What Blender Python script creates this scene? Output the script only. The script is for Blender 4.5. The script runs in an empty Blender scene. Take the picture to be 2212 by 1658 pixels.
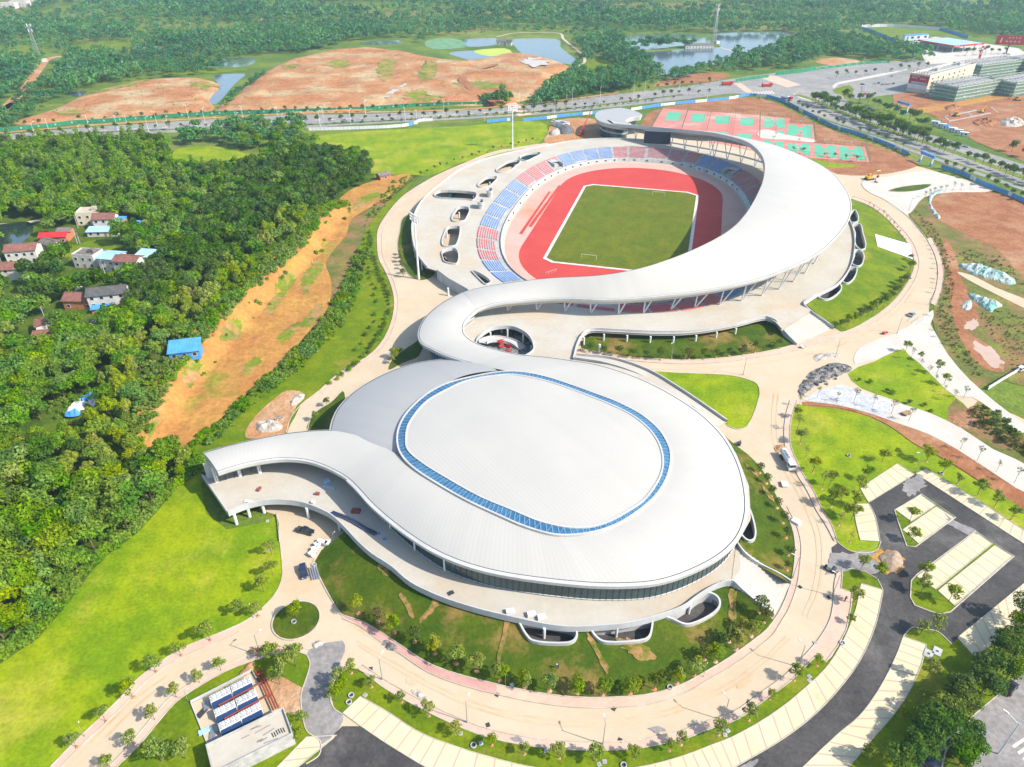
import bpy, bmesh, math, random
import numpy as np
from mathutils import Vector, Matrix, geometry as geo
random.seed(7)
rng = np.random.default_rng(7)
S = bpy.context.scene
COL = S.collection
R = math.radians

# ------------------------------------------------------------ camera, sky, sun, exposure
CAMH, PITCH, FPX = 141.0, 33.5, 1533.0
cam = bpy.data.objects.new('camera', bpy.data.cameras.new('camera'))
COL.objects.link(cam)
cam.location = (0, 0, CAMH)
cam.rotation_euler = (R(90 - PITCH), 0, 0)
cam.data.sensor_fit = 'HORIZONTAL'
cam.data.sensor_width = 36
cam.data.lens = 36 * FPX / 2212
cam.data.clip_start = 1
cam.data.clip_end = 20000
S.camera = cam
SUN_EL, SUN_AZ = 41.0, -20.0      # azimuth from +X
w = bpy.data.worlds.new("World")
S.world = w
w.use_nodes = True
nt = w.node_tree
sky = nt.nodes.new('ShaderNodeTexSky')
sky.sky_type = 'NISHITA'
sky.sun_disc = False
sky.sun_elevation = R(SUN_EL)
sky.sun_rotation = R(90 - SUN_AZ)
bg = nt.nodes['Background']
nt.links.new(sky.outputs[0], bg.inputs[0])
bg.inputs[1].default_value = 0.15
sl = bpy.data.lights.new('sun', 'SUN')
sl.energy = 4.2
sl.angle = R(0.5)
sl.color = (1, 0.935, 0.83)
sun = bpy.data.objects.new('sun', sl)
COL.objects.link(sun)
sd = Vector((math.cos(R(SUN_EL)) * math.cos(R(SUN_AZ)), math.cos(R(SUN_EL)) * math.sin(R(SUN_AZ)), math.sin(R(SUN_EL))))
sun.rotation_euler = sd.to_track_quat('Z', 'Y').to_euler()
sun.location = (200, -100, 400)
S.view_settings.view_transform = 'Standard'
S.view_settings.look = 'None'
S.view_settings.gamma = 1
S.view_settings.exposure = 1.0
S.render.engine = 'CYCLES'
S.cycles.max_bounces = 6
S.cycles.volume_bounces = 0

# ------------------------------------------------------------ survey helpers (plan of the site)
_c, _s = math.cos(R(PITCH)), math.sin(R(PITCH))
def G(px, py, z=0.0):
    """survey sheet coordinate -> world point on the level z"""
    dx, dv = (px - 1106) / FPX, (py - 829) / FPX
    d = (dx, _c - dv * _s, -_s - dv * _c)
    k = (z - CAMH) / d[2]
    return Vector((d[0] * k, d[1] * k, z))
def P(s):
    return [tuple(float(q) for q in t.split(',')) for t in s.split()]
def W(s, z=0.0):
    return [G(x, y, z) for x, y in (P(s) if isinstance(s, str) else s)]
def rise(px, py, top, zb=0.0):
    """height of an upright thing whose foot is surveyed at (px,py) and whose head at row top"""
    b = G(px, py, zb)
    t = (829 - top) / FPX
    # row of (b.x,b.y,z):  ((z-H)*c + y*s)/((H-z)*s + y*c) = t
    z = (t * (CAMH * _s + b.y * _c) + CAMH * _c - b.y * _s) / (_c + t * _s)
    return z - zb
def spline(pts, n=6, closed=False):
    pts = [Vector(p) for p in pts]
    N = len(pts)
    out = []
    rgn = N if closed else N - 1
    for i in range(rgn):
        if closed:
            p0, p1, p2, p3 = pts[i - 1], pts[i], pts[(i + 1) % N], pts[(i + 2) % N]
        else:
            p1, p2 = pts[i], pts[i + 1]
            p0 = pts[i - 1] if i > 0 else p1 * 2 - p2
            p3 = pts[i + 2] if i + 2 < N else p2 * 2 - p1
        a = max((p1 - p0).length, 1e-4) ** .5
        b = max((p2 - p1).length, 1e-4) ** .5
        c = max((p3 - p2).length, 1e-4) ** .5
        m1 = (p2 - p1) + b * ((p1 - p0) / a - (p2 - p0) / (a + b))
        m2 = (p2 - p1) + b * ((p3 - p2) / c - (p3 - p1) / (b + c))
        for k in range(n):
            t = k / n
            t2, t3 = t * t, t * t * t
            out.append(p1 * (2 * t3 - 3 * t2 + 1) + m1 * (t3 - 2 * t2 + t) + p2 * (3 * t2 - 2 * t3) + m2 * (t3 - t2))
    if not closed:
        out.append(pts[-1])
    return out
def resample(pts, step, closed=False):
    pts = [Vector(p) for p in pts]
    if closed:
        pts = pts + [pts[0]]
    L = [0]
    for a, b in zip(pts, pts[1:]):
        L.append(L[-1] + (b - a).length)
    n = max(1, round(L[-1] / step))
    out, j = [], 0
    for i in range(n + (0 if closed else 1)):
        s = L[-1] * i / n
        while j < len(L) - 2 and L[j + 1] < s:
            j += 1
        d = L[j + 1] - L[j]
        out.append(pts[j].lerp(pts[j + 1], (s - L[j]) / d if d > 1e-9 else 0))
    return out
def inside(px, py, poly):
    px, py = np.asarray(px, float), np.asarray(py, float)
    r = np.zeros(px.shape, bool)
    n = len(poly)
    for i in range(n):
        x1, y1 = poly[i][0], poly[i][1]
        x2, y2 = poly[i - 1][0], poly[i - 1][1]
        if y1 == y2:
            continue
        r ^= ((y1 > py) != (y2 > py)) & (px < (x2 - x1) * (py - y1) / (y2 - y1) + x1)
    return r
def dist_line(px, py, line):
    """distance to an open polyline, side (+ left of its direction), parameter along it in metres"""
    px, py = np.asarray(px, float), np.asarray(py, float)
    best = np.full(px.shape, 1e9)
    side = np.zeros(px.shape)
    par = np.zeros(px.shape)
    L = 0
    for (ax, ay), (bx, by) in zip([p[:2] for p in line], [p[:2] for p in line[1:]]):
        dx, dy = bx - ax, by - ay
        l2 = dx * dx + dy * dy
        t = np.clip(((px - ax) * dx + (py - ay) * dy) / l2, 0, 1)
        d = np.hypot(px - ax - t * dx, py - ay - t * dy)
        m = d < best
        best = np.where(m, d, best)
        side = np.where(m, dx * (py - ay) - dy * (px - ax), side)
        par = np.where(m, L + t * math.sqrt(l2), par)
        L += math.sqrt(l2)
    return best, side, par, L
CREST = W('750,425 700,470 650,540 590,590 540,632 490,685 440,735 390,795 350,860 315,915 285,965', 5)
def hill(x, y):
    d, s, p, L = dist_line(x, y, CREST)
    e = np.clip(np.minimum(p, L - p) / 28, 0, 1)
    e = e * e * (3 - 2 * e)
    west = np.exp(-(d / 55) ** 2)
    east = np.clip(1 - d / 6.5, 0, 1)
    # CREST runs southwards, so west of it is on its right (negative side)
    return 5.5 * e * np.where(s < 0, west, east)
def hz(x, y):
    return float(hill(np.array([x]), np.array([y]))[0])
def GH(px, py):
    z = 0
    for _ in range(5):
        p = G(px, py, z)
        z = hz(p.x, p.y)
    return Vector((p.x, p.y, z))

# ------------------------------------------------------------ materials
def mat(name, c1, c2=None, scale=0.2, rough=0.85, c3=None, scale3=0.03, lo=.4, hi=.6, bump=0, fine=0, metal=0, spec=0.12, fk=.68, lo3=.52, hi3=.68, coat=0):
    m = bpy.data.materials.new(name)
    m.use_nodes = True
    n, l = m.node_tree.nodes, m.node_tree.links
    b = n['Principled BSDF']
    b.inputs['Roughness'].default_value = rough
    b.inputs['Metallic'].default_value = metal
    b.inputs['Specular IOR Level'].default_value = spec
    b.inputs['Coat Weight'].default_value = coat
    tc = n.new('ShaderNodeTexCoord')
    geo_ = n.new('ShaderNodeNewGeometry')
    pos = geo_.outputs['Position']
    def noise(sc, det=5):
        t = n.new('ShaderNodeTexNoise')
        t.inputs['Scale'].default_value = sc
        t.inputs['Detail'].default_value = det
        t.inputs['Roughness'].default_value = .65
        l.new(pos, t.inputs['Vector'])
        return t
    def mix(f, a, bb):
        x = n.new('ShaderNodeMix')
        x.data_type = 'RGBA'
        l.new(f, x.inputs[0])
        for v, s in ((a, x.inputs[6]), (bb, x.inputs[7])):
            if isinstance(v, tuple):
                s.default_value = (*v, 1)
            else:
                l.new(v, s)
        return x.outputs[2]
    def ramp(o, a, bb):
        r = n.new('ShaderNodeMapRange')
        r.inputs[1].default_value = a
        r.inputs[2].default_value = bb
        l.new(o, r.inputs[0])
        return r.outputs[0]
    if c2 is None:
        c2 = tuple(v * .88 for v in c1)
    nz = noise(scale)
    col = mix(ramp(nz.outputs[0], lo, hi), c1, c2)
    if c3:
        col = mix(ramp(noise(scale3, 7).outputs[0], lo3, hi3), col, c3)
    if fine:
        fz = noise(fine, 3)
        col = mix(ramp(fz.outputs[0], .32, .68), col, mixmul(n, l, col, fk))
        fz = noise(fine * .22, 3)
        col = mix(ramp(fz.outputs[0], .38, .66), col, mixmul(n, l, col, fk ** .5))
    l.new(col, b.inputs['Base Color'])
    if bump:
        bz = noise(bump[0], 6)
        bp = n.new('ShaderNodeBump')
        bp.inputs['Strength'].default_value = bump[1]
        bp.inputs['Distance'].default_value = bump[2]
        l.new(bz.outputs[0], bp.inputs['Height'])
        l.new(bp.outputs[0], b.inputs['Normal'])
    return m
def mixmul(n, l, col, k):
    x = n.new('ShaderNodeMix')
    x.data_type = 'RGBA'
    x.blend_type = 'MULTIPLY'
    x.inputs[0].default_value = 1
    l.new(col, x.inputs[6])
    x.inputs[7].default_value = (k, k, k, 1)
    return x.outputs[2]
def leafmat(name, a, b, c, trans=.35, ns=.16):
    """leaf colour: varies from leaf to leaf, from clump to clump and from tree to tree"""
    m = bpy.data.materials.new(name)
    m.use_nodes = True
    n, l = m.node_tree.nodes, m.node_tree.links
    n.remove(n['Principled BSDF'])
    g = n.new('ShaderNodeNewGeometry')
    oi = n.new('ShaderNodeObjectInfo')
    nz = n.new('ShaderNodeTexNoise')
    nz.inputs['Scale'].default_value = ns
    nz.inputs['Detail'].default_value = 3
    l.new(g.outputs['Position'], nz.inputs['Vector'])
    r = n.new('ShaderNodeMapRange')
    r.inputs[1].default_value, r.inputs[2].default_value = .36, .64
    l.new(nz.outputs[0], r.inputs[0])
    def mixc(f, x, y):
        q = n.new('ShaderNodeMix')
        q.data_type = 'RGBA'
        l.new(f, q.inputs[0])
        for v, s in ((x, q.inputs[6]), (y, q.inputs[7])):
            if isinstance(v, tuple):
                s.default_value = (*v, 1)
            else:
                l.new(v, s)
        return q.outputs[2]
    c1 = mixc(r.outputs[0], a, b)
    ra = n.new('ShaderNodeMapRange')
    ra.inputs[1].default_value, ra.inputs[2].default_value = .55, 1.
    ra.inputs[4].default_value = .8
    l.new(oi.outputs['Random'], ra.inputs[0])
    c2 = mixc(ra.outputs[0], c1, c)
    hs = n.new('ShaderNodeHueSaturation')
    v = n.new('ShaderNodeMapRange')
    v.inputs[3].default_value, v.inputs[4].default_value = .6, 1.4
    l.new(g.outputs['Random Per Island'], v.inputs[0])
    l.new(v.outputs[0], hs.inputs['Value'])
    l.new(c2, hs.inputs['Color'])
    vo = n.new('ShaderNodeTexVoronoi')
    vo.inputs['Scale'].default_value = .12
    l.new(g.outputs['Position'], vo.inputs['Vector'])
    sx = n.new('ShaderNodeSeparateColor')
    l.new(vo.outputs['Color'], sx.inputs[0])
    for k, (a_, b_, s_) in enumerate(((.485, .525, 'Hue'), (.8, 1.08, 'Saturation'))):
        q = n.new('ShaderNodeMapRange')
        q.inputs[3].default_value, q.inputs[4].default_value = a_, b_
        l.new(sx.outputs[k], q.inputs[0])
        l.new(q.outputs[0], hs.inputs[s_])
    d = n.new('ShaderNodeBsdfDiffuse')
    t = n.new('ShaderNodeBsdfTranslucent')
    l.new(hs.outputs[0], d.inputs[0])
    l.new(hs.outputs[0], t.inputs[0])
    mx = n.new('ShaderNodeMixShader')
    mx.inputs[0].default_value = trans
    l.new(d.outputs[0], mx.inputs[1])
    l.new(t.outputs[0], mx.inputs[2])
    l.new(mx.outputs[0], n['Material Output'].inputs[0])
    return m
def seammat(name, c, period=1.1, rough=.42, metal=.25, depth=.07):
    """standing-seam sheet: seams run across the UV's u axis (metres along the roof)"""
    m = mat(name, c, tuple(v * .95 for v in c), .06, rough, metal=metal, spec=.2, lo=.3, hi=.7)
    n, l = m.node_tree.nodes, m.node_tree.links
    b = n['Principled BSDF']
    old = b.inputs['Base Color'].links[0].from_socket
    uv = n.new('ShaderNodeUVMap')
    sp = n.new('ShaderNodeSeparateXYZ')
    l.new(uv.outputs[0], sp.inputs[0])
    dv = n.new('ShaderNodeMath')
    dv.operation = 'DIVIDE'
    l.new(sp.outputs[0], dv.inputs[0])
    dv.inputs[1].default_value = period
    fr = n.new('ShaderNodeMath')
    fr.operation = 'FRACT'
    l.new(dv.outputs[0], fr.inputs[0])
    gt = n.new('ShaderNodeMath')
    gt.operation = 'GREATER_THAN'
    l.new(fr.outputs[0], gt.inputs[0])
    gt.inputs[1].default_value = .75
    mu = n.new('ShaderNodeMath')
    mu.operation = 'MULTIPLY'
    l.new(gt.outputs[0], mu.inputs[0])
    mu.inputs[1].default_value = depth
    x = n.new('ShaderNodeMix')
    x.data_type = 'RGBA'
    l.new(mu.outputs[0], x.inputs[0])
    l.new(old, x.inputs[6])
    x.inputs[7].default_value = (.1, .1, .1, 1)
    fl = n.new('ShaderNodeMath')
    fl.operation = 'FLOOR'
    d2 = n.new('ShaderNodeMath')
    d2.operation = 'DIVIDE'
    d2.inputs[1].default_value = 3
    l.new(dv.outputs[0], d2.inputs[0])
    l.new(d2.outputs[0], fl.inputs[0])
    wn = n.new('ShaderNodeTexWhiteNoise')
    wn.noise_dimensions = '1D'
    l.new(fl.outputs[0], wn.inputs['W'])
    mr = n.new('ShaderNodeMapRange')
    mr.inputs[3].default_value, mr.inputs[4].default_value = .975, 1.01
    l.new(wn.outputs[0], mr.inputs[0])
    vm = n.new('ShaderNodeVectorMath')
    vm.operation = 'SCALE'
    l.new(x.outputs[2], vm.inputs[0])
    l.new(mr.outputs[0], vm.inputs['Scale'])
    l.new(vm.outputs[0], b.inputs['Base Color'])
    return m
M = {}
M['rough'] = mat('wild_growth', (.085, .15, .02), (.16, .22, .025), .02, c3=(.26, .26, .06), scale3=.006, fine=.5, bump=(.5, .8, 1))
M['lawn'] = mat('lawn', (.255, .32, .003), (.15, .25, .003), .06, c3=(.42, .37, .05), scale3=.04, fine=1.1, bump=(1.5, .5, .15), lo3=.52, hi3=.74)
M['lawn2'] = mat('lawn_young', (.165, .215, .003), (.10, .17, .003), .09, c3=(.27, .23, .03), scale3=.06, fine=1.2, bump=(1.5, .5, .15), lo3=.54, hi3=.72)
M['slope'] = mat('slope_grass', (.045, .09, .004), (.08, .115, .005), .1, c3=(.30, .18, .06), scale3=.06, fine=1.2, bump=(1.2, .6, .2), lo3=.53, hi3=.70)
M['pitch'] = mat('pitch_grass', (.11, .14, .007), (.14, .16, .009), .08, c3=(.08, .145, .005), scale3=.05, fine=.9)
M['hillg'] = mat('wood_floor', (.055, .10, .010), (.10, .15, .012), .1, fine=.7)
M['trail'] = mat('worn_trail', (.34, .20, .075), (.10, .13, .01), .45, fine=1.5, lo=.44, hi=.6)
M['tuft'] = mat('grass_on_soil', (.42, .23, .10), (.19, .23, .02), .1, c3=(.11, .17, .015), scale3=.06, fine=.5, lo=.42, hi=.54)
M['cream'] = mat('pale_roadbase', (.47, .385, .275), (.45, .355, .245), .05, c3=(.45, .31, .175), scale3=.03, fine=.6, lo3=.56, hi3=.78, fk=.95)
M['pink'] = mat('pink_pavers', (.50, .345, .265), (.53, .38, .29), .12, c3=(.54, .42, .31), scale3=.07, fine=1.5, fk=.9)
M['red_pave'] = mat('red_pavers', (.46, .24, .21), (.50, .30, .25), .15, fine=1.5, fk=.88)
M['kerb'] = mat('kerb_stone', (.44, .40, .34), (.36, .31, .24), .3)
M['concrete'] = mat('deck_concrete', (.43, .40, .345), (.40, .36, .295), .06, c3=(.44, .34, .235), scale3=.03, fine=.7, fk=.93)
M['concrete_w'] = mat('white_concrete', (.46, .45, .43), (.42, .41, .395), .12, fine=.6)
M['wall'] = mat('grey_render', (.42, .42, .415), None, .3)
M['white'] = mat('white_paint', (.62, .62, .61), None, .3, rough=.5)
M['asphalt'] = mat('black_asphalt', (.062, .058, .058), (.09, .083, .08), .07, c3=(.19, .175, .16), scale3=.04, fine=1.2, lo3=.54, hi3=.75)
M['asphalt_g'] = mat('grey_asphalt', (.27, .26, .25), (.31, .295, .275), .05, c3=(.37, .33, .28), scale3=.02, fine=.6)
M['asphalt_b'] = mat('worn_asphalt', (.30, .275, .26), (.25, .235, .225), .08, fine=.9)
M['bay'] = mat('bay_pavers', (.52, .46, .29), (.56, .49, .33), .15, c3=(.44, .30, .17), scale3=.05, fine=1.6, lo3=.62, hi3=.8, fk=.92)
M['bayline'] = mat('bay_line', (.48, .30, .25), None, .3)
M['soil'] = mat('orange_soil', (.50, .255, .115), (.42, .19, .08), .06, c3=(.56, .40, .25), scale3=.03, fine=.6, bump=(.35, .7, 1.2), lo3=.48, hi3=.66)
M['soil_p'] = mat('pale_soil', (.46, .225, .095), (.40, .165, .065), .04, c3=(.48, .35, .19), scale3=.025, fine=.3, bump=(.12, .9, 2), lo3=.47, hi3=.62)
M['soil_y'] = mat('cleared_soil', (.47, .25, .062), (.43, .195, .055), .06, c3=(.24, .23, .03), scale3=.04, fine=.6, bump=(.35, .6, .8), lo3=.57, hi3=.70)
M['soil_r'] = mat('red_soil', (.30, .115, .05), (.38, .17, .08), .09, c3=(.42, .24, .13), scale3=.03, fine=.7, bump=(.6, .6, .7))
M['scrub'] = mat('scrub_on_soil', (.13, .145, .03), (.28, .16, .07), .06, c3=(.20, .23, .03), scale3=.07, fine=.9, lo=.42, hi=.6, bump=(1, .6, .4))
M['pave_w'] = mat('white_slabs', (.48, .45, .40), (.45, .41, .355), .1, fine=1.3, fk=.93)
M['sheet_w'] = mat('grey_white_sheeting', (.54, .54, .54), (.47, .47, .48), .25, fine=1)
M['track'] = mat('red_track', (.46, .06, .05), (.43, .05, .045), .05, fine=.5, fk=.9)
M['apron'] = mat('pink_apron', (.46, .285, .235), (.47, .31, .26), .07, c3=(.46, .22, .14), scale3=.02)
M['chalk'] = mat('white_edging', (.58, .53, .50), (.52, .44, .41), .4)
M['court_r'] = mat('court_red', (.44, .155, .13), (.46, .19, .16), .05, c3=(.50, .36, .29), scale3=.03, lo3=.54, hi3=.7)
M['court_g'] = mat('court_green', (.09, .32, .20), (.11, .35, .23), .06, c3=(.40, .40, .28), scale3=.035, lo3=.6, hi3=.74)
M['roof'] = seammat('roof_sheet', (.405, .388, .355), rough=.65, metal=.0)
M['roof_shade'] = seammat('shaded_roof_sheet', (.34, .335, .325), rough=.5, metal=.1)  # darker roof sheet, shade of the slope facing off the sun painted in
M['fascia'] = mat('white_fascia', (.44, .435, .42), None, .2, rough=.45, spec=.4)
M['soffit'] = mat('cream_soffit', (.50, .475, .42), None, .3)
M['gutter'] = mat('dark_gutter', (.06, .06, .06), None, .5)
M['steel'] = mat('galvanised_steel', (.38, .385, .39), None, 1, rough=.4, metal=.6)
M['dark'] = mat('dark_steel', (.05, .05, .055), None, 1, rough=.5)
M['screen'] = mat('screen_face', (.018, .018, .035), (.022, .022, .045), .4, rough=.55)
M['glass_b'] = mat('blue_glass', (.03, .105, .21), (.05, .155, .27), .25, rough=.12, spec=.6)
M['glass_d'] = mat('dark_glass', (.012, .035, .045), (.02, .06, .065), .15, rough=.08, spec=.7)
M['glass_w'] = mat('window_glass', (.02, .025, .03), None, 1, rough=.1, spec=.6)
M['seat_r'] = mat('red_seats', (.50, .12, .125), None, .8, rough=.5)
M['seat_b'] = mat('blue_seats', (.11, .23, .50), None, .8, rough=.5)
M['water'] = mat('pond_water', (.06, .08, .10), (.075, .10, .12), .01, rough=.12, spec=.25, bump=(.4, .08, .2))
M['water_g'] = mat('green_pond_water', (.12, .17, .11), (.09, .14, .11), .02, rough=.12, spec=.6, bump=(.5, .1, .2))
M['water_d'] = mat('dark_pond_water', (.02, .035, .03), None, .02, rough=.06, spec=.8)
M['lotus'] = mat('lotus_leaves', (.12, .26, .12), (.2, .34, .2), .12, fine=.6)
M['algae'] = mat('yellow_algae', (.38, .42, .07), (.33, .40, .08), .05)
M['puddle'] = mat('muddy_puddle', (.46, .31, .22), None, .1, rough=.15, spec=.6)
M['blue'] = mat('blue_sheet_metal', (.06, .23, .52), (.08, .28, .56), .4, rough=.5)
M['blue_l'] = mat('pale_blue_roof', (.25, .43, .62), (.32, .50, .66), .25, rough=.5)
M['green_f'] = mat('green_fence_cloth', (.02, .17, .09), (.03, .22, .11), .3)
M['net'] = mat('green_scaffold_net', (.12, .34, .24), (.22, .40, .30), .25, c3=(.40, .42, .32), scale3=.12)
nn = M['net'].node_tree
tb, mxn = nn.nodes.new('ShaderNodeBsdfTransparent'), nn.nodes.new('ShaderNodeMixShader')
mxn.inputs[0].default_value = .42
nn.links.new(tb.outputs[0], mxn.inputs[1])
nn.links.new(nn.nodes['Principled BSDF'].outputs[0], mxn.inputs[2])
nn.links.new(mxn.outputs[0], nn.nodes['Material Output'].inputs[0])
M['tarp'] = mat('grey_green_netting', (.24, .40, .36), (.42, .42, .38), .25, c3=(.12, .36, .30), scale3=.1, bump=(.6, .9, .8))
M['brick'] = mat('orange_brick', (.42, .17, .085), (.36, .14, .075), .8)
M['plaster'] = mat('white_plaster', (.56, .54, .50), (.46, .44, .40), .4)
M['plaster_c'] = mat('cream_plaster', (.58, .49, .36), None, .3)
M['tile_r'] = mat('red_brown_tiles', (.28, .125, .095), (.22, .10, .08), .6, fine=2)
M['tile_g'] = mat('grey_tiles', (.09, .09, .09), (.13, .125, .12), .6, fine=2)
M['tile_o'] = mat('weathered_tiles', (.22, .19, .16), (.16, .14, .125), .6, fine=2)
M['red'] = mat('red_paint', (.50, .03, .035), None, .5, rough=.4)
M['red_d'] = mat('dark_red_board', (.40, .02, .03), None, .5, rough=.5)
M['yellow'] = mat('yellow_paint', (.50, .27, .03), None, .5, rough=.45)
M['orange'] = mat('orange_rust', (.42, .13, .04), None, .5)
M['pipe'] = mat('rust_red_pipe', (.26, .055, .03), None, 1, rough=.5)
M['gravel_d'] = mat('dark_gravel', (.12, .12, .125), (.17, .17, .17), .7, fine=2)
M['gravel_w'] = mat('pale_rubble', (.52, .46, .40), (.40, .34, .28), .6, fine=1.6)
M['rubble_d'] = mat('dark_rubble', (.08, .075, .075), (.30, .28, .26), .9, fine=2)
M['dull_red'] = mat('faded_red_paint', (.26, .07, .06), None, .5, rough=.6)
M['car_k'] = mat('black_car_paint', (.010, .010, .012), None, 1, rough=.25, spec=.6, coat=.7)
M['car_b'] = mat('navy_car_paint', (.015, .022, .06), None, 1, rough=.25, spec=.6, coat=.7)
M['car_w'] = mat('white_car_paint', (.62, .62, .62), None, 1, rough=.25, spec=.6, coat=.5)
M['car_s'] = mat('silver_car_paint', (.36, .37, .38), None, 1, rough=.3, metal=.4, coat=.5)
M['tyre'] = mat('tyre_rubber', (.012, .012, .012), None, 1)
M['lamp_w'] = mat('clear_lamp', (.6, .6, .58), None, 1, rough=.2)
M['lamp_r'] = mat('red_lamp', (.4, .02, .02), None, 1, rough=.2)
M['bark'] = mat('bark', (.12, .085, .055), (.17, .13, .09), 2)
M['skin'] = mat('skin', (.36, .20, .13), None, 2)
M['cloth_b'] = mat('navy_cloth', (.03, .04, .09), None, 2)
M['cloth_r'] = mat('red_cloth', (.35, .04, .05), None, 2)
M['sack'] = mat('white_bags', (.60, .59, .57), None, .8)
M['wood'] = mat('timber', (.30, .19, .10), None, 1)
M['leaf_wood'] = leafmat('leaf_wood', (.085, .20, .005), (.20, .315, .005), (.26, .335, .004), .45)
M['leaf_dark'] = leafmat('leaf_dark', (.04, .095, .008), (.085, .155, .008), (.09, .165, .006), .35)
M['leaf_camphor'] = leafmat('leaf_camphor', (.045, .105, .010), (.10, .165, .010), (.12, .18, .01), .3)
M['leaf_bamboo'] = leafmat('leaf_bamboo', (.17, .24, .008), (.26, .30, .010), (.20, .27, .008))
M['leaf_young'] = leafmat('leaf_young', (.14, .21, .008), (.22, .27, .010), (.25, .27, .012))
M['leaf_dull'] = leafmat('leaf_dull', (.075, .12, .016), (.11, .14, .02), (.15, .13, .035))
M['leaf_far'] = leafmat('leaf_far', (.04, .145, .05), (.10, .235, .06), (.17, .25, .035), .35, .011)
M['leaf_thin'] = leafmat('leaf_thin', (.17, .17, .04), (.22, .20, .06), (.26, .20, .08))

# ------------------------------------------------------------ object helpers
def mesh_obj(name, verts, faces, mats, parent=None, mi=None, smooth=False, uv=None):
    me = bpy.data.meshes.new(name)
    me.from_pydata([tuple(v) for v in verts], [], faces)
    mats = mats if isinstance(mats, (list, tuple)) else [mats]
    for m in mats:
        me.materials.append(M[m] if isinstance(m, str) else m)
    if mi is not None:
        me.polygons.foreach_set('material_index', mi)
    if smooth:
        me.polygons.foreach_set('use_smooth', [True] * len(me.polygons))
    if uv is not None:
        lay = me.uv_layers.new(name='UVMap')
        for lp in me.loops:
            lay.data[lp.index].uv = uv[lp.vertex_index]
    me.update()
    o = bpy.data.objects.new(name, me)
    COL.objects.link(o)
    if parent:
        o.parent = parent
    return o
def tag(o, label, cat, group=None):
    o['label'] = label
    o['category'] = cat
    if group:
        o['group'] = group
    return o
def thing(name, label, cat, loc=(0, 0, 0), rz=0, group=None):
    o = bpy.data.objects.new(name, None)
    o.empty_display_size = .5
    COL.objects.link(o)
    o.location = loc
    o.rotation_euler = (0, 0, rz)
    return tag(o, label, cat, group)
KIDS = {}
def kids(o):
    if o.name not in KIDS:
        KIDS[o.name] = list(o.children)
    return KIDS[o.name]
def dup(o, loc, rz=0, label=None, group=None, scale=1, parent=None):
    c = o.copy()
    COL.objects.link(c)
    if parent is None:
        c.location = loc
        c.rotation_euler = (0, 0, rz)
        c.scale = (scale,) * 3 if not isinstance(scale, tuple) else scale
        if label:
            c['label'] = label
        if group:
            c['group'] = group
    else:
        c.parent = parent
    for ch in kids(o):
        dup(ch, None, parent=c)
    return c
class MB:
    def __init__(s):
        s.v, s.f, s.m = [], [], []
    def add(s, v, f, m=0):
        o = len(s.v)
        s.v += [tuple(p) for p in v]
        s.f += [tuple(i + o for i in q) for q in f]
        s.m += [m] * len(f)
        return s
    def box(s, c, d, rz=0, m=0, taper=1, rx=0):
        x, y, z = d[0] / 2, d[1] / 2, d[2] / 2
        pts = []
        ca, sa = math.cos(rz), math.sin(rz)
        cb, sb = math.cos(rx), math.sin(rx)
        for k, t in ((-z, 1), (z, taper)):
            for i, j in ((-x, -y), (x, -y), (x, y), (-x, y)):
                i, j, kk = i * t, j * t, k
                j, kk = j * cb - kk * sb, j * sb + kk * cb
                pts.append((c[0] + i * ca - j * sa, c[1] + i * sa + j * ca, c[2] + kk))
        return s.add(pts, [(3, 2, 1, 0), (4, 5, 6, 7), (0, 1, 5, 4), (1, 2, 6, 5), (2, 3, 7, 6), (3, 0, 4, 7)], m)
    def cyl(s, a, b, r0, r1=None, n=8, m=0, cap=True):
        a, b = Vector(a), Vector(b)
        r1 = r0 if r1 is None else r1
        d = (b - a).normalized()
        u = d.orthogonal().normalized()
        v = d.cross(u)
        pts = [p + (u * math.cos(2 * math.pi * i / n) + v * math.sin(2 * math.pi * i / n)) * r for p, r in ((a, r0), (b, r1)) for i in range(n)]
        f = [(i, (i + 1) % n, n + (i + 1) % n, n + i) for i in range(n)]
        if cap:
            f += [tuple(range(n))[::-1], tuple(range(n, 2 * n))]
        return s.add(pts, f, m)
    def prism(s, poly, z0, z1, m=0, mt=None):
        n = len(poly)
        pts = [(p[0], p[1], z0) for p in poly] + [(p[0], p[1], z1) for p in poly]
        s.add(pts, [(i, (i + 1) % n, n + (i + 1) % n, n + i) for i in range(n)], m)
        return s.add(pts[n:], [tuple(range(n))], m if mt is None else mt)
    def sweep(s, path, prof, closed=False, m=0, up=True):
        """profile points (outward, z) carried along a path; outward = right of the path direction"""
        path = [Vector(p) for p in path]
        n, k = len(path), len(prof)
        pts = []
        for i, p in enumerate(path):
            a = path[i - 1] if (i > 0 or closed) else p
            b = path[(i + 1) % n] if (i < n - 1 or closed) else p
            t = (b - a)
            t.z = 0
            t.normalize()
            o = Vector((t.y, -t.x, 0))
            pts += [p + o * q[0] + Vector((0, 0, q[1])) for q in prof]
        f = []
        for i in range(n if closed else n - 1):
            j = (i + 1) % n
            for q in range(k - 1):
                f.append((i * k + q, i * k + q + 1, j * k + q + 1, j * k + q))
        return s.add(pts, f, m)
    def obj(s, name, mats, parent=None, smooth=False):
        return mesh_obj(name, s.v, s.f, mats, parent, s.m, smooth)
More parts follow.
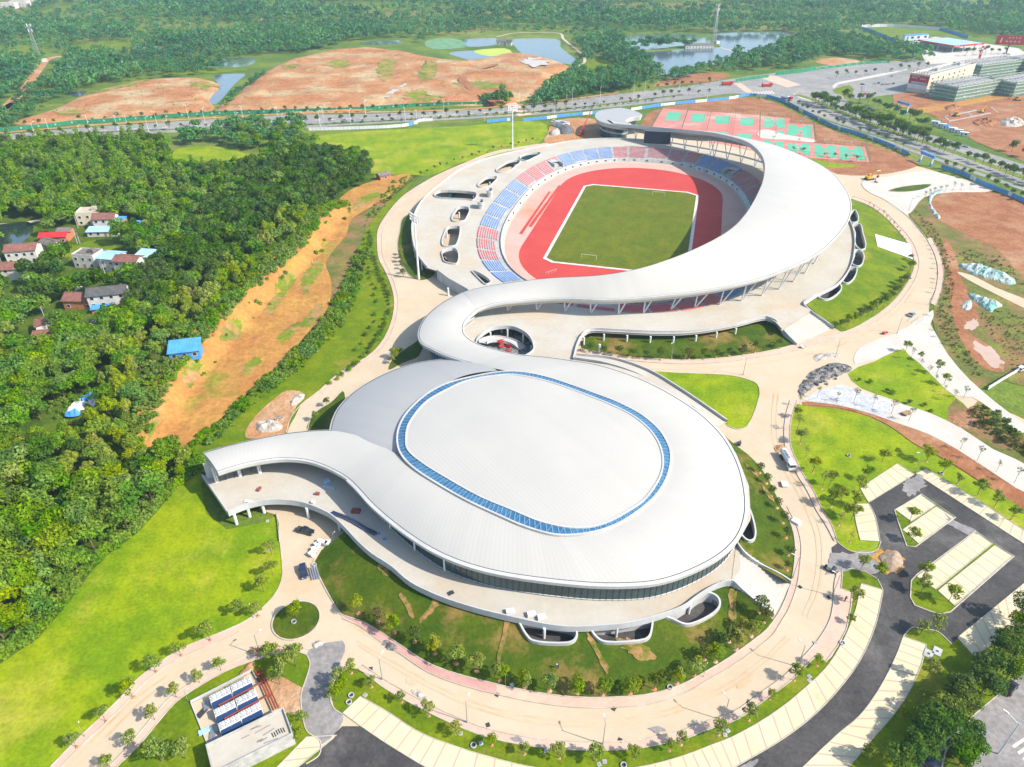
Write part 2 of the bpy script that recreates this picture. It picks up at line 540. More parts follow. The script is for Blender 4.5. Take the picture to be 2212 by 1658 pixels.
def cdt(outline, holes=(), step=None, zf=None, z=0):
    """triangulated sheet inside an outline, less its holes"""
    loops = [[Vector((p[0], p[1])) for p in outline]] + [[Vector((p[0], p[1])) for p in h] for h in holes]
    vs, es = [], []
    for lp in loops:
        o = len(vs)
        vs += lp
        es += [(o + i, o + (i + 1) % len(lp)) for i in range(len(lp))]
    if step:
        xs, ys = [p.x for p in loops[0]], [p.y for p in loops[0]]
        gx, gy = np.meshgrid(np.arange(min(xs), max(xs), step), np.arange(min(ys), max(ys), step))
        gx = (gx + rng.uniform(-.3, .3, gx.shape) * step).ravel()
        gy = (gy + rng.uniform(-.3, .3, gy.shape) * step).ravel()
        k = inside(gx, gy, loops[0])
        vs += [Vector((a, b)) for a, b in zip(gx[k], gy[k])]
    r = geo.delaunay_2d_cdt(vs, es, [], 0, 1e-4)
    v2, fs = r[0], [f for f in r[2]]
    cx = np.array([sum(v2[i].x for i in f) / len(f) for f in fs])
    cy = np.array([sum(v2[i].y for i in f) / len(f) for f in fs])
    k = inside(cx, cy, loops[0])
    for h in loops[1:]:
        k &= ~inside(cx, cy, h)
    fs = [tuple(f) for f, q in zip(fs, k) if q]
    if zf:
        zz = zf(np.array([p.x for p in v2]), np.array([p.y for p in v2]))
    else:
        zz = [z] * len(v2)
    return [(p.x, p.y, float(q)) for p, q in zip(v2, zz)], fs
NS = [0]
RAG = ('worn_trail', 'grass_patch', 'ground_patch', 'puddle', 'red_earth_patch')
def sheet(name, pts, lvl, m, smooth=0, step=None, zf=None, holes=(), kind='structure', parent=None, z=None):
    """a level (or draped) ground sheet; lvl = its layer"""
    pts = W(pts) if isinstance(pts, str) else pts
    if smooth:
        pts = spline(pts, smooth, True)
    NS[0] += 1
    zz = lvl * .03 + (NS[0] % 60) * .0004 if z is None else z
    if zf and z is None:
        zz += .18
    f2 = (lambda x, y: zf(x, y) + zz) if zf else None
    if name in RAG:
        c_ = sum((Vector((p[0], p[1])) for p in pts), Vector((0, 0))) / len(pts)
        pts = [c_ + (Vector((p[0], p[1])) - c_) * rng.uniform(.72, 1.2) for p in resample([Vector((p[0], p[1], 0)) for p in pts], max(.8, (Vector((pts[0][0], pts[0][1])) - c_).length * .16), True)]
    v, f = cdt(pts, holes, step, f2, zz)
    o = mesh_obj(name, v, f, m, parent, smooth=bool(step))
    if kind:
        o['kind'] = kind
    return o
def kerb(pts, w=.2, h=.13, closed=False, m='kerb', smooth=4, lvl=0, name='kerb'):
    pts = W(pts) if isinstance(pts, str) else pts
    if smooth:
        pts = spline(pts, smooth, closed)
    z = lvl * .03 + .025
    o = MB().sweep(pts, [(-w / 2, z - .02), (-w / 2, z + h), (w / 2, z + h), (w / 2, z - .02)], closed).obj(name, m)
    o['kind'] = 'structure'
    return o
def band(name, pts, width, lvl, m, smooth=5, off=0):
    """strip of ground along a centre line"""
    pts = W(pts) if isinstance(pts, str) else pts
    if smooth:
        pts = spline(pts, smooth)
    z = lvl * .03 + .025
    o = MB().sweep(pts, [(off - width / 2, z), (off + width / 2, z)]).obj(name, m)
    o['kind'] = 'structure'
    return o
def heap(name, pts, h, m, label, cat, rough=.35, step=1.0, group=None, base=0, smooth=4):
    """a loose pile: rises from its outline to h with an uneven top"""
    pts = W(pts) if isinstance(pts, str) else pts
    pts = spline(pts, smooth, True)
    line = pts + [pts[0]]
    ph = rng.uniform(0, 6, 6)
    def zf(x, y):
        d = dist_line(x, y, line)[0]
        dm = max(1e-3, float(d.max()))
        t = np.clip(d / dm, 0, 1)
        nz = np.sin(x * 1.3 + ph[0] + np.sin(y * .9 + ph[1])) * np.sin(y * 1.1 + ph[2]) + .6 * np.sin(x * 2.7 + ph[3]) * np.sin(y * 2.9 + ph[4])
        return base - .03 + h * np.sqrt(t) * (1 + rough * nz)
    v, f = cdt(pts, (), step, zf)
    return tag(mesh_obj(name, v, f, m, smooth=False), label, cat, group)
# ------------------------------------------------------------ the ground
STRIP = spline(W('885,377 872,402 835,430 792,455 760,476 748,510 722,542 704,572 714,602 716,640 700,682 668,718 640,752 590,802 540,848 480,905 420,955 400,968 330,988 283,968 308,912 343,858 383,793 433,733 483,683 533,630 583,588 643,538 693,468 742,424 765,408 830,386'), 3, True)
def ground():
    xs = np.concatenate([np.linspace(-5200, -380, 16), np.arange(-370, 12, 4), np.linspace(20, 5200, 20)])
    ys = np.concatenate([np.linspace(-400, 60, 5), np.arange(70, 470, 4), np.linspace(480, 7500, 22)])
    X, Y = np.meshgrid(xs, ys)
    Z = hill(X.ravel(), Y.ravel())
    Z = np.where(inside(X.ravel(), Y.ravel(), STRIP), Z - 1.6, Z - .05)
    n = len(xs)
    f = [(j * n + i, j * n + i + 1, (j + 1) * n + i + 1, (j + 1) * n + i) for j in range(len(ys) - 1) for i in range(n - 1)]
    o = mesh_obj('ground', list(zip(X.ravel(), Y.ravel(), Z)), f, 'rough', smooth=True)
    o['kind'] = 'structure'
ground()
WOODS = W('-60,330 60,322 200,318 330,312 380,330 400,352 520,352 560,340 690,338 790,342 806,372 800,400 752,424 700,470 650,540 590,590 540,632 490,685 440,735 390,795 350,860 315,915 300,960 330,985 400,985 425,1010 425,1040 383,1053 353,1090 300,1150 233,1200 200,1233 150,1302 83,1379 0,1436 -80,1480')
sheet('wood_floor', spline(WOODS, 2, True), 1, 'hillg', step=3, zf=lambda x, y: hill(x, y) - .12)
# cleared strip below the wood and its cut bank
sheet('cleared_strip', STRIP, 2, 'soil_y', 0, step=2.2, zf=lambda x, y: hill(x, y) + .25)
sheet('scrub_strip', '885,377 835,440 792,492 770,560 752,590 738,622 715,665 690,702 640,752 590,802 640,745 668,712 700,678 714,640 712,602 702,572 720,540 746,508 758,474 790,452 833,428 870,400', 1, 'scrub', 2)
for q in ('590,640 620,600 640,600 610,650 580,690 570,680', '650,600 690,560 700,575 680,610 655,640', '480,740 520,700 530,710 500,750', '400,830 430,790 440,800 410,850', '650,700 690,660 700,672 670,710 650,715', '320,930 350,890 360,900 340,940 325,960', '760,440 800,420 830,415 800,440 770,455', '520,800 560,770 565,785 530,815', '600,730 640,700 645,715 610,745'):
    sheet('grass_patch', q, 3, 'tuft', 3, step=2, zf=lambda x, y: hill(x, y) + .3)
# the pale road base that fills the whole site
sheet('road_base', '1163,312 1070,328 1004,353 937,383 887,413 864,431 834,467 817,497 815,527 819,561 834,591 847,624 852,657 844,701 824,741 794,771 737,804 690,845 650,876 620,936 600,1010 560,1100 597,1113 603,1156 610,1223 610,1246 600,1276 580,1302 547,1332 520,1349 467,1372 400,1399 350,1429 300,1466 267,1502 217,1552 167,1599 110,1658 80,1690 1985,1690 2260,1420 2260,930 2130,872 2095,822 2048,768 2028,734 2010,700 2008,654 2021,624 2024,584 2018,551 2001,517 1974,484 1960,455 2000,425 2060,416 2128,416 2150,408 2041,377 1991,362 1900,340 1700,310 1500,270 1300,290', 2, 'cream', 2)
# lawns ------------------------------------------------------
def lawn(pts, m='lawn', lvl=3, sm=3, **k):
    return sheet('lawn', pts, lvl, m, sm, **k)
def noframe(pts):
    return pts
lawn('430,1020 383,1053 353,1090 300,1150 233,1200 200,1233 150,1302 83,1379 0,1436 -60,1500 -60,1690 75,1690 110,1658 167,1599 217,1552 267,1502 300,1466 350,1429 400,1399 467,1372 520,1349 547,1332 580,1302 600,1276 610,1246 609,1223 603,1156 597,1116 560,1132 490,1145 445,1110', 'lawn', 3, 0)
lawn('672,300 740,288 1000,273 1165,262 1176,300 1110,331 1000,351 930,380 885,378 800,375 810,352 790,342 700,327', 'lawn', 3)
lawn('373,333 393,320 480,318 520,330 560,340 520,347 467,348 387,350', 'lawn', 3, 3)
# strip of shrubs beside the ring road
lawn('892,392 865,430 833,466 816,497 814,527 818,561 833,592 846,624 851,657 843,701 823,740 793,770 737,803 690,843 650,874 620,930 560,950 470,965 440,975 400,975 420,955 480,905 540,848 590,802 640,752 690,702 715,665 738,622 752,590 770,560 792,492 835,440', 'lawn2', 4, 2)
sheet('spoil_patch', '655,850 640,880 625,915 620,935 560,948 530,945 548,905 590,865 620,845', 5, 'soil', 3)
sheet('ditch', '775,560 763,600 757,640 752,680 746,690 748,650 756,600 768,560', 5, 'water_g', 3)
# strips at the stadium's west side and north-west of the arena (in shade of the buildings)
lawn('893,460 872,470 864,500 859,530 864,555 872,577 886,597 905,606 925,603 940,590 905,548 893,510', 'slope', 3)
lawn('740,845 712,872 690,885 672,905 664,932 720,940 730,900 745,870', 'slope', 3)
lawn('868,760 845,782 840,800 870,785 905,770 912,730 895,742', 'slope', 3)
# triangular lawns east of the arena
lawn('1366,802 1474,807 1575,812 1615,821 1634,830 1641,848 1636,872 1628,895 1620,912 1608,926 1590,928 1571,921 1540,893 1480,856 1420,826', 'lawn', 3)
lawn('1831,808 1891,781 1958,753 1990,785 2021,820 2041,840 2065,860 2091,884 2058,910 2021,906 1975,883 1918,860 1861,840', 'lawn', 4, 2)
lawn('1721,873 1735,876 1808,882 1875,900 1925,924 1975,960 2041,994 2141,1057 2240,1112 2240,1172 2212,1150 2000,1012 1978,1025 1876,1088 1840,1092 1860,1168 1903,1172 1893,1190 1868,1196 1835,1191 1809,1174 1795,1133 1775,1100 1758,1063 1735,1026 1718,990 1708,963 1706,933 1711,900', 'lawn', 3, 0)
sheet('red_earth_strip', '1733,869 1808,876 1875,893 1941,916 2008,940 2075,977 2141,1020 2240,1075 2240,1112 2141,1057 2041,994 1975,960 1925,924 1875,901 1808,884 1735,876', 4, 'soil_r', 3)
sheet('sheeted_path', '1735,865 1815,832 1875,852 1941,872 2008,893 2075,926 2141,970 2240,1018 2240,1078 2141,1020 2075,977 2008,940 1941,916 1875,893 1808,876 1761,870', 5, 'pave_w', 2)
sheet('white_sheeting', '1738,865 1815,833 1875,853 1925,868 1905,902 1875,892 1808,875 1761,869', 6, 'sheet_w', 2)
lawn('2065,862 2095,888 2125,850 2150,880 2260,960 2260,1030 2141,968 2075,924 2045,910', 'scrub', 4, 2)
sheet('red_earth_patch', '2048,905 2085,884 2105,880 2130,900 2110,925 2075,922', 5, 'soil_r', 3)
sheet('path', '1951,754 2008,706 2028,734 2048,768 2095,822 2150,870 2260,960 2260,985 2140,885 2100,860 2060,855 2021,820 1985,785', 5, 'pave_w', 2)
sheet('path', '1846,788 1951,753 2008,706 2016,670 1985,692 1930,722 1870,745 1850,760', 5, 'pave_w', 2)
# earth lot in the east
sheet('earth_lot', '1960,452 1995,425 2058,413 2128,414 2260,452 2260,840 2212,835 2158,822 2110,838 2095,822 2048,768 2028,734 2014,690 2022,644 2030,600 2022,550 1995,500 1972,475', 3, 'scrub', 2)
sheet('bare_earth', '2004,441 2060,414 2130,414 2260,452 2260,610 2212,597 2158,544 2108,517 2058,494 2021,471', 4, 'soil_r', 3)
sheet('mud_track', '2041,517 2061,544 2075,600 2091,634 2115,704 2091,717 2141,751 2168,804 2125,797 2075,734 2055,667 2048,600 2035,550', 4, 'soil_r', 3)
sheet('puddle', '2080,705 2108,690 2115,704 2095,716', 5, 'puddle', 3)
sheet('puddle', '2100,740 2141,752 2166,795 2140,790 2112,765', 5, 'puddle', 3)
sheet('path', '2067,588 2100,596 2150,622 2260,668 2260,686 2150,636 2085,602', 5, 'cream', 2)
# north-east forecourt
sheet('white_forecourt', '1864,391 1925,381 1995,370 2041,377 2100,397 2135,413 2128,416 2060,416 1998,426 1976,450 1957,465 1908,431 1878,417 1862,401', 4, 'pave_w', 2)
lawn('1918,414 1951,404 2011,399 1995,409 1958,415', 'slope', 5, 3)
# soil round the sports courts
sheet('soil_verge', '1395,250 1435,232 1475,226 1575,213 1641,212 1708,239 1751,262 1808,286 1891,316 1984,352 1958,368 1875,380 1808,377 1780,362 1700,335 1500,300 1400,292', 3, 'soil_r', 2)
lawn('1728,338 1790,352 1850,358 1842,362 1780,362 1728,346', 'lawn', 5, 2)
sheet('soil_yard', '1183,290 1200,262 1250,255 1300,262 1330,290 1300,304 1200,312 1176,308', 3, 'soil', 2)
# courts -----------------------------------------------------
sheet('court_paving', '1432,235 1640,250 1708,257 1705,267 1756,270 1760,303 1758,310 1868,318 1878,352 1748,342 1650,332 1560,312 1410,292 1405,280', 5, 'court_r')
COURTS = ['1443,243 1473,244 1466,262 1435,261', '1496,246 1524,247 1521,265 1490,264', '1546,251.7 1578,252 1575,269 1543,268', '1600,255 1630,256 1628,273 1598,272',
          '1593,289 1625,291 1621,308 1591,307', '1540,285 1572,287 1568,303 1538,302', '1487,282 1518,283 1514,299 1484,298']
for c in COURTS:
    o = sheet('tennis_court', c, 6, 'court_g')
HC = ['1651,255 1695,257 1695,278 1650,277', '1657,281 1694,283 1694,298 1656,297', '1703,270 1753,272 1753,299 1701,294', '1648,303 1691,307 1693,323 1655,318',
      '1701,310 1748,312 1750,337 1704,328', '1758,313 1803,315 1808,343 1761,340', '1811,317 1861,318 1870,348 1815,345']
HOOPS = []
def quadpt(q, s, t):
    return q[0].lerp(q[1], s).lerp(q[3].lerp(q[2], s), t)
for c in HC:
    q = W(c)
    sheet('basketball_court', q, 6, 'court_g')
    for t0, t1 in ((0, .24), (.76, 1)):
        sheet('court_key', [quadpt(q, .36, t0), quadpt(q, .64, t0), quadpt(q, .64, t1), quadpt(q, .36, t1)], 7, 'court_r')
    ce = quadpt(q, .5, .5)
    sheet('court_circle', [ce + Vector((math.cos(a) * 1.8, math.sin(a) * 1.8, 0)) for a in np.linspace(0, 6.28, 17)[:-1]], 7, 'court_r')
    HOOPS += [(quadpt(q, .5, -.03), ce), (quadpt(q, .5, 1.03), ce)]
sheet('worn_paving', '1640,283 1660,281 1700,293 1758,302 1757,309 1700,303 1645,300', 8, 'pave_w', 2)
# parking ----------------------------------------------------
sheet('car_park_asphalt', '600,1690 637,1658 667,1632 693,1612 740,1570 800,1570 920,1640 980,1690 1540,1690 1620,1640 1700,1570 1780,1490 1830,1410 1860,1320 1880,1275 1850,1255 1825,1250 1803,1243 1796,1184 1810,1174 1835,1191 1868,1196 1893,1190 1903,1171 1876,1088 1978,1023 2260,1195 2260,1230 2069,1380 2055,1393 2025,1366 1995,1361 1971,1357 1948,1376 1935,1419 1901,1486 1858,1546 1808,1589 1735,1658 1700,1690', 4, 'asphalt', 0)
def mid(p, a, b, t):
    return p[a].lerp(p[b], t)
def bays(pts, n, lvl=5, edge=True):
    """a block of bays between a front and a back line (same number of points), n bays"""
    h = len(pts) // 2
    fr, bk = pts[:h], pts[h:][::-1]
    fr, bk = spline(fr, 8) if h > 2 else resample(fr, 1), spline(bk, 8) if h > 2 else resample(bk, 1)
    sheet('parking_bays', fr + bk[::-1], lvl, 'bay')
    mb = MB()
    z = (lvl + 1) * .03
    def at(c, t):
        x = t * (len(c) - 1)
        i = min(int(x), len(c) - 2)
        return c[i].lerp(c[i + 1], x - i)
    for i in range(1, n):
        a, b = at(fr, i / n), at(bk, i / n)
        d = (b - a).normalized()
        s = Vector((-d.y, d.x, 0)) * .14
        mb.add([(p.x, p.y, z) for p in (a - s, b - s, b + s, a + s)], [(0, 1, 2, 3)])
    o = mb.obj('bay_lines', 'bayline')
    o['kind'] = 'structure'
    kerb(fr + bk[::-1], .16, .1, True, smooth=0, lvl=lvl)
def fb(front, back, n, lvl=5):
    bays(W(front) + W(back)[::-1], n, lvl)
fb('1938,1003 1858,1056', '1975,1026 1876,1087', 6)
fb('2001,1014.6 2090,1068 2250,1172', '1978,1024.6 2068,1083 2250,1201', 17)
fb('1844.7,1091 1848,1125 1858,1168', '1877,1089.6 1890,1116 1901,1171', 5)
lawn('1990,1069 2064,1119 1977,1183 1958,1181 1941,1133 1932,1104', 'lawn2', 5, 0)
fb('1989.7,1071 1934.7,1103', '2021,1093 1968,1128', 4, 6)
fb('2023,1096 1949.7,1146', '2061,1119.6 1984.7,1176', 5, 6)
lawn('2107,1149 2190,1203 2052,1324 2030,1328 2008,1322 1975,1309 1966,1292 1968,1256 1980,1243', 'lawn2', 5, 0)
fb('2108,1151 1980,1247', '2143,1176 2021,1275', 8, 6)
fb('2149,1179.6 2026,1278', '2187,1203 2062,1310', 8, 6)
fb('2250,1231 2068,1379', '2250,1310 2105,1421', 11)
ARC_IN = '779,1506 837,1539 904,1582 970,1609 1070,1640 1170,1662 1290,1668 1390,1657 1474,1635 1530,1614 1591,1589 1675,1539 1741,1486 1788,1439 1821,1386 1848,1319 1860,1262'
ARC_OUT = '741,1542 797,1582 870,1629 940,1668 1060,1704 1170,1730 1290,1737 1400,1724 1500,1696 1560,1674 1610,1646 1695,1595 1764,1541 1823,1477 1862,1420 1891,1352 1908,1276'
fb(ARC_OUT, ARC_IN, 44)
fb('1951,1376 1935,1419 1901,1486 1858,1546 1808,1589 1735,1658 1690,1700', '2001,1394 1989,1440 1966,1490 1933,1541 1874,1609 1834,1658 1790,1712', 17)
fb('605,1690 728,1590', '560,1700 662,1594', 4)
# outer green belt between loop pavement and bays
lawn('774,1446 837,1492 904,1529 971,1562 1037,1589 1104,1606 1171,1616 1237,1621 1304,1622 1371,1619 1437,1607 1475,1599 1525,1579 1591,1556 1658,1509 1708,1472 1735,1446 1761,1419 1783,1432 1808,1399 1828,1362 1838,1312 1840,1281 1816,1272 1820,1232 1840,1230 1868,1236 1895,1252 1905,1276 1860,1260 1848,1319 1821,1386 1788,1439 1741,1486 1675,1539 1591,1589 1530,1614 1474,1635 1390,1657 1290,1668 1170,1662 1070,1640 970,1609 904,1582 837,1539 779,1506 741,1543 722,1530 715,1500 724,1470 750,1446', 'lawn2', 4, 0)
lawn('253,1658 300,1612 350,1552 383,1516 433,1482 493,1449 567,1422 633,1407 663,1416 668,1435 660,1470 650,1500 652,1540 662,1580 690,1600 690,1632 662,1652 640,1640 600,1690 225,1690', 'lawn2', 4, 0)
sheet('spoil_patch', '560,1470 600,1462 640,1480 655,1490 648,1510 650,1535 640,1545 605,1540 575,1510', 5, 'soil', 3)
sheet('worn_apron', '668,1405 740,1385 745,1410 724,1450 716,1480 712,1500 722,1532 741,1545 735,1572 693,1612 690,1600 664,1582 653,1540 651,1500 661,1470 670,1435 664,1416', 5, 'asphalt_b', 2)
# lower right lawn and road
lawn('1971,1357 1995,1361 2025,1366 2055,1393 2069,1380 2105,1421 2150,1390 2260,1330 2260,1420 2108,1542 2015,1626 1960,1690 1800,1705 1834,1658 1874,1609 1933,1541 1966,1490 1989,1440 2001,1394 1951,1376', 'lawn2', 5, 0)
sheet('road', '2260,1418 2108,1542 2015,1626 1945,1700 2260,1700', 5, 'asphalt_b')
MED = W('2038,1700 2040,1630 2062,1600 2090,1590 2105,1600 2110,1625 2098,1655 2080,1700')
lawn(MED, 'slope', 6, 2)
kerb(MED, .3, .14, True, lvl=6)
for i in range(4):
    a = W(f'{2185 + i * 11},{1612 + i * 14} {2225 + i * 11},{1586 + i * 14} {2229 + i * 11},{1591 + i * 14} {2190 + i * 11},{1618 + i * 14}')
    sheet('road_marking', a, 6, 'chalk')
# pavements and kerbs of the loop --------------------------------
def pave(a, b, m='pink', lvl=4, sm=4):
    a, b = spline(W(a), sm), spline(W(b), sm)
    sheet('pavement', a + b[::-1], lvl, m)
    kerb(a, .2, .14, smooth=0, lvl=lvl)
    kerb(b, .2, .14, smooth=0, lvl=lvl)
SOUTH_IN = '692,1191 678,1213 684,1234 710,1286 737,1329 787,1346 821,1366 871,1399 921,1432 971,1452 1071,1479 1171,1499 1254,1508 1337,1507 1404,1501 1475,1479 1525,1452 1575,1422 1625,1386 1655,1362 1671,1342'
pave('737,1329 787,1346 821,1366 871,1399 921,1432 971,1452 1071,1479 1171,1499 1254,1508 1337,1507 1404,1501 1475,1479 1525,1452 1575,1422 1625,1386 1655,1362 1671,1342 1690,1310 1708,1262 1715,1223 1717,1173 1709,1136 1691,1100', '740,1337 780,1356 815,1382 865,1414 915,1448 968,1472 1068,1500 1171,1521 1254,1530 1337,1529 1408,1521 1480,1498 1534,1468 1585,1438 1638,1400 1668,1374 1684,1350 1704,1316 1721,1268 1728,1223 1730,1173 1720,1136 1700,1096')
sheet('red_paving', '740,1331 787,1348 821,1368 871,1401 921,1434 971,1455 1071,1481 1069,1498 968,1470 915,1446 865,1412 815,1380 780,1354', 5, 'red_pave', 3)
pave('774,1446 837,1492 904,1529 971,1562 1037,1589 1104,1606 1171,1616 1237,1621 1304,1622 1371,1619 1437,1607 1475,1599 1525,1579 1591,1556 1658,1509 1708,1472 1735,1446 1761,1419', '784,1438 845,1478 911,1514 977,1546 1042,1572 1107,1588 1171,1598 1237,1603 1304,1604 1368,1601 1432,1590 1468,1582 1517,1563 1582,1541 1647,1496 1696,1460 1722,1434 1749,1406')
sheet('red_paving', '1749,1406 1773,1376 1792,1342 1800,1305 1803,1260 1808,1240 1820,1231 1817,1272 1840,1281 1838,1312 1828,1362 1808,1399 1783,1432 1761,1419', 4, 'pink', 2)
kerb('1749,1406 1773,1376 1792,1342 1800,1305 1803,1260 1808,1240', lvl=4)
kerb('1761,1419 1783,1432 1808,1399 1828,1362 1838,1312 1840,1281 1817,1272 1820,1231 1840,1230 1868,1236 1895,1252 1907,1276', lvl=4, smooth=0)
pave('1810,1174 1795,1133 1775,1100 1758,1063 1735,1026 1718,990 1708,963 1706,933 1711,900 1722,866', '1802,1170 1784,1136 1763,1103 1746,1066 1724,1030 1706,994 1696,965 1694,933 1698,897 1707,866')
pave('1254,755 1290,762 1371,774 1475,779 1541,777 1625,767 1681,756 1721,745 1760,730 1818,720 1875,694 1918,664 1948,631 1971,591 1975,564 1961,527 1935,494 1905,464 1875,444 1840,431', '1256,761 1290,769 1371,781 1475,787 1541,785 1626,775 1683,765 1724,757 1762,744 1823,730 1882,703 1927,671 1958,636 1981,594 1985,564 1970,523 1943,490 1911,459 1879,438 1842,425')
kerb('2009,655 2022,624 2026,584 2019,551 2002,517 1975,484 1955,464 1908,431 1878,417 1862,401 1865,391', lvl=4)
pave('2009,655 2022,624 2026,584 2019,551 2002,517', '2021,662 2034,628 2038,584 2030,548 2012,513')
pave('110,1658 167,1599 217,1552 267,1502 300,1466 350,1429 400,1399 467,1372 520,1349', '128,1662 183,1606 232,1560 280,1512 312,1477 360,1441 408,1413 472,1387 526,1361')
pave('253,1658 300,1612 350,1552 383,1516 433,1482 493,1449 567,1422 633,1407 663,1416', '238,1656 286,1604 336,1543 371,1506 424,1471 486,1438 562,1411 630,1397 668,1405')
pave('1163,312 1070,328 1004,353 937,383 887,413 864,431 834,467 817,497 815,527 819,561 834,591 847,624 852,657 844,701 824,741 794,771 737,804 690,845', '1165,317 1073,333 1009,358 944,388 896,418 873,436 844,470 827,499 825,527 828,559 842,589 855,623 860,657 852,703 831,746 800,777 743,811 697,851')
kerb('690,845 650,876 628,905 618,936', lvl=4)
kerb('893,460 872,470 864,500 859,530 864,555 872,577 886,597 905,606', lvl=4)
kerb('740,845 712,872 690,885 672,905 664,932', lvl=4)
kerb('597,1113 603,1156 610,1223 610,1246 600,1276 580,1302 547,1332 520,1349', lvl=4)
kerb('721,1177 692,1191 678,1213 684,1234 710,1286 737,1329', lvl=4)
kerb('663,1416 670,1435 661,1470 651,1500 653,1540 664,1582 692,1602 690,1632 662,1652', lvl=5)
kerb('774,1446 750,1446 724,1470 713,1500 722,1532 741,1545', lvl=5)
kerb('1474,807 1575,812 1615,821 1634,830 1641,848 1636,872 1628,895 1620,912 1608,926 1590,928 1571,921', lvl=4)
kerb('1810,1174 1835,1191 1868,1196 1893,1190 1903,1171', lvl=4)
kerb('1990,1069 2064,1119 1977,1183 1958,1181 1941,1133 1932,1104', .25, .14, True, smooth=0, lvl=5)
kerb('2107,1149 2190,1203 2052,1324 2030,1328 2008,1322 1975,1309 1966,1292 1968,1256 1980,1243', .25, .14, True, smooth=0, lvl=5)
kerb('1735,876 1808,882 1875,900 1925,924 1975,960 2041,994 2141,1057', lvl=5, m='soil_r')
kerb('1951,1376 1971,1357 1995,1361 2025,1366 2055,1393', lvl=5)
kerb('2250,1426 2108,1542 2015,1626 1960,1680', lvl=5)
# the round bed on the west road
RB = [G(640, 1340.7) + Vector((math.cos(a) * 5.6, math.sin(a) * 5.6, 0)) for a in np.linspace(0, 2 * math.pi, 41)[:-1]]
sheet('lawn', RB, 4, 'slope')
kerb(RB, .3, .16, True, smooth=0, lvl=4)
# patches of wear, oil, spilt soil on the roads
for k, (m, s) in enumerate((('asphalt_b', '735,1395 760,1388 790,1400 800,1415 775,1418 750,1412'), ('soil', '540,1408 565,1396 600,1393 612,1400 590,1412 555,1420'), ('soil', '1672,965 1695,963 1698,975 1680,980'), ('soil_y', '1880,1205 1900,1190 1925,1185 1942,1195 1952,1215 1945,1238 1920,1240 1900,1232 1895,1215'), ('asphalt_b', '1790,1240 1800,1190 1830,1194 1890,1192 1910,1215 1890,1240 1850,1232'), ('asphalt_b', '737,1600 747,1580 775,1590 760,1640 745,1658'), ('soil_y', '1265,1330 1280,1318 1300,1325 1290,1345'))):
    sheet('ground_patch', s, 7, m, 3) if k in (1, 2, 3, 4) else None
# ------------------------------------------------------------ far ground: roads, mounds, ponds
sheet('road', '-300,322 -60,298 0,292 200,275 400,262 640,248 737,248 937,242 1070,235 1204,222 1337,203 1475,188 1608,167 1675,158 1808,139 1975,131 2212,124 2600,115 2600,150 2212,152 1975,158 1900,165 1800,187 1841,230 1941,273 2041,300 2212,357 2400,420 2500,520 2212,413 1991,337 1908,307 1808,277 1741,253 1708,227 1640,204 1575,203 1475,216 1404,224 1271,238 1171,248 1004,258 737,272 667,278 400,286 200,294 0,316 -300,345', 3, 'asphalt_g')
sheet('road_marking', '1640,168 1672,163 1730,184 1700,190', 4, 'pink')
sheet('road_marking', '1085,222 1110,219 1150,248 1120,252', 4, 'pink')
sheet('road_marking', '1585,181 1600,180 1626,198 1612,201', 4, 'pink')
for i in range(9):
    sheet('road_marking', f'{1616 + i * 6},{200 - i * .4} {1619 + i * 6},{200 - i * .4} {1626 + i * 6},{206 - i * .3} {1623 + i * 6},{206 - i * .3}', 4, 'chalk')
    sheet('road_marking', f'{1712 + i * 4},{203 + i * 1.2} {1714.5 + i * 4},{203 + i * 1.2} {1730 + i * 4},{212 + i * 1.2} {1727 + i * 4},{212 + i * 1.2}', 4, 'chalk')
for i in range(34):     # dashed lane line of the north road
    x = 20 + i * 33
    y = np.interp(x, [0, 200, 400, 640, 937, 1140], [303, 284, 274, 262, 250, 240])
    sheet('road_marking', f'{x},{y - .4} {x + 12},{y - 1.1} {x + 12},{y - .3} {x},{y + .4}', 4, 'chalk')
# verge with trees inside the boulevard
for q, m in (('800,30 1000,22 1240,18 1240,25 1000,31 800,39', 'scrub'), ('0,120 60,104 105,111 60,131', 'lawn2'), ('300,68 560,56 560,62 300,76', 'lawn2'), ('1290,10 1500,7 1690,11 1500,17', 'scrub'), ('640,20 780,12 900,14 780,22', 'lawn2'), ('1480,62 1560,56 1700,58 1700,64 1560,64', 'scrub')):
    sheet('field', q, 3, m, 2)
band('verge', '1720,205 1760,218 1800,236 1850,256 1941,290 2041,322 2212,385 2400,455', 7, 4, 'rough')
band('verge', '1715,233 1741,243 1808,268 1908,299 1991,328 2212,404', 3, 4, 'rough')
band('verge', '-60,312 200,288 400,279 667,270 937,256 1171,241 1404,214 1475,205', 3.5, 4, 'rough')
band('verge', '0,288 200,271 400,259 640,246 937,240 1070,232 1204,219 1337,201', 5, 4, 'soil')
def mounded(name, pts, h, m, sm=3, step=5, lvl=2):
    pts = spline(W(pts), sm, True)
    line = pts + [pts[0]]
    def zf(x, y):
        d = dist_line(x, y, line)[0]
        return h * np.clip(d / 14, 0, 1) ** .7 * (1 + .18 * np.sin(x * .09 + np.sin(y * .07) * 2) + .12 * np.sin(y * .16 + x * .05)) + lvl * .03
    v, f = cdt(pts, (), step, zf)
    o = mesh_obj(name, v, f, m, smooth=True)
    o['kind'] = 'structure'
    MZ.append((pts, zf))
MZ = []
mounded('soil_mound', '27,267 110,240 200,200 317,173 417,170 473,182 452,217 457,240 300,257 100,270', 3, 'soil_p')
mounded('soil_mound', '470,242 510,207 567,160 633,130 737,110 787,107 871,113 937,127 1027,133 1087,120 1154,123 1231,147 1204,167 1171,207 1070,228 904,230 737,243 600,245', 4, 'soil_p')
